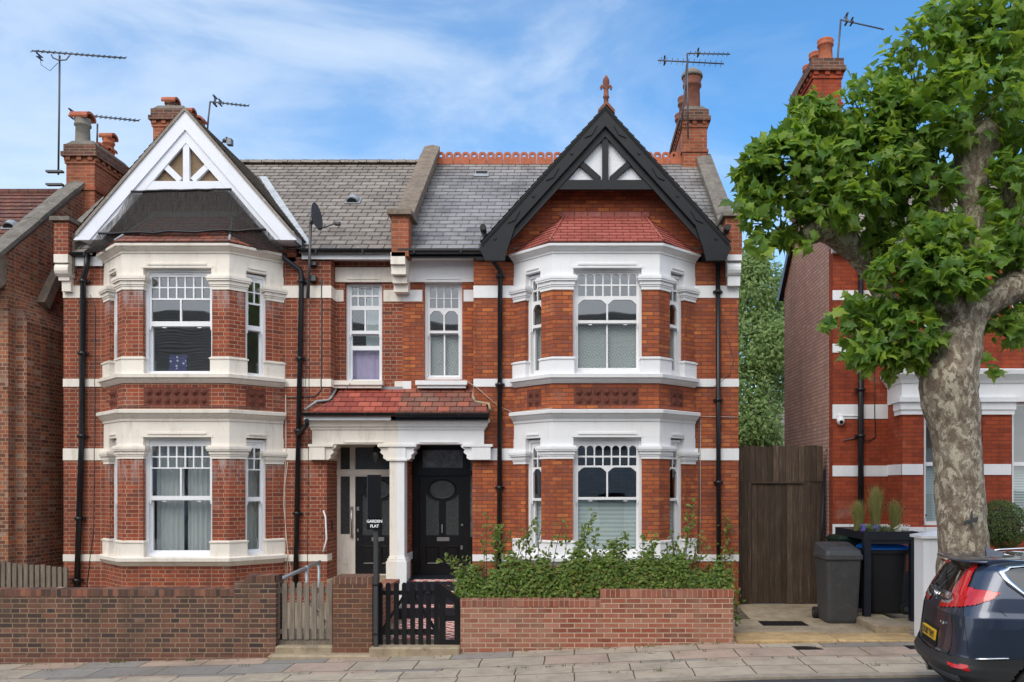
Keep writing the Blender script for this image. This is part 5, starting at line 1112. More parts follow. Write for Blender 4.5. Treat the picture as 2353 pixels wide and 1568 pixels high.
yagi('small tv aerial standing behind the white bargeboard gable', 4.2, [(476, 310), (479, 270), (483, 234)], [(483, 234), (572, 244)], 9, extra=[(506, 236, .07), (494, 232, .14)])
yagi('double tv aerial lower boom pointing left, on the chimney beside the black gable', 3.1, [(1564, 300), (1572, 220), (1578, 148)], [(1512, 139), (1663, 147)], 12, extra=[(1527, 139, .09)], tilt=1.0)
yagi('double tv aerial upper boom pointing right, on the chimney beside the black gable', 3.0, [(1581, 318), (1580, 220), (1579, 124)], [(1580, 123), (1677, 125)], 9, extra=[(1604, 121, .08)], tilt=.8)
yagi('tv aerial sloping down towards the plane tree, on the far right chimney', 1.7, [(1921, 200), (1926, 120), (1932, 45)], [(1933, 46), (2030, 68)], 9, extra=[(1945, 44, .12), (1957, 50, .06)])
lf = MB(); p = W(515, 325, 3.4); lf.tube([p + Vector((-.2, 0, -.12)), p], .02, 6); lf.tube([p, p + Vector((.10, -.05, .04))], .05, 8); lf.bbox(p.x + .08, p.x + .2, p.y - .08, p.y + .06, p.z - .1, p.z + .05, .01); tag(lf.build('dish_receiver', 'alu'), 'small grey dish receiver arm poking out above the slope of the white gable', 'dish arm')

# ---------------------------------------------------------------- left neighbour
nl = thing('brick_house', 'weathered brown brick house at the far left seen by its gable side wall', 'house', (-12.5, 3, 0))
NX = -10.75; q = MB(); pts = [(-.4, -.5), (6.5, -.5), (6.5, 5.6), (2.3, 9.25), (-.4, 6.95)]
q.loft([[(NX, y, z) for y, z in pts], [(NX - .23, y, z) for y, z in pts]]); q.box(-20, NX - .23, -.4, -.1, -.5, 6.9); q.build('wall', 'brick_brown', nl)
q = MB(); q.loft([[(NX, -.2, -.3), (NX + .22, -.2, -.3), (NX + .22, -.2, 5.7), (NX, -.2, 6.3)], [(NX, 1.15, -.3), (NX + .22, 1.15, -.3), (NX + .22, 1.15, 5.7), (NX, 1.15, 6.3)]]); q.build('chimney_breast', 'brick_brown', nl)
q = MB(); a = Vector((NX + .12, .47, 6.2)); b = Vector((NX + .05, 1.15, 7.2)); q.loft([[a + Vector((-.1, -.1, 0)), a + Vector((.08, -.1, 0)), a + Vector((.08, .06, -.1)), a + Vector((-.1, .06, -.1))], [b + Vector((-.1, -.1, 0)), b + Vector((.08, -.1, 0)), b + Vector((.08, .06, -.1)), b + Vector((-.1, .06, -.1))]]); q.build('stone_haunch', 'stone', nl)
q = MB(); q.rows((-20, -.5, 6.78), (NX - .15, -.5, 6.78), (-20, 2.3, 9.06), (NX - .15, 2.3, 9.06), 17, .03); q.rows((-20, 6.6, 5.5), (NX - .15, 6.6, 5.5), (-20, 2.3, 9.06), (NX - .15, 2.3, 9.06), 17, .03); rr = q.build('roof', 'tile_mossy', nl); q = MB(); q.tube([(-20, 2.3, 9.05), (NX - .1, 2.3, 9.05)], .1, 8); q.build('ridge_tiles', 'tile_mossy', rr)
for xx, zz in ((-13.6, 1.2), (-13.6, 4.4), (-16.5, 1.2), (-16.5, 4.4)):
    q = MB(); q.box(xx - .75, xx + .75, -.44, -.39, zz, zz + 1.8); wn = q.build('window', 'white', nl); q = MB(); q.box(xx - .66, xx + .66, -.45, -.44, zz + .08, zz + .86); q.box(xx - .66, xx + .66, -.45, -.44, zz + .94, zz + 1.72); q.build('pane', 'carglassdark', wn)
coping(nl, [(NX - .15, -.75, 6.84), (NX - .15, 2.3, 9.48)], .36, .12, 'stone2', 5)
yv = .75; vent(nl, (Xp(28, yv), yv, 6.78 + (yv + .5) * .814), 'lead', True)
chimney(nl, -11.2, -10.42, 1.9, 3.5, 7.5, 10.0, pots=[(-10.95, 2.3, .155, .62, 'pot_grey', 'halfx'), (-10.80, 3.05, .12, .50, 'terracotta', 'halfx'), (-10.75, 2.65, .09, .12, 'terracotta', 'half'), (-10.65, 2.85, .09, .12, 'terracotta', 'half')])
q = MB()
pf = thing('picket_fence', 'low weathered grey picket fence across the side passage at the far left', 'fence', (-10.6, -.3, .2))
for k in range(15): q = MB(); x = -11.15 + k * .095; q.box(x, x + .075, -.5 + .02 * k, -.47 + .02 * k, .35, 1.13 - .012 * k + random.uniform(-.02, .02)); q.build('pale', 'woodgrey', pf)
for z in (.55, .95): q = MB(); q.loft([[(-11.2, -.47, z), (-11.2, -.44, z), (-11.2, -.44, z + .08), (-11.2, -.47, z + .08)], [(-9.75, -.18, z - .1), (-9.75, -.15, z - .1), (-9.75, -.15, z - .02), (-9.75, -.18, z - .02)]]); q.build('rail', 'woodgrey', pf)

# ---------------------------------------------------------------- right neighbour
nr = thing('brick_house', 'orange brick house with white bands behind the plane tree', 'house', (7.5, 2, .2))
RX = 5.04; q = MB(); pts = [(.0, -.3), (3.72, -.3), (3.72, 7.25), (1.86, 9.0), (0, 7.2)]
q.loft([[(RX, y, z) for y, z in pts], [(RX + .25, y, z) for y, z in pts]]); q.build('side_wall', 'brick_flank', nr)
q = MB(); q.box(RX - .004, 6.12, -.003, .25, -.3, 7.2); q.box(6.0, 6.3, .25, .45, -.3, 7.2); q.box(RX + .25, 12, 3.5, 3.7, -.3, 7.2)
NW = [(6.50, 7.60), (8.14, 9.25), (9.75, 10.8)]
q.frame((0, -.72), (1, 0), (0, -1)); hol = [(a, b, 1.8, 4.09) for a, b in NW] + [(a, b, 5.15, 6.75) for a, b in NW]
q.plate(6.10, 11.2, -.3, 4.12, -.3, 0, [h for h in hol if h[3] < 4.2]); q.plate(6.10, 11.2, 4.12, 6.8, -.3, 0, [h for h in hol if h[3] > 4.2]); q.fr = None; q.box(6.10, 6.4, -.42, .3, -.3, 6.8); q.build('wall', 'brick_orange', nr)
for z0, z1 in ((6.15, 6.34), (5.13, 5.30), (3.84, 4.12), (2.72, 2.93), (1.59, 1.79)):
    q = MB(); q.box(RX - .012, 6.11, -.014, .02, z0, z1); q.build('band_course', 'white', nr)
for i, (a, b) in enumerate(((6.1, 6.5), (7.6, 8.14), (9.25, 9.75))):
    for z0, z1 in ((2.74, 2.94),): q = MB(); q.box(a - (.012 if i == 0 else -.01), b - .02, -.733, -.70, z0, z1); (q.box(6.088, 6.11, -.72, 0, z0, z1) if i == 0 else None); q.build('band_course', 'white', nr)
    q = MB()
    for o_, za, zb in ((.03, 3.86, 3.95), (.05, 3.95, 4.09), (.09, 4.09, 4.18)): q.box(a - o_, b + o_, -.72 - o_, -.4, za, zb)
    q.build('capital', 'white', nr)
q = MB(); pa = [(6.1, 0), (6.1, -.72), (11.2, -.72)]; q.sweep([(.012, 4.1), (.012, 4.46), (-.3, 4.46), (-.3, 4.1)], pa); q.build('frieze', 'white', nr)
q = MB(); q.sweep([(-.3, 4.44), (.03, 4.44), (.06, 4.50), (.10, 4.55), (.14, 4.6), (.15, 4.68), (.12, 4.7), (-.3, 4.75)], pa); q.build('cornice', 'white', nr)
q = MB(); q.sweep([(-.3, 1.64), (.06, 1.64), (.12, 1.69), (.12, 1.76), (-.3, 1.79)], pa); q.build('sill', 'white', nr)
q = MB(); q.sweep([(.02, 6.8), (.02, 7.15), (-.3, 7.15), (-.3, 6.8)], pa); q.build('cornice', 'white', nr)
q = MB(); q.sweep([(.006, -.2), (.006, .95), (-.1, .95), (-.1, -.2)], pa); q.build('painted_plinth', 'navy', nr)
for a, b in NW:
    for z0, z1, zm in ((1.8, 4.09, 2.95), (5.15, 6.75, 6.0)):
        q = MB().frame((0, -.72), (1, 0), (0, -1)); q.plate(a, b, z0, z1, -.2, -.08, [(a + .07, b - .07, z0 + .07, zm - .04), (a + .07, b - .07, zm + .03, z1 - .07)]); wn = q.build('window', 'upvc', nr)
        q = MB().frame((0, -.72), (1, 0), (0, -1)); q.poly([(a + .05, -.13, z0), (b - .05, -.13, z0), (b - .05, -.13, z1), (a + .05, -.13, z1)]); q.build('pane', 'glass', wn)
        q = MB().frame((0, -.72), (1, 0), (0, -1)); z = z0 + .08
        while z < (zm - .05 if z0 < 4 else z1 - .1): q.poly([(a + .06, -.20, z), (b - .06, -.20, z), (b - .06, -.235, z + .042), (a + .06, -.235, z + .042)]); z += .05
        q.build('slatted_blind', 'blind', wn)
q = MB(); q.box(6.3, 11.1, 3.2, 3.24, -.2, 7.0); q.box(6.2, 11.2, -.5, 3.2, 4.2, 4.3); q.build('interior', 'room', nr)
q = MB(); q.rows((RX - .1, -.2, 7.1), (12, -.2, 7.1), (RX - .1, 1.86, 9.08), (12, 1.86, 9.08), 13); q.rows((RX - .1, 3.95, 7.1), (12, 3.95, 7.1), (RX - .1, 1.86, 9.08), (12, 1.86, 9.08), 13); q.poly([(6.0, -.95, 7.13), (11.4, -.95, 7.13), (11.4, 0, 7.5), (6.0, 0, 7.5)]); rr = q.build('roof', 'slate_left', nr)
q = MB(); q.loft([[(RX - .1, 3.9, 7.0), (RX + .02, 3.9, 7.0), (RX + .02, 3.98, 7.18), (RX - .1, 3.98, 7.18)], [(RX - .1, 1.86, 8.95), (RX + .02, 1.86, 8.95), (RX + .02, 1.86, 9.12), (RX - .1, 1.86, 9.12)]]); q.build('verge_board', 'pipe', rr)
chimney(nr, 5.0, 5.76, 1.4, 3.3, 7.6, 11.62, 'brick_orange', pots=[(5.42, 1.75, .155, .5, 'terracotta', None), (5.36, 2.2, .15, .45, 'terracotta', None), (5.36, 2.7, .15, .42, 'terracotta', None)], cem=.05)
q = MB(); q.box(RX - .05, 6.0, -.12, -.02, 7.05, 7.2); q.build('fascia', 'white', nr); gutter(nr, RX - .1, 6.05, -.18, 7.18, 'black', .06)
pipe(nr, [(5.545, -.09, 7.1), (5.545, -.075, .2)], .052, collars=(6.0, 4.4, 3.5, 1.6))
cable([(RX - .02, .4, 3.25), (RX + .2, -.02, 3.42), (5.4, -.02, 3.45), (5.53, -.03, 3.5)], .012, 'cable', nr); cable([(5.83, -.02, 5.0), (5.84, -.02, 3.9), (5.86, -.02, 3.5), (5.75, -.02, 3.42), (5.56, -.05, 3.42)], .009, 'pipe', nr); cable([(5.62, -.02, 4.6), (5.62, -.02, 1.0)], .008, 'pipe', nr)
cc = thing('security_camera', 'white dome security camera under the white band of the right hand house', 'camera', (5.17, -.05, 3.8))
q = MB(); q.bbox(5.115, 5.21, -.07, -.014, 3.85, 3.92, .008); q.box(5.21, 5.53, -.03, -.014, 3.89, 3.905); q.build('bracket', 'white', cc)
q = MB(); q.lathe([(.03, 3.86), (.068, 3.84), (.074, 3.79), (.06, 3.74), (.03, 3.715), (.002, 3.71)], (5.165, -.06), 14); q.build('housing', 'white', cc); q = MB(); q.tube([(5.16, -.11, 3.775), (5.158, -.137, 3.765)], .035, 12); q.build('lens', 'bin_black', cc)

# brown boarded side gate
bf = thing('boarded_gate', 'tall dark brown boarded timber gate and panel closing the gap between the houses', 'gate', (4.1, .3, .2))
q = MB(); x = 3.22; k = 0
while x < 4.93: wd = min(.125 + random.uniform(-.01, .01), 4.95 - x); q.box(x, x + wd - .006, .30 + random.uniform(-.004, .006), .33, 2.62, 3.33 + random.uniform(-.015, .01)); x += wd
q.build('upper_panel', 'woodbrown', bf)
q = MB(); x = 3.52
while x < 4.55: wd = min(.118, 4.56 - x); q.box(x, x + wd - .005, .34 + random.uniform(-.004, .004), .37, .2, 2.60); x += wd
lf_ = q.build('gate_leaf', 'woodbrown', bf); q = MB(); q.box(3.5, 4.58, .30, .345, 2.585, 2.625); q.build('head_rail', 'woodbrown', bf)
for xa, xb in ((3.2, 3.515), (4.565, 4.95)):
    q = MB(); x = xa
    while x < xb - .01: wd = min(.12, xb - x); q.box(x, x + wd - .005, .31 + random.uniform(-.003, .003), .35, .18, 2.62); x += wd
    q.build('side_boards', 'woodbrown', bf)
lp = MB().tube([W(1884, 1292, -.5), W(1895, 1080, .2)], .028, 8); tag(lp.build('leaning_pole', 'charcoal'), 'dark pole leaning against the wall beside the brown boarded gate', 'pole')

# bins and the planted bin store
def wheelie(label, x, y, wx, wy, h, mats, rot=0, hooded=False, z=.19):
    b_ = thing('wheelie_bin', label, 'bin', (x, y, z)); body, lid = mats
    b_.rotation_euler = (0, 0, 0)
    cs, sn = math.cos(rot), math.sin(rot)
    T = lambda u, v, zz: (x + u * cs - v * sn, y + u * sn + v * cs, z + zz)
    def rr(hx, hy, zz, c=.06): return [T(*p, zz) for p in ((-hx + c, -hy), (hx - c, -hy), (hx - c * .3, -hy + c * .3), (hx, -hy + c), (hx, hy - c), (hx - c * .3, hy - c * .3), (hx - c, hy), (-hx + c, hy), (-hx + c * .3, hy - c * .3), (-hx, hy - c), (-hx, -hy + c), (-hx + c * .3, -hy + c * .3))]
    a, c_ = wx / 2, wy / 2
    q = MB(); q.loft([rr(a * .80, c_ * .72, .01), rr(a * .83, c_ * .76, .06), rr(a * .93, c_ * .92, h * .86), rr(a * .94, c_ * .93, h * .87)], True, False)
    q.build('body', body, b_)
    q = MB(); q.loft([rr(a * .98, c_ * .97, h * .855), rr(a * 1.02, c_ * 1.0, h * .87), rr(a * 1.02, c_ * 1.0, h * .92), rr(a * .99, c_ * .97, h * .925)]); q.build('rim', body, b_)
    q = MB()
    if hooded: q.loft([rr(a * .98, c_ * .95, h * .925), [T(*p) for p in [(px_ * .94, py_ * .9 + .02, h * (.925 + .05 + .09 * (py_ + c_) / (2 * c_) * 1.0)) for px_, py_ in [(-a + .06, -c_), (a - .06, -c_), (a - .02, -c_ + .02), (a, -c_ + .06), (a, c_ - .06), (a - .02, c_ - .02), (a - .06, c_), (-a + .06, c_), (-a + .02, c_ - .02), (-a, c_ - .06), (-a, -c_ + .06), (-a + .02, -c_ + .02)]]], rr(a * .6, c_ * .6, h * 1.03)], True, False)
    else: q.loft([rr(a * 1.05, c_ * 1.03, h * .925), rr(a * 1.06, c_ * 1.05, h * .95), rr(a * .9, c_ * .9, h * .985), rr(a * .5, c_ * .5, h * 1.0)])
    q.build('lid', lid, b_)
    q = MB(); q.tube([T(-a * .6, c_ * 1.12, h * .9), T(a * .6, c_ * 1.12, h * .9)], .018, 6); q.tube([T(-a * .6, c_ * .9, h * .9), T(-a * .6, c_ * 1.12, h * .9)], .018, 6); q.tube([T(a * .6, c_ * .9, h * .9), T(a * .6, c_ * 1.12, h * .9)], .018, 6); q.build('handle', body, b_)
    for s_ in (-1, 1):
        q = MB(); q.tube([T(s_ * a * .78, c_ * .80, .10), T(s_ * a * .80 + s_ * .02, c_ * .80, .10), T(s_ * a * .80 + s_ * .07, c_ * .80, .10)], [.10, .105, .10], 20); wl_ = q.build('wheel', 'rubber', b_); q = MB(); q.tube([T(s_ * a * .80 + s_ * .066, c_ * .8, .10), T(s_ * a * .80 + s_ * .08, c_ * .8, .10)], .045, 12); q.build('hub', 'bin_grey', wl_)
    return b_
wheelie('plain dark grey wheelie bin with hooded lid before the brown boarded gate', 4.57, -1.72, .64, .80, 1.27, ('bin_grey', 'bin_grey'), 0, True)
wheelie('black wheelie bin with bright blue lid inside the planted bin store', 5.46, -1.45, .62, .74, 1.22, ('bin_black', 'bin_blue'), R(-90), z=.30)
wheelie('dark green wheelie bin half hidden behind the grey one', 5.06, -.75, .56, .70, 1.45, ('bin_green', 'bin_green'), 0)
bs = thing('bin_store', 'navy timber bin store with a planted tray on top beside the white pier', 'bin store', (5.4, -1.2, .2))
BX0, BX1, BY0, BY1 = 4.95, 5.87, -1.97, -.40
q = MB(); q.box(BX0, BX1, BY0, BY0 + .03, 1.615, 1.755); q.box(BX0, BX1, BY1 - .03, BY1, 1.615, 1.755); q.box(BX0, BX0 + .03, BY0 + .03, BY1 - .03, 1.615, 1.755); q.box(BX1 - .03, BX1, BY0 + .03, BY1 - .03, 1.615, 1.755); q.box(BX0 + .03, BX1 - .03, BY0 + .03, BY1 - .03, 1.62, 1.64); tr_ = q.build('planter_tray', 'navy', bs)
for x, y in ((BX0 + .003, BY0 + .004), (BX1 - .12, BY0 + .004), (BX0 + .003, BY1 - .13), (BX1 - .12, BY1 - .13)): q = MB(); q.box(x, x + .115, y, y + .115, .19, 1.615); q.build('post', 'navy', bs)
q = MB(); q.box(BX0 + .12, BX1 - .12, BY0 + .03, BY0 + .06, 1.54, 1.612); q.build('rail', 'navy', bs)
q = MB(); nseg = 14
for i in range(nseg):
    for j in range(10):
        f_ = lambda i, j: (BX0 + .03 + (BX1 - BX0 - .06) * i / nseg, BY0 + .03 + (BY1 - BY0 - .06) * j / 10, 1.74 + .03 * noise.noise((i * .7, j * .9, 3)))
        q.poly([f_(i, j), f_(i + 1, j), f_(i + 1, j + 1), f_(i, j + 1)])
q.build('planting_soil', 'soil', bs)
wp = thing('gate_pier', 'white painted square pier with a shallow pyramid cap behind the parked car', 'pier', (5.55, -3.3, .1))
q = MB(); q.box(5.31, 5.80, -3.5, -3.16, -.1, 1.74); q.build('shaft', 'white', wp); q = MB(); q.loft([[(5.26, -3.55, 1.74), (5.85, -3.55, 1.74), (5.85, -3.11, 1.74), (5.26, -3.11, 1.74)], [(5.26, -3.55, 1.78), (5.85, -3.55, 1.78), (5.85, -3.11, 1.78), (5.26, -3.11, 1.78)], [(5.5, -3.36, 1.84), (5.6, -3.36, 1.84), (5.6, -3.30, 1.84), (5.5, -3.30, 1.84)]]); q.build('cap', 'white', wp)
lw = thing('garden_wall', 'low orange brick front wall of the right hand house behind the tree', 'wall', (8, -3.3, .1)); q = MB(); q.box(5.8, 12, -3.45, -3.22, -.1, 1.0); q.build('brickwork', 'brick_orange', lw); q = MB(); q.box(5.8, 12, -3.5, -3.17, 1.0, 1.07); q.build('coping', 'stone', lw)

# ---------------------------------------------------------------- far house beyond the gap, houses across the street (reflected in the glass)
fh = thing('distant_house', 'distant house with a pale grey tiled roof glimpsed above the boarded gate', 'house', (11, 25, 0))
q = MB(); q.box(7.6, 15, 22.3, 29, -1, 4.3); q.build('wall', 'brick_flank', fh); q = MB(); q.rows((7.2, 22, 4.2), (15.4, 22, 4.2), (9.2, 25.6, 7.2), (13.4, 25.6, 7.2), 16, .03); q.rows((15.4, 29.2, 4.2), (7.2, 29.2, 4.2), (13.4, 25.6, 7.2), (9.2, 25.6, 7.2), 16, .03); q.poly([(7.2, 22, 4.2), (7.2, 29.2, 4.2), (9.2, 25.6, 7.2)]); q.build('roof', 'stone2', fh)
for k, x in enumerate((-26.8, -20.1, -13.4, -6.7, 0, 6.7, 13.4)):
    oh = thing('opposite_house', 'cream rendered terraced house across the street, reflected in the bay windows', 'house', (x, -22, 0), 'terraced houses across the street')
    q = MB(); q.box(x - 3.3, x + 3.3, -28, -20.5, -.5, 7.4); q.build('wall', 'cream', oh)
    q = MB(); q.rows((x + 3.35, -20.2, 7.3), (x - 3.35, -20.2, 7.3), (x + 3.35, -24.8, 10.85), (x - 3.35, -24.8, 10.85), 20, .03); q.rows((x - 3.35, -29, 7.3), (x + 3.35, -29, 7.3), (x - 3.35, -24.8, 10.85), (x + 3.35, -24.8, 10.85), 20, .03); q.build('roof', 'slate_left', oh)
    for xx, zz in ((x - 1.4, 1.0), (x - 1.4, 4.0), (x + 1.6, 4.0)):
        q = MB(); q.box(xx - .7, xx + .7, -20.5, -20.44, zz, zz + 1.9); wn = q.build('window', 'white', oh); q = MB(); q.box(xx - .62, xx + .62, -20.44, -20.43, zz + .08, zz + .9); q.box(xx - .62, xx + .62, -20.44, -20.43, zz + 1.0, zz + 1.82); q.build('pane', 'bin_black', wn)
    q = MB(); q.box(x + 1.1, x + 2.1, -20.5, -20.42, .1, 2.2); q.build('door', 'navy', oh)
# ---------------------------------------------------------------- vegetation
def mesh_np(name, verts, faces_flat, loop_tot, mat, parent=None, smooth=False):
    off = Vector((0, 0, 0)); q = parent
    while q is not None: off += q.location; q = q.parent
    me = bpy.data.meshes.new(name); V = np.asarray(verts, dtype=np.float32) - np.array(off, dtype=np.float32)
    me.vertices.add(len(V)); me.vertices.foreach_set('co', V.ravel())
    lt = np.asarray(loop_tot, dtype=np.int32); ls = np.concatenate([[0], np.cumsum(lt)[:-1]]).astype(np.int32)
    me.loops.add(int(lt.sum())); me.loops.foreach_set('vertex_index', np.asarray(faces_flat, dtype=np.int32))
    me.polygons.add(len(lt)); me.polygons.foreach_set('loop_start', ls); me.polygons.foreach_set('loop_total', lt)
    me.polygons.foreach_set('use_smooth', np.full(len(lt), smooth)); me.update(calc_edges=True); me.validate()
    o = bpy.data.objects.new(name, me); COL.objects.link(o); me.materials.append(M[mat] if isinstance(mat, str) else mat)
    if parent is not None: o.parent = parent
    return o
H7 = [(.20, -.13), (.26, .06), (.54, .20), (.34, .34), (.31, .52), (.13, .60)]
def maple():
    v = [(0, 0, 0), (0, .5, .05), (0, 1.0, -.10)] + [(x, y, -.16 * x - .06 * y * y) for x, y in H7] + [(-x, y, -.16 * x - .06 * y * y) for x, y in H7]
    return np.array(v), [[0, 3, 4, 5, 6, 7, 8, 2, 1], [0, 1, 2, 14, 13, 12, 11, 10, 9]]
def oval():
    v = [(0, 0, 0), (.22, .25, -.05), (.25, .55, -.06), (0, 1, -.12), (-.25, .55, -.06), (-.22, .25, -.05), (0, .5, .05)]
    return np.array(v), [[0, 1, 2, 3, 6], [0, 6, 3, 4, 5]]
def nrmz(a): return a / np.maximum(1e-9, np.linalg.norm(a, axis=1, keepdims=True))
def foliage(name, pos, nrm, tip, size, tpl, mat, parent=None):
    """one leaf of the template per position; nrm = leaf normal, tip = direction the leaf points"""
    tv, tf = tpl; n = len(pos); k = len(tv)
    nrm = nrmz(nrm); tip = tip - nrm * (tip * nrm).sum(1, keepdims=True); tip = nrmz(tip); sd = np.cross(tip, nrm)
    V = pos[:, None] + size[:, None, None] * (tv[None, :, 0:1] * sd[:, None] + tv[None, :, 1:2] * tip[:, None] + tv[None, :, 2:3] * nrm[:, None])
    ff = np.concatenate([np.concatenate([np.array(f) for f in tf])[None] + np.arange(n)[:, None] * k]).ravel()
    return mesh_np(name, V.reshape(-1, 3), ff, np.tile([len(f) for f in tf], n), mat, parent)
def blob(c, r, n, lo=.45):
    d = nrmz(rng.normal(size=(n, 3))); rad = (lo ** 3 + (1 - lo ** 3) * rng.random(n)) ** (1 / 3)
    return np.array(c) + d * rad[:, None] * np.array(r), d
M['leaf_plane'] = leafmat('plane_leaf', [(.055, .13, .026), (.09, .195, .03), (.14, .27, .038), (.07, .145, .032), (.23, .36, .044), (.115, .22, .042), (.32, .43, .07)], .52, .38, (.5, .66, .05))
M['leaf_hedge'] = leafmat('hedge_leaf', [(.06, .11, .024), (.115, .19, .036), (.165, .25, .046), (.085, .145, .032), (.25, .34, .066), (.20, .21, .06), (.14, .22, .046)], .4, .4, (.42, .55, .08))
M['leaf_box'] = leafmat('box_leaf', [(.065, .11, .03), (.10, .155, .044), (.15, .20, .065)], .3, .5)
M['leaf_far'] = leafmat('far_leaf', [(.17, .27, .10), (.25, .36, .13), (.34, .44, .18), (.20, .30, .115)], .5, .6, (.5, .6, .22))
M['leaf_dead'] = leafmat('fallen_leaf', [(.22, .14, .06), (.30, .19, .08), (.16, .09, .04)], .1, .8)
M['grass_gold'] = leafmat('feather_grass', [(.34, .32, .09), (.48, .40, .17), (.30, .32, .08), (.58, .46, .26)], .4, .6)
M['weed'] = leafmat('weed', [(.09, .12, .03), (.14, .15, .04)], .3, .6)
M['flower_blue'] = plain('violet_petals', (.17, .10, .50), .7, .3, 30, None, 0, 0); M['flower_white'] = plain('white_petals', (.75, .75, .68), .7, .1, 30, None, 0, 0); M['seedhead'] = plain('maroon_seed_head', (.07, .012, .02), .8, .2, 30, None, 0, 0)
M['twig'] = plain('green_twig', (.10, .10, .035), .7, .2, 8, None, 0, 0); M['twigb'] = plain('brown_twig', (.07, .05, .035), .8, .2, 8, None, 0, 0)
# bark of the plane tree: flaking plates of olive, grey and cream
m, t, b, o = newmat('plane_bark'); ob = nd(t, 'TexCoord').outputs['Object']
mpb = nd(t, 'Mapping', {'Vector': ob, 'Scale': (1, 1, .62)})
v1 = nd(t, 'TexNoise', {'Vector': mpb.outputs[0], 'Scale': 9.0, 'Detail': 9.0, 'Roughness': .6, 'Distortion': .7}); v2 = nd(t, 'TexNoise', {'Vector': mpb.outputs[0], 'Scale': 17.0, 'Detail': 6.0, 'Roughness': .62, 'Distortion': .5}); v3 = nd(t, 'TexNoise', {'Vector': ob, 'Scale': 60.0, 'Detail': 5.0})
c = ramp(t, v1.outputs[0], [(.0, (.12, .09, .065)), (.43, (.17, .13, .095)), (.44, (.235, .195, .145)), (.535, (.26, .22, .165)), (.543, (.42, .37, .28)), (.9, (.47, .42, .32))])
c = mixc(t, ramp(t, v2.outputs[0], [(.555, 0.0), (.57, .85)]), c, (.15, .11, .08)); c = mixc(t, 1.0, c, ramp(t, v3.outputs[0], [(.3, .75), (.7, 1.2)]), 'MULTIPLY')
put(t, b, Base_Color=c, Roughness=.85, Specular_IOR_Level=.2); bump(t, b, mth(t, 'ADD', v1.outputs[0], mth(t, 'MULTIPLY', v3.outputs[0], .25)), .6, .03); M['bark'] = m
tree = thing('plane_tree', 'pollarded plane tree with mottled bark in the pavement behind the parked car', 'tree', (4.98, -5.15, .15))
YT = -5.1; kT = (YT + 16) / F
def TP(px, py, dy=0.0): return W(px, py, YT + dy)
def limb(name, pts, mat='bark', seg=10, sides=28, knob=.06):
    # pts = [(px, py, depth offset, diameter px)]
    P_ = [TP(p[0], p[1], p[2]) for p in pts]; Rr = [p[3] * kT / 2 for p in pts]
    C = []; RR = []
    for i in range(len(P_) - 1):
        p0, p1, p2, p3 = P_[max(0, i - 1)], P_[i], P_[i + 1], P_[min(len(P_) - 1, i + 2)]
        for s_ in range(seg):
            u = s_ / seg; C.append(.5 * ((2 * p1) + (p2 - p0) * u + (2 * p0 - 5 * p1 + 4 * p2 - p3) * u * u + (3 * p1 - p0 - 3 * p2 + p3) * u ** 3)); uu = u * u * (3 - 2 * u); RR.append(Rr[i] * (1 - uu) + Rr[i + 1] * uu)
    C.append(P_[-1]); RR.append(Rr[-1]); rings = []; prev = None
    for i, p in enumerate(C):
        d = (C[min(i + 1, len(C) - 1)] - C[max(0, i - 1)]).normalized(); u = (prev - d * prev.dot(d)) if prev else Vector((1, 0, 0)) - d * d.x
        u.normalize(); prev = u; v = d.cross(u); ring = []
        for k in range(sides):
            a = 2 * math.pi * k / sides; e = u * math.cos(a) + v * math.sin(a); q = p + e * RR[i]
            n_ = noise.noise(q * 2.6) * .7 + noise.noise(q * 6.5) * .45 + noise.noise(Vector((q.x * 3, q.y * 3, q.z * 14))) * .28
            ring.append(p + e * RR[i] * (1 + knob * 1.6 * n_))
        rings.append(ring)
    return MB().loft(rings, True, True).build(name, mat, tree)
trunk = limb('trunk', [(2214, 1345, 0, 118), (2212, 1250, 0, 107), (2208, 1180, 0, 106), (2203, 1090, 0, 105), (2196, 1000, 0, 108), (2184, 930, 0, 120), (2180, 880, 0, 128), (2196, 820, .0, 112), (2206, 760, .0, 98), (2212, 715, .0, 104), (2222, 690, 0, 98)], knob=.06)
limb('branch', [(2205, 740, 0, 90), (2250, 700, -.05, 78), (2300, 675, -.1, 66), (2350, 655, -.15, 66), (2372, 640, -.2, 80)], knob=.09)
limb('branch', [(2205, 760, 0, 70), (2195, 715, -.12, 60), (2180, 690, -.25, 62), (2166, 680, -.3, 50)], knob=.16)
limb('branch', [(2215, 720, .05, 82), (2225, 640, .12, 70), (2232, 560, .15, 62), (2238, 480, .15, 66), (2235, 410, .15, 68), (2236, 365, .15, 84), (2240, 325, .15, 112), (2232, 295, .15, 80)], knob=.10)
limb('branch', [(2172, 900, .2, 80), (2120, 830, .45, 62), (2070, 770, .6, 54), (2040, 700, .7, 52), (2010, 640, .7, 50), (1975, 590, .6, 54), (1935, 548, .5, 66), (1900, 520, .4, 76), (1862, 538, .3, 48), (1846, 545, .3, 34)], knob=.12)
limb('branch', [(2022, 660, .7, 46), (2020, 600, .8, 44), (2018, 540, .9, 42), (2014, 480, .9, 44), (2002, 450, .9, 64)], knob=.12)
limb('branch', [(2232, 560, .15, 50), (2170, 520, .3, 44), (2140, 480, .35, 44), (2130, 420, .3, 46), (2125, 360, .3, 58), (2120, 330, .3, 48)], knob=.13)
limb('branch', [(2330, 660, -.15, 60), (2345, 560, .3, 56), (2330, 460, .6, 54), (2320, 380, .6, 66)], knob=.13)
limb('branch', [(2250, 330, .15, 60), (2275, 300, .2, 58), (2290, 270, .2, 40)], knob=.15)
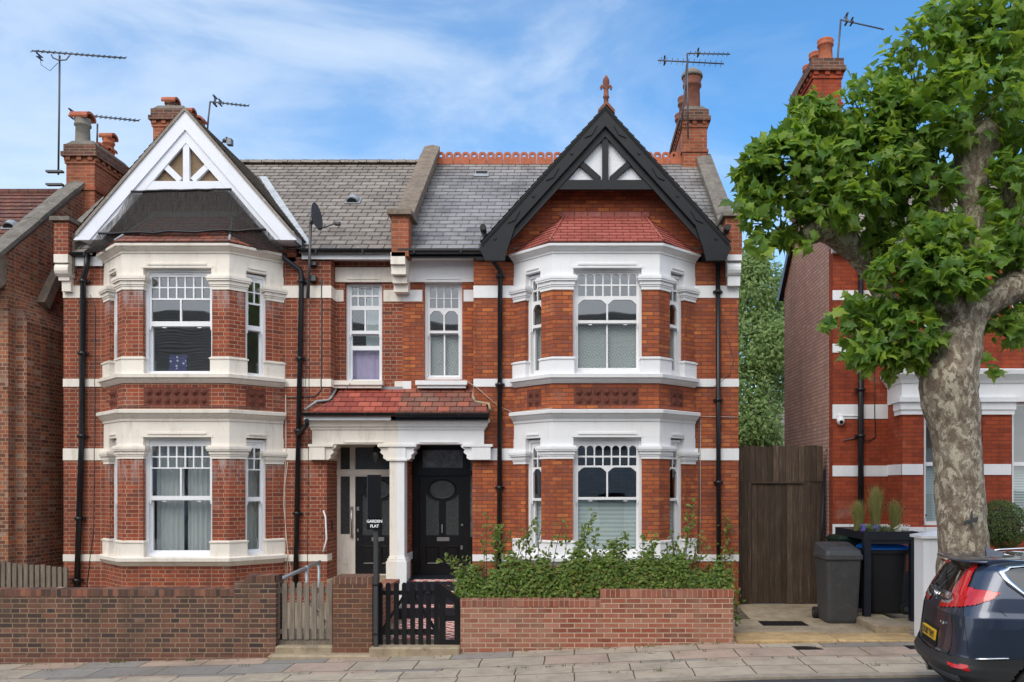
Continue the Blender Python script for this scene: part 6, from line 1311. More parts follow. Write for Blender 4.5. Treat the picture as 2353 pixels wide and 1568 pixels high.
# a dark painted cross on the trunk, following the bark
cr = MB(); cen = TP(2208, 1193); rr_ = 54 * kT
for (dz0, dz1, a0, a1) in ((-.11, .12, -.09, .0), (-.03, .022, -.34, .22)):
    pts = []
    for zz in (dz0, dz1): pts.append([(cen.x + (rr_ * 1.045) * math.sin(a), cen.y - (rr_ * 1.045) * math.cos(a), cen.z + zz * (random.uniform(.35, 1.2) if dz1 < .1 else random.uniform(.7, 1.1)) + .10 * a * (1 if dz1 < .1 else .4)) for a in lin(a0, a1, 8)])
    for i in range(7): cr.poly([pts[0][i], pts[0][i + 1], pts[1][i + 1], pts[1][i]])
cr.build('painted_mark', 'postgrey', trunk)
CL = [(1830, 425, 115, 105, .2, 1), (1755, 430, 62, 85, .2, .45), (1905, 330, 95, 100, .3, .9), (1990, 265, 95, 95, .3, .9), (2000, 395, 115, 95, .1, 1), (2105, 180, 95, 115, .2, 1), (2190, 85, 110, 95, .2, 1), (2310, 110, 130, 140, .1, 1.3), (2225, 235, 130, 85, -.2, 1.0), (2340, 300, 75, 115, .2, .8), (2100, 325, 85, 75, .1, .8), (1795, 510, 85, 48, .2, .6), (1945, 470, 85, 50, -.1, .6), (2070, 440, 70, 50, .3, .5), (2125, 560, 62, 62, -.2, .55), (2100, 625, 100, 52, -.3, .75), (2190, 640, 75, 42, -.45, .45), (2240, 590, 62, 52, -.35, .35), (2325, 585, 45, 50, -.1, .3), (2025, 705, 52, 48, -.1, .3), (2075, 775, 85, 72, -.1, .95), (1985, 750, 50, 55, 0, .3), (2010, 815, 62, 42, -.1, .45), (2315, 745, 55, 52, .1, .45), (2420, 200, 120, 260, .3, 1.2), (2440, 480, 90, 150, .3, .7), (2160, 430, 50, 60, .7, .3), (2290, 470, 60, 100, 1.0, .55), (2320, 20, 150, 80, .2, .8), (2120, 690, 60, 40, .3, .35)]
pos = []; nr_ = []; tp = []; sz = []; shoots = MB(); bud = 10500 / sum(c[5] for c in CL)
CL += [(1880, 265, 60, 55, .3, .45), (2060, 250, 60, 60, 0, .4), (1850, 330, 60, 50, .1, .4), (2060, 520, 70, 60, .7, .4), (2180, 540, 50, 50, -.2, .3), (2000, 560, 50, 40, .6, .25), (2150, 440, 55, 60, -.15, .35), (2310, 430, 45, 80, -.2, .35), (2330, 540, 40, 50, -.3, .25), (1735, 385, 45, 45, .1, .3), (1770, 345, 40, 40, .2, .3)]
for (px, py, rx, ry, dy, wgt) in CL:
    c_ = TP(px, py, dy); R3 = (rx * kT, max(.28, (rx + ry) * .5 * kT * .85), ry * kT); n = int(bud * wgt)
    p, d_ = blob(c_, np.array(R3) * 1.08, n, .15); wob_ = np.array([noise.noise(Vector(q) * 2.4) for q in p]); keep = wob_ > -.2; p, d_ = p[keep], d_[keep]; n = len(p); pos.append(p)
    nr_.append(d_ * .6 + np.array([0, -.40, .55]) + rng.normal(size=(n, 3)) * .75); tp.append(d_ * .9 + np.array([0, 0, -.15]) + rng.normal(size=(n, 3)) * .8); sz.append(.085 + .16 * rng.beta(1.6, 2.0, n))
    for k in range(int(3 + 5 * wgt)):
        e = Vector(nrmz(rng.normal(size=(1, 3)))[0]); e.z = abs(e.z) * .8 - .15; q0 = c_ - Vector((0, 0, ry * kT * .6)); q1 = c_ + Vector((e.x * R3[0], e.y * R3[1], e.z * R3[2])) * 1.12
        shoots.tube([q0, q0.lerp(q1, .5) + Vector((0, 0, .06)), q1], [.014, .010, .004], 5)
        m_ = 4; L_ = np.array([q0.lerp(q1, .72 + .09 * i) for i in range(m_)]); pos.append(L_); nr_.append(np.array([0, -.4, .6]) + rng.normal(size=(m_, 3)) * .7); tp.append(np.array(e)[None] + rng.normal(size=(m_, 3)) * .8); sz.append(rng.uniform(.09, .19, m_))
for px, py in ((1893, 742), (1905, 728), (1915, 735), (1940, 705), (1955, 690), (1700, 466), (1688, 470), (1712, 472), (1745, 560), (1765, 575), (1720, 540), (2045, 860), (2285, 815), (2282, 850), (2180, 855), (2150, 850), (1845, 560), (1870, 555), (2030, 175), (2010, 182), (1990, 188)):
    m_ = 3; L_ = np.array(TP(px, py, -.1))[None] + rng.normal(size=(m_, 3)) * .05; pos.append(L_); nr_.append(np.array([0, -.8, .4]) + rng.normal(size=(m_, 3)) * .4); tp.append(np.array([0, 0, -1.0]) + rng.normal(size=(m_, 3)) * .5); sz.append(rng.uniform(.13, .24, m_))
foliage('crown', np.concatenate(pos), np.concatenate(nr_), np.concatenate(tp), np.concatenate(sz), maple(), 'leaf_plane', tree); tag(shoots.build('shoots', 'twig', tree), kind='stuff')

# hedge
hg = thing('hedge', 'bushy green hedge with long stray shoots rising above the red brick garden wall', 'hedge', (.4, -2.8, .2))
n = 13500; x = rng.uniform(-1.82, 2.44, n); top = 1.42 + .13 * np.sin(x * 2.1 + .5) + .11 * np.sin(x * 5.3) + .09 * np.sin(x * 11.7 + 1) + .06 * np.sin(x * 23) - .12 * (x < -1.3) - .18 * ((x > .15) & (x < .55)); u = rng.random(n); zz = .55 + (top - .55) * u ** .75
yy = -2.85 + rng.choice([-1, 1], n, p=[.72, .28]) * (.47 * (1 - .35 * u ** 3)) * rng.uniform(.55, 1.05, n) ** .5
pos = np.stack([x, yy, zz], 1); d_ = np.stack([rng.normal(size=n) * .3, (yy + 2.85) * 1.4, (u ** 3) * 1.2 + .2], 1)
P2 = [pos]; N2 = [d_ + rng.normal(size=(n, 3)) * .45 + np.array([0, -.25, .35])]; T2 = [d_ * .6 + rng.normal(size=(n, 3)) * .8 + np.array([0, 0, -.3])]; S2 = [rng.uniform(.05, .105, n)]
tw = MB()
def stem_leaves(pts, n, size, w_=.02, jitter=.03):
    pts = [Vector(p) for p in pts]; out = []
    for i in range(n):
        f = (i + .5) / n * (len(pts) - 1); k = min(int(f), len(pts) - 2); out.append(pts[k].lerp(pts[k + 1], f - k))
    A_ = np.array(out) + rng.normal(size=(n, 3)) * jitter; dd = np.array((pts[-1] - pts[0]).normalized())
    P2.append(A_); N2.append(rng.normal(size=(n, 3)) * .6 + np.array([0, -.5, .5])); T2.append(dd[None] * .7 + rng.normal(size=(n, 3)) * .8); S2.append(rng.uniform(size * .65, size * 1.15, n))
SH = [(1142, 1300, 1140, 1205, 26), (1138, 1300, 1146, 1212, 40), (1112, 1310, 1105, 1240, 8), (1118, 1300, 1118, 1195, 10), (1130, 1330, 1170, 1225, 18), (1205, 1310, 1225, 1195, 26), (1220, 1300, 1205, 1225, 22), (1235, 1310, 1248, 1195, 14), (1180, 1310, 1195, 1240, 18), (1270, 1300, 1298, 1190, 12), (1255, 1310, 1275, 1230, 14), (1290, 1310, 1300, 1235, 16), (1330, 1300, 1362, 1178, 34), (1340, 1305, 1345, 1215, 28), (1355, 1300, 1370, 1225, 22), (1370, 1290, 1445, 1232, 24), (1380, 1300, 1455, 1260, 18), (1350, 1300, 1395, 1260, 16), (1440, 1330, 1430, 1240, 22), (1470, 1310, 1510, 1235, 20), (1500, 1310, 1497, 1235, 12), (1520, 1305, 1545, 1255, 16), (1480, 1310, 1475, 1230, 8), (1540, 1310, 1560, 1230, 16), (1570, 1310, 1585, 1200, 26), (1575, 1300, 1595, 1155, 26), (1590, 1310, 1615, 1230, 22), (1560, 1310, 1540, 1225, 10), (1600, 1320, 1625, 1255, 18), (1080, 1300, 1015, 1283, 26), (1090, 1330, 1048, 1318, 16), (1065, 1360, 1042, 1340, 14)]
for (px0, py0, px1, py1, nl_) in SH:
    y = random.uniform(-3.1, -2.6); a = W(px0, py0, y); b_ = W(px1, py1, y - .1); mid = a.lerp(b_, .55) + Vector((random.uniform(-.04, .04), 0, .05)); tw.tube([a - Vector((0, 0, .2)), a, mid, b_], [.006, .006, .005, .002], 5); stem_leaves([a, mid, b_], int(nl_ * 1.5), .09, jitter=.04)
foliage('foliage', np.concatenate(P2), np.concatenate(N2), np.concatenate(T2), np.concatenate(S2), oval(), 'leaf_hedge', hg)
for k in range(70): x = random.uniform(-1.7, 2.3); y = -2.85 + random.uniform(-.25, .3); tw.tube([(x, y, .2), (x + random.uniform(-.15, .15), y + random.uniform(-.1, .1), .75), (x + random.uniform(-.25, .25), y + random.uniform(-.2, .2), 1.2)], [.014, .010, .004], 5)
tag(tw.build('stems', 'twigb', hg), kind='stuff')
cp = thing('climbing_plant', 'thin leafy climber beside the right downpipe of the white house', 'climber', (2.9, -.15, .2)); P2, N2, T2, S2 = [], [], [], []; tw = MB()
for pts, n in (([W(1665, 1360, -.3), W(1668, 1300, -.2), W(1662, 1250, -.12), W(1672, 1215, -.1), W(1664, 1190, -.1)], 90), ([W(1670, 1345, -.6), W(1685, 1320, -.7), W(1672, 1290, -.4)], 50), ([W(1640, 1300, -.3), W(1672, 1275, -.2), W(1690, 1262, -.15)], 26), ([W(1690, 1440, -3.0), W(1692, 1400, -2.9), W(1688, 1370, -2.6)], 45)): stem_leaves(pts, n, .085, jitter=.06); tw.tube(pts, .006, 5)
foliage('foliage', np.concatenate(P2), np.concatenate(N2), np.concatenate(T2), np.concatenate(S2), oval(), 'leaf_hedge', cp); tw.build('stems', 'twigb', cp)

# clipped ball
tb = thing('topiary_ball', 'clipped round evergreen ball beside the plane tree trunk', 'shrub', (6.95, -2.6, .2)); c_ = W(2303, 1206, -2.6)
n = 5600; d_ = nrmz(rng.normal(size=(n, 3))); rr2 = .36 * (1 + .05 * np.sin(d_[:, 0] * 5) * np.sin(d_[:, 2] * 6)) * rng.uniform(.9, 1.04, n)
foliage('foliage', np.array(c_) + d_ * rr2[:, None] * np.array([1, 1, 1.1]), d_ + rng.normal(size=(n, 3)) * .5, d_ * .5 + rng.normal(size=(n, 3)), rng.uniform(.022, .045, n), oval(), 'leaf_box', tb)
q = MB(); q.lathe([(.01, c_.z - .29), (.2, c_.z - .22), (.29, c_.z), (.2, c_.z + .22), (.01, c_.z + .29)], (c_.x, c_.y), 12); q.build('inner_twigs', 'twigb', tb); q = MB(); q.tube([(c_.x, c_.y, .2), (c_.x, c_.y, c_.z)], .03, 7); q.build('stem', 'twigb', tb)

# tree in the gap behind
ft = thing('background_tree', 'tall pale green tree filling the gap behind the brown boarded gate', 'tree', (6.9, 14, 0)); P3 = []; D3 = []
for (px, py, rx, ry, dy) in ((1745, 660, 55, 75, 0), (1715, 720, 50, 80, .5), (1780, 720, 40, 90, .4), (1750, 800, 70, 80, -.4), (1720, 880, 60, 70, -.3), (1790, 860, 45, 90, .6), (1735, 960, 55, 60, -.5), (1780, 800, 45, 60, -.8), (1700, 640, 35, 50, .8), (1690, 800, 50, 130, .5), (1730, 610, 30, 40, .3), (1830, 760, 50, 120, .8), (1745, 1000, 50, 40, -.2), (1700, 1000, 60, 60, 0)):
    c_ = W(px, py, 14 + dy); k3 = 30 / F; p, d_ = blob(c_, (rx * k3 * 1.12, rx * k3 * 1.3, ry * k3 * 1.1), 1700, .2); P3.append(p); D3.append(d_)
P3 = np.concatenate(P3); D3 = np.concatenate(D3); n = len(P3)
foliage('crown', P3, D3 + rng.normal(size=(n, 3)) * .7 + np.array([0, 0, .5]), D3 + rng.normal(size=(n, 3)) * .8 + np.array([0, 0, -.5]), rng.uniform(.10, .22, n), oval(), 'leaf_far', ft)
q = MB(); q.tube([(6.9, 14.2, -1), (6.85, 14.2, 3), (6.9, 14.1, 6), (6.8, 14, 9)], [.25, .2, .14, .05], 9)
for k in range(9): z = 3 + k * .65; q.tube([(6.87, 14.15, z), (6.87 + random.uniform(-1.2, 1.2), 14 + random.uniform(-.6, .6), z + 1.0)], [.07, .02], 6)
q.build('trunk', 'twigb', ft)

# planting on the bin store and small weeds
def tuft(name, label, cat, x, y, z, n, h, spread, wd, mat, group=None, head=None):
    v = []; f = []; 
    for k in range(n):
        a = rng.uniform(0, 6.283); lean = spread * rng.random() ** 1.5; hh = h * rng.uniform(.6, 1.05); bx_, by_ = x + rng.normal() * .025, y + rng.normal() * .025; dx, dy = math.cos(a) * lean, math.sin(a) * lean; px_, py_ = -math.sin(a) * wd, math.cos(a) * wd; i = len(v)
        v += [(bx_ - px_, by_ - py_, z), (bx_ + px_, by_ + py_, z), (bx_ + dx * .45 + px_ * .8, by_ + dy * .45 + py_ * .8, z + hh * .6), (bx_ + dx * .45 - px_ * .8, by_ + dy * .45 - py_ * .8, z + hh * .6), (bx_ + dx, by_ + dy, z + hh)]; f += [[i, i + 1, i + 2, i + 3], [i + 3, i + 2, i + 4]]
    o = mesh_np(name, v, np.concatenate([np.array(q) for q in f]), [len(q) for q in f], mat)
    return tag(o, label, cat, group)
for px, py, n, h, wh in ((1972, 1212, 150, .50, 'shortest and leftmost of the feathery'), (2011, 1220, 230, .72, 'tallest and middle of the feathery'), (2056, 1216, 130, .52, 'rightmost of the feathery')):
    p = W(px, py, -1.55); tuft('feather_grass', f'{wh} golden grass clumps on the bin store', 'grass', p.x, -1.55, 1.74, n * 4, h * 1.12, .20, .0038, 'grass_gold', 'feathery grasses on the bin store')
st_ = MB(); hd_ = MB()
for k, (px, py) in enumerate(((1985, 1165), (1960, 1180), (2043, 1150), (2055, 1155), (2070, 1158), (2035, 1160), (2025, 1140), (2080, 1170), (2128, 1184), (2064, 1150))):
    top = W(px, py, -1.6); st_.tube([(top.x - .05 + .01 * k, -1.5, 1.74), top.lerp(Vector((top.x - .05, -1.5, 1.74)), .4), top], .0035, 4)
    hd_.lathe([(.002, top.z - .015), (.014, top.z - .008), (.016, top.z + .004), (.008, top.z + .014), (.001, top.z + .016)], (top.x, top.y), 8)
so_ = st_.build('flower_stems', 'twig'); tag(so_, 'tall thin wiry stems with dark round heads above the bin store', 'flowers'); hd_.build('seed_heads', 'seedhead', so_)
for nm, lab, px, py, n, r_, mt in (('violet_flowers', 'violet blue flowers at the left front corner of the bin store tray', 1950, 1211, 130, .09, 'flower_blue'), ('violet_flowers', 'small violet flower patch at the middle front edge of the bin store tray', 2012, 1224, 50, .045, 'flower_blue'), ('white_flowers', 'white flowers near the right end of the bin store tray', 2075, 1221, 110, .12, 'flower_white'), ('white_flowers', 'sprinkle of tiny white flowers between the grasses on the bin store', 1990, 1210, 26, .10, 'flower_white'), ('trailing_plants', 'low green foliage between the grasses on the bin store tray', 1995, 1218, 500, .30, 'leaf_box')):
    c_ = W(px, py, -1.78 if 'front' in lab else -1.6); c_.z = 1.79; r_ *= 1.5; n = int(n * 2.2); d_ = nrmz(rng.normal(size=(n, 3))); p = np.array(c_) + d_ * np.array([r_, r_ * .8, .085])[None] * rng.random(n)[:, None] ** .4
    p[:, 0] = np.clip(p[:, 0], BX0 + .03, BX1 - .03); p[:, 1] = np.clip(p[:, 1], BY0 + .03, BY1 - .03); p[:, 2] = np.maximum(p[:, 2], 1.75)
    tag(foliage(nm, p, d_ + np.array([0, -.6, .6]), rng.normal(size=(n, 3)), rng.uniform(.022, .045, n), oval(), mt), lab, 'flowers' if 'flower' in nm else 'plants')
wv = []; wf = []; wl = []
for k in range(64):
    x = rng.uniform(-9, 5); y = (-3.57, -4.61, -4.05, -5.1)[int(rng.choice(4, p=[.55, .2, .15, .1]))] + rng.normal() * .01; z = pz(x) - (.0 if y > -4 else .02); s_ = rng.uniform(.02, .06)
    for j in range(9):
        a = rng.uniform(0, 6.28); i = len(wv); e = Vector((math.cos(a), math.sin(a), rng.uniform(.3, 1.4))) * s_; q_ = Vector((-math.sin(a), math.cos(a), 0)) * s_ * .14; b0 = Vector((x + rng.normal() * .05, y, z - .01))
        wv += [tuple(b0 - q_), tuple(b0 + q_), tuple(b0 + e)]; wf += [i, i + 1, i + 2]; wl.append(3)
wd_ = mesh_np('joint_weeds', wv, wf, wl, 'weed'); wd_['kind'] = 'stuff'
n = 240; x = rng.uniform(-9.5, 5.2, n); y = np.where(rng.random(n) < .6, -3.58 - np.abs(rng.normal(size=n)) * .06, rng.uniform(-5.4, -3.6, n)); z = np.array([pz(a) for a in x]) - .012 * (y < -4) + .004 - .01 * (y < -4.6)
lit = foliage('leaf_litter', np.stack([x, y, z], 1), np.array([0, 0, 1.0]) + rng.normal(size=(n, 3)) * .25, rng.normal(size=(n, 3)), rng.uniform(.02, .055, n), oval(), 'leaf_dead'); lit['kind'] = 'stuff'
# ---------------------------------------------------------------- parked car (tail towards the gate, nose out of frame to the right)
m, t, b, o = newmat('navy_car_paint'); nz = nd(t, 'TexNoise', {'Vector': nd(t, 'TexCoord').outputs['Object'], 'Scale': 900.0, 'Detail': 1.0}); put(t, b, Base_Color=ramp(t, nz.outputs[0], [(.35, (.022, .032, .058)), (.7, (.05, .068, .11))]), Metallic=.45, Roughness=.28, Coat_Weight=1.0, Coat_Roughness=.03); M['carpaint'] = m
M['carplastic'] = plain('grained_car_plastic', (.030, .030, .031), .5, .1, 6, (.05, .05, .048), .3, .25, 160)
M['carglass'] = plain('privacy_glass', (.008, .010, .011), .04, .1, 2, None, 0, 0, spec=.7, coat=1.0); M['chrome'] = plain('chrome', (.78, .78, .78), .12, .02, 2, None, 0, 0, metallic=1.0); M['lens_red'] = plain('red_lens', (.55, .008, .012), .12, .25, 9, None, 0, .15, 30, coat=1.0); M['lens_clear'] = plain('clear_lens', (.30, .28, .26), .12, .3, 30, None, 0, .3, 60, coat=1.0); M['plate_yellow'] = plain('yellow_plate', (.78, .46, .02), .4, .03, 3, None, 0, 0); M['rimsilver'] = plain('silver_wheel', (.35, .35, .36), .3, .05, 4, None, 0, 0, metallic=.8); M['seam'] = plain('panel_gap', (.004, .004, .005), .8, .05, 4, None, 0, 0)
PSI = R(10); CCX, CCY, CCZ = 3.93, -6.75, .10
UU = Vector((math.cos(PSI), -math.sin(PSI), 0)); NN = Vector((-math.sin(PSI), -math.cos(PSI), 0))
car = thing('parked_car', 'dark blue parked suv seen from behind with large red tail lamps', 'car', (CCX, CCY, CCZ))
LV = np.array([(.20, .30, 4.3, .80), (.28, .24, 4.42, .86), (.38, .11, 4.5, .895), (.50, .02, 4.52, .91), (.58, .005, 4.52, .915), (.62, .03, 4.52, .915), (.70, .06, 4.5, .92), (.85, .08, 4.45, .925), (1.0, .10, 4.25, .925), (1.10, .11, 3.6, .915), (1.16, .13, 3.35, .89), (1.3, .19, 3.05, .85), (1.45, .27, 2.78, .79), (1.56, .33, 2.55, .745), (1.62, .38, 2.4, .70), (1.66, .50, 2.2, .62), (1.69, .95, 1.8, .42)])
def cprof(z): return [float(np.interp(z, LV[:, 0], LV[:, k])) for k in (1, 2, 3)]
CR_, CS_, CF_ = 64, 150, 26
def coutline(z):
    r, f, s = cprof(z); A = .42; th = np.linspace(0, math.pi / 2, CR_ + 1); n = 3.2
    a = np.stack([r + A * (1 - np.cos(th) ** (2 / n)), s * np.sin(th) ** (2 / n)], 1); tt = np.linspace(0, 1, CS_ + 1)[1:]; b_ = np.stack([r + A + (f - .6 - r - A) * tt, np.full(CS_, s)], 1)
    th = np.linspace(0, math.pi / 2, CF_ + 1)[1:]; c_ = np.stack([f - .6 + .6 * np.sin(th) ** (2 / 2.4), s * np.cos(th) ** (2 / 2.4)], 1); return np.concatenate([a, b_, c_])
refo = coutline(1.0); SS = np.concatenate([[0], np.cumsum(np.hypot(*np.diff(refo, axis=0).T))])
def cw_(u, v, z): return Vector((CCX, CCY, CCZ + z)) + UU * u + NN * v
def csurf(s, z, off=.0, sg=1):
    o_ = coutline(z); u = np.interp(abs(s), SS, o_[:, 0]); v = np.interp(abs(s), SS, o_[:, 1]); e = .01
    du = np.interp(abs(s) + e, SS, o_[:, 0]) - np.interp(max(0, abs(s) - e), SS, o_[:, 0]); dv = np.interp(abs(s) + e, SS, o_[:, 1]) - np.interp(max(0, abs(s) - e), SS, o_[:, 1]); L_ = math.hypot(du, dv); nu, nv = -dv / L_, du / L_
    g_ = sg if s >= 0 else -sg
    return cw_(u + nu * off, (v + nv * off) * g_, z)
def inpoly(x, y, P_):
    r = False; j = len(P_) - 1
    for i in range(len(P_)):
        if (P_[i][1] > y) != (P_[j][1] > y) and x < (P_[j][0] - P_[i][0]) * (y - P_[i][1]) / (P_[j][1] - P_[i][1]) + P_[i][0]: r = not r
        j = i
    return r
LAMP = [(.60, 1.635), (.70, 1.645), (.69, 1.50), (.71, 1.385), (.95, 1.375), (1.08, 1.355), (1.02, 1.29), (.897, 1.23), (.727, 1.185), (.45, 1.15), (.25, 1.125), (.20, 1.20), (.44, 1.21), (.46, 1.235), (.44, 1.35), (.52, 1.50)]
LCLR = [(.24, 1.175), (.47, 1.185), (.56, 1.24), (.50, 1.275), (.44, 1.215), (.22, 1.215)]
SWIN = [(1.02, 1.555), (1.13, 1.475), (1.5, 1.33), (2.2, 1.22), (3.0, 1.19), (3.3, 1.19), (3.05, 1.40), (2.75, 1.56), (2.5, 1.615), (1.2, 1.615), (1.06, 1.60)]
SCHR = [(.965, 1.555), (1.11, 1.445), (1.5, 1.295), (2.2, 1.19), (3.45, 1.16), (3.3, 1.19), (3.0, 1.185), (2.2, 1.22), (1.5, 1.33), (1.13, 1.475), (1.02, 1.555), (1.06, 1.60), (1.2, 1.617), (2.5, 1.617), (2.5, 1.635), (1.15, 1.640), (1.0, 1.62)]
REFL = [(.69, .605), (.93, .625), (.99, .565), (.80, .575)]
zs_ = np.arange(.20, 1.6905, .0125); OUT = np.array([coutline(z) for z in zs_]); parts = {}
for sg in (1, -1):
    for i in range(len(zs_) - 1):
        zc = (zs_[i] + zs_[i + 1]) / 2
        for j in range(len(SS) - 1):
            s = (SS[j] + SS[j + 1]) / 2; u, v = OUT[i, j]
            if v > .6 and ((u - .98) ** 2 + (zc - .34) ** 2 < .39 ** 2 or (u - 3.64) ** 2 + (zc - .34) ** 2 < .39 ** 2): continue
            k = 'body'
            bt_ = .645 + .06 * min(1, s / 1.2)
            if s < 2.0 and zc < bt_: k = 'bumper'
            elif s >= 2.0 and zc < .36: k = 'sill'
            elif v > .6 and ((u - .98) ** 2 + (zc - .34) ** 2 < .445 ** 2 or (u - 3.64) ** 2 + (zc - .34) ** 2 < .445 ** 2): k = 'arch_trim'
            if s > 4.4 and zc < .62: k = 'front_bumper'
            if zc > 1.1:
                if s < 1.2 and inpoly(s, zc, LAMP): k = 'tail_lamp' if not inpoly(s, zc, LCLR) else 'reversing_lens'
                elif 1.295 < zc < 1.615 and s < .43 + (zc - 1.3) * .47: k = 'rear_window'
                elif s > .9 and s < 3.5 and inpoly(s, zc, SWIN): k = 'side_window'
                elif u > 2.3 and s > 3.5 and zc < 1.62: k = 'windscreen'
            elif s < 1.1 and .55 < zc < .64 and inpoly(s, zc, REFL): k = 'rear_reflector'
            if k in ('tail_lamp', 'reversing_lens', 'side_window', 'window_trim', 'rear_reflector', 'arch_trim'): k = (k, sg)
            parts.setdefault(k, []).append((sg, i, j))
KM = {'body': 'carpaint', 'bumper': 'carplastic', 'front_bumper': 'carplastic', 'sill': 'carplastic', 'arch_trim': 'carplastic', 'tail_lamp': 'lens_red', 'reversing_lens': 'lens_clear', 'rear_window': 'carglass', 'side_window': 'carglass', 'windscreen': 'carglass', 'window_trim': 'chrome', 'rear_reflector': 'lens_red'}
OFF_ = {'tail_lamp': .012, 'reversing_lens': .010, 'bumper': .012, 'window_trim': .006, 'rear_reflector': .016, 'arch_trim': .014, 'front_bumper': .01}
body_o = None
for k, cells in sorted(parts.items(), key=lambda q: str(q[0])):
    nm = k if isinstance(k, str) else k[0]; off = OFF_.get(nm, 0); idx = {}; V = []; Fc = []
    def vid(sg, i, j):
        key = (sg if j else 1, i, j)
        if key not in idx:
            o_ = OUT[i]; a = o_[max(0, j - 1)]; b_ = o_[min(len(o_) - 1, j + 1)]; du, dv = (b_ - a) if j else (0, 1); L_ = math.hypot(du, dv) or 1; u, v = o_[j]
            idx[key] = len(V); V.append(tuple(cw_(u - dv / L_ * off, (v + du / L_ * off) * sg, float(zs_[i]))))
        return idx[key]
    for sg, i, j in cells:
        q_ = [vid(sg, i, j), vid(sg, i, j + 1), vid(sg, i + 1, j + 1), vid(sg, i + 1, j)]; q_ = q_[::-1] if sg < 0 else q_
        Fc += q_
    o_ = mesh_np(nm, V, Fc, [4] * len(cells), KM[nm], car, True)
    if nm == 'body': body_o = o_
top_ = [cw_(*p, 1.69) for p in OUT[-1]] + [cw_(p[0], -p[1], 1.69) for p in OUT[-1][::-1]]
q = MB(); q.poly(top_); q.build('roof', 'carpaint', car)
q = MB(); q.poly([cw_(u, v, .21) for u, v in ((.35, -.7), (4.2, -.7), (4.2, .7), (.35, .7))]); q.build('underbody', 'carplastic', car)
def seam(pts, name='panel_gap', r=.0035, mat='seam', sg=1): MB().tube([csurf(s, z, .001, sg) for s, z in pts], r, 5).build(name, mat, car)
for sg in (1, -1):
    seam([(.64, 1.165), (.60, 1.07), (.64, .94), (.665, .81), (.655, .73), (.63, .675)], sg=sg); seam([(.0, .655)] + [(x, .655 + .03 * x) for x in lin(.1, 1.9, 24)], r=.005, sg=sg); seam([(1.0, 1.28), (1.2, 1.14), (1.40, .985), (1.47, .90), (1.5, .80)], sg=sg); seam([(2.2, 1.2), (2.2, .4)], sg=sg); seam([(3.2, 1.16), (3.15, .4)], sg=sg)
    seam([(.76, 1.18), (.79, 1.10), (.82, 1.0), (.875, .84), (.90, .74)], 'crease', .0025, sg=sg)
    q = MB(); q.tube([csurf(s, .69 + .02 * (s - .98) / .28, .012, sg) for s in lin(.98, 1.27, 8)], .011, 6); q.build('trim_strip', 'chrome', car)
    q = MB(); q.tube([cw_(u, .60 * sg, z) for u, z in ((.86, 1.668), (.98, 1.69), (1.3, 1.712), (2.1, 1.712), (2.5, 1.69), (2.6, 1.66))], .012, 8); q.build('roof_rail', 'chrome', car)
LOOP_I = [(1.03, 1.555), (1.13, 1.475), (1.5, 1.33), (2.2, 1.22), (3.0, 1.19), (3.28, 1.195), (3.05, 1.40), (2.75, 1.56), (2.5, 1.612), (1.2, 1.612), (1.07, 1.598)]
LOOP_O = [(.965, 1.56), (1.10, 1.44), (1.49, 1.295), (2.2, 1.19), (3.0, 1.16), (3.36, 1.165), (3.08, 1.41), (2.76, 1.585), (2.5, 1.635), (1.18, 1.64), (1.01, 1.625)]
for sg in (1, -1):
    q = MB(); RI_ = []
    for (a, b_), (c_, d_) in zip(LOOP_O, LOOP_I): RI_.append([csurf(a, b_, .002, sg), csurf(a, b_, .012, sg), csurf((a + c_) / 2, (b_ + d_) / 2, .017, sg), csurf(c_, d_, .012, sg), csurf(c_, d_, .002, sg)])
    RI_.append(RI_[0]); q.loft(RI_, False, True); q.build('window_trim', 'chrome', car)
q = MB()
for sa, sb in zip(lin(-.5, .5, 25), lin(-.5, .5, 25)[1:]): q.loft([[csurf(s, z, d_) for z, d_ in ((1.235, .0), (1.235, .02), (1.262, .026), (1.29, .02), (1.29, .0))] for s in (sa, sb)], False)
q.build('garnish_strip', 'chrome', car)
sp = MB(); RA = []
for v in lin(-.63, .63, 25):
    e = max(0, 1 - (abs(v) / .63) ** 4); u0 = .46 - .25 * e ** .6; z0 = 1.642 + .004 * e; zt_ = 1.66 + .03 * e
    RA.append([cw_(u0, v, z0), cw_(u0 + .03, v, z0 - .012), cw_(.46, v, 1.615), cw_(.85, v, zt_), cw_(.62, v, (z0 + zt_) / 2 + .018), cw_(u0 + .03, v, z0 + .012)])
sp.loft(RA, True, True); sp.build('roof_spoiler', 'carpaint', car)
q = MB(); q.box(-.1, .1, -.01, .01, -.006, .006); q.fr = None; q = MB(); a = cw_(.225, 0, 1.60); q.tube([cw_(.235, -.16, 1.602), cw_(.235, .16, 1.602)], .012, 6); q.build('brake_lamp', 'lens_red', car)
fn = MB(); fn.loft([[cw_(.66 + dx, dv, 1.66 + dz) for dx, dv, dz in ((0, -.035, 0), (0, .035, 0), (.26, .012, 0), (.26, -.012, 0))], [cw_(.66 + dx, dv, 1.72 + dz) for dx, dv, dz in ((-.01, -.018, 0), (-.01, .018, 0), (.16, .008, -.02), (.16, -.008, -.02))], [cw_(.655 + dx, dv, 1.765 + dz) for dx, dv, dz in ((-.012, -.006, 0), (-.012, .006, 0), (.03, .004, -.012), (.03, -.004, -.012))]]); fn.build('shark_fin', 'carpaint', car)
wpz = MB(); wpz.tube([csurf(-.02, 1.30, .03), csurf(-.2, 1.315, .03), csurf(-.40, 1.33, .02)], .010, 6); wpz.tube([csurf(0, 1.28, .0), csurf(0, 1.30, .035)], .028, 8); wpz.build('wiper', 'carplastic', car)
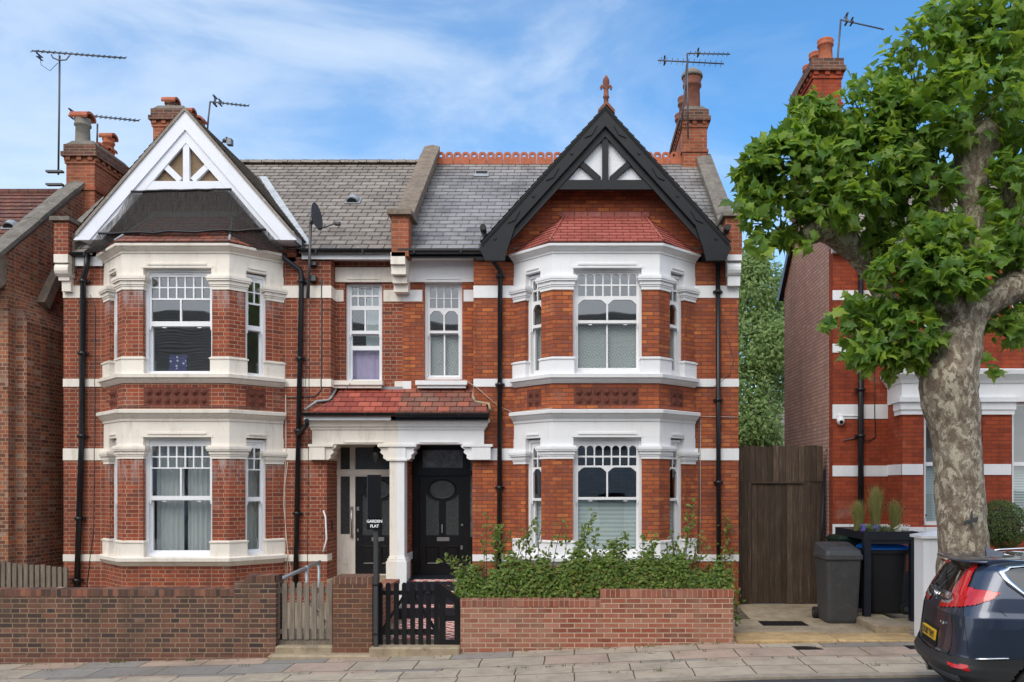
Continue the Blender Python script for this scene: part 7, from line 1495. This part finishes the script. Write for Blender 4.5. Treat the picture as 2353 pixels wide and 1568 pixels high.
# number plate, badges
def on_tail(s, z, off): return csurf(s, z, off)
rz = math.atan2(NN.y, NN.x); pc = Vector((0, 0, 0)); up0 = cprof(.80)[0] - .022
q = MB(); q.loft([[cw_(up0, v, z) for v, z in ((-.26, .75), (.26, .75), (.26, .86), (-.26, .86))], [cw_(up0 + .05, v, z) for v, z in ((-.26, .75), (.26, .75), (.26, .86), (-.26, .86))]]); pl = q.build('number_plate', 'plate_yellow', car)
text('DU69 TWY', .105, cw_(up0 - .002, 0, .803), (R(90), 0, rz), pl, 'signblack', .001, sx=.92)
text('AWD', .05, csurf(.40, .975, .012), (R(90), 0, math.atan2(*(lambda d: (d.y, d.x))(csurf(.45, .975) - csurf(.35, .975)))), car, 'chrome', .002, 'badge')
eb = MB(); ub = cprof(1.22)[0] - .024; RW_ = lambda v, z: cw_(ub, v, z)
for w0_, w1_ in (((-.055, 1.185), (-.045, 1.275)), ((.055, 1.185), (.045, 1.275))): eb.tube([RW_(*w0_), RW_(*w1_)], .006, 5)
eb.tube([RW_(-.055, 1.185), RW_(.055, 1.185)], .006, 5); eb.tube([RW_(-.045, 1.275), RW_(.045, 1.275)], .006, 5)
for v0, v1 in ((-.028, -.022), (.028, .022)): eb.tube([RW_(v0, 1.20), RW_(v1, 1.26)], .006, 5)
eb.tube([RW_(-.025, 1.228), RW_(.025, 1.228)], .006, 5); eb.build('emblem', 'chrome', car)
q = MB(); q.loft([[csurf(s, z, .004) for s, z in ((-.32, .68), (.30, .68), (.30, .90), (-.32, .90))], [csurf(s, z, .007) for s, z in ((-.31, .69), (.29, .69), (.29, .89), (-.31, .89))]]); q.build('plate_recess', 'seam', car)
for sg in (1, -1):
    q = MB(); a, b_ = cw_(.17, .56 * sg, .30), cw_(.5, .56 * sg, .30); q.tube([a, b_], [.045, .045], 14, False); q.tube([a + UU * .01, b_], [.036, .036], 12, True); q.build('exhaust', 'chrome', car)
    q = MB(); q.loft([[csurf(s * 1.0, z, o2, sg) for z, o2 in ((.42, .012), (.47, .02), (.50, .013))] for s in lin(.15, .85, 10)], False); q.build('diffuser', 'rimsilver', car)
def wheel(u, sg):
    c_ = cw_(u, .80 * sg, .34); ax = NN * sg; n = 40; e1 = UU; e2 = Vector((0, 0, 1))
    def ring(r, d_): return [c_ + ax * d_ + (e1 * math.cos(2 * math.pi * k / n) + e2 * math.sin(2 * math.pi * k / n)) * r for k in range(n)]
    q = MB(); q.loft([ring(.23, -.11), ring(.31, -.11), ring(.335, -.08), ring(.34, 0), ring(.335, .08), ring(.31, .112), ring(.25, .115), ring(.235, .10)], False, True); w_ = q.build('wheel', 'rubber', car)
    q = MB(); q.loft([ring(.24, .10), ring(.225, .09), ring(.21, .03), ring(.20, -.08)], False, True); q.loft([ring(.20, -.05), ring(.01, -.05)], False)
    for k in range(5):
        for dk in (-.16, .16):
            a = 2 * math.pi * k / 5 + dk; d_ = e1 * math.cos(a) + e2 * math.sin(a); p_ = e2 * math.cos(a) - e1 * math.sin(a)
            q.loft([[c_ + ax * z + d_ * .05 + p_ * x for x, z in ((-.016, .05), (.016, .05), (.016, .085), (-.016, .085))], [c_ + ax * z + d_ * .225 + p_ * x for x, z in ((-.013, .05), (.013, .05), (.013, .095), (-.013, .095))]])
    q.loft([ring(.06, .04), ring(.06, .085), ring(.045, .095)], True, True); q.build('rim', 'rimsilver', w_)
    q = MB(); c2_ = cw_(u, .0, .34); RI = lambda r, d_: [cw_(u, 0, .34) + ax * d_ + (e1 * math.cos(math.pi * k / 20) + e2 * math.sin(math.pi * k / 20)) * r for k in range(21)]
    q.loft([RI(.40, .55), RI(.40, .91)], False, True, False); q.poly(RI(.40, .55)); q.build('wheel_arch', 'seam', car)
for u in (.98, 3.64):
    for sg in (1, -1): wheel(u, sg)
for sg in (1, -1):
    q = MB(); c_ = cw_(2.95, 1.0 * sg, 1.14); q.loft([[c_ + UU * x + NN * sg * y + Vector((0, 0, z)) for x, y, z in ((-.08, -.1, -.07), (-.08, .1, -.06), (-.08, .1, .08), (-.08, -.1, .09))], [c_ + UU * x + NN * sg * y + Vector((0, 0, z)) for x, y, z in ((.07, -.08, -.04), (.07, .06, -.04), (.07, .06, .05), (.07, -.08, .06))]]); q.build('door_mirror', 'carpaint', car)
    q = MB(); q.loft([[csurf(s, z, .004, sg) for s, z in ((4.35, .80), (4.75, .78), (4.75, .90), (4.3, .95))], [csurf(s, z, .02, sg) for s, z in ((4.37, .81), (4.73, .79), (4.73, .89), (4.33, .94))]]); q.build('headlamp', 'lens_clear', car)
    for s in (1.95, 2.95): q = MB(); q.tube([csurf(s, .98, .03, sg), csurf(s + .16, .985, .03, sg)], .012, 6); q.build('door_handle', 'chrome', car)
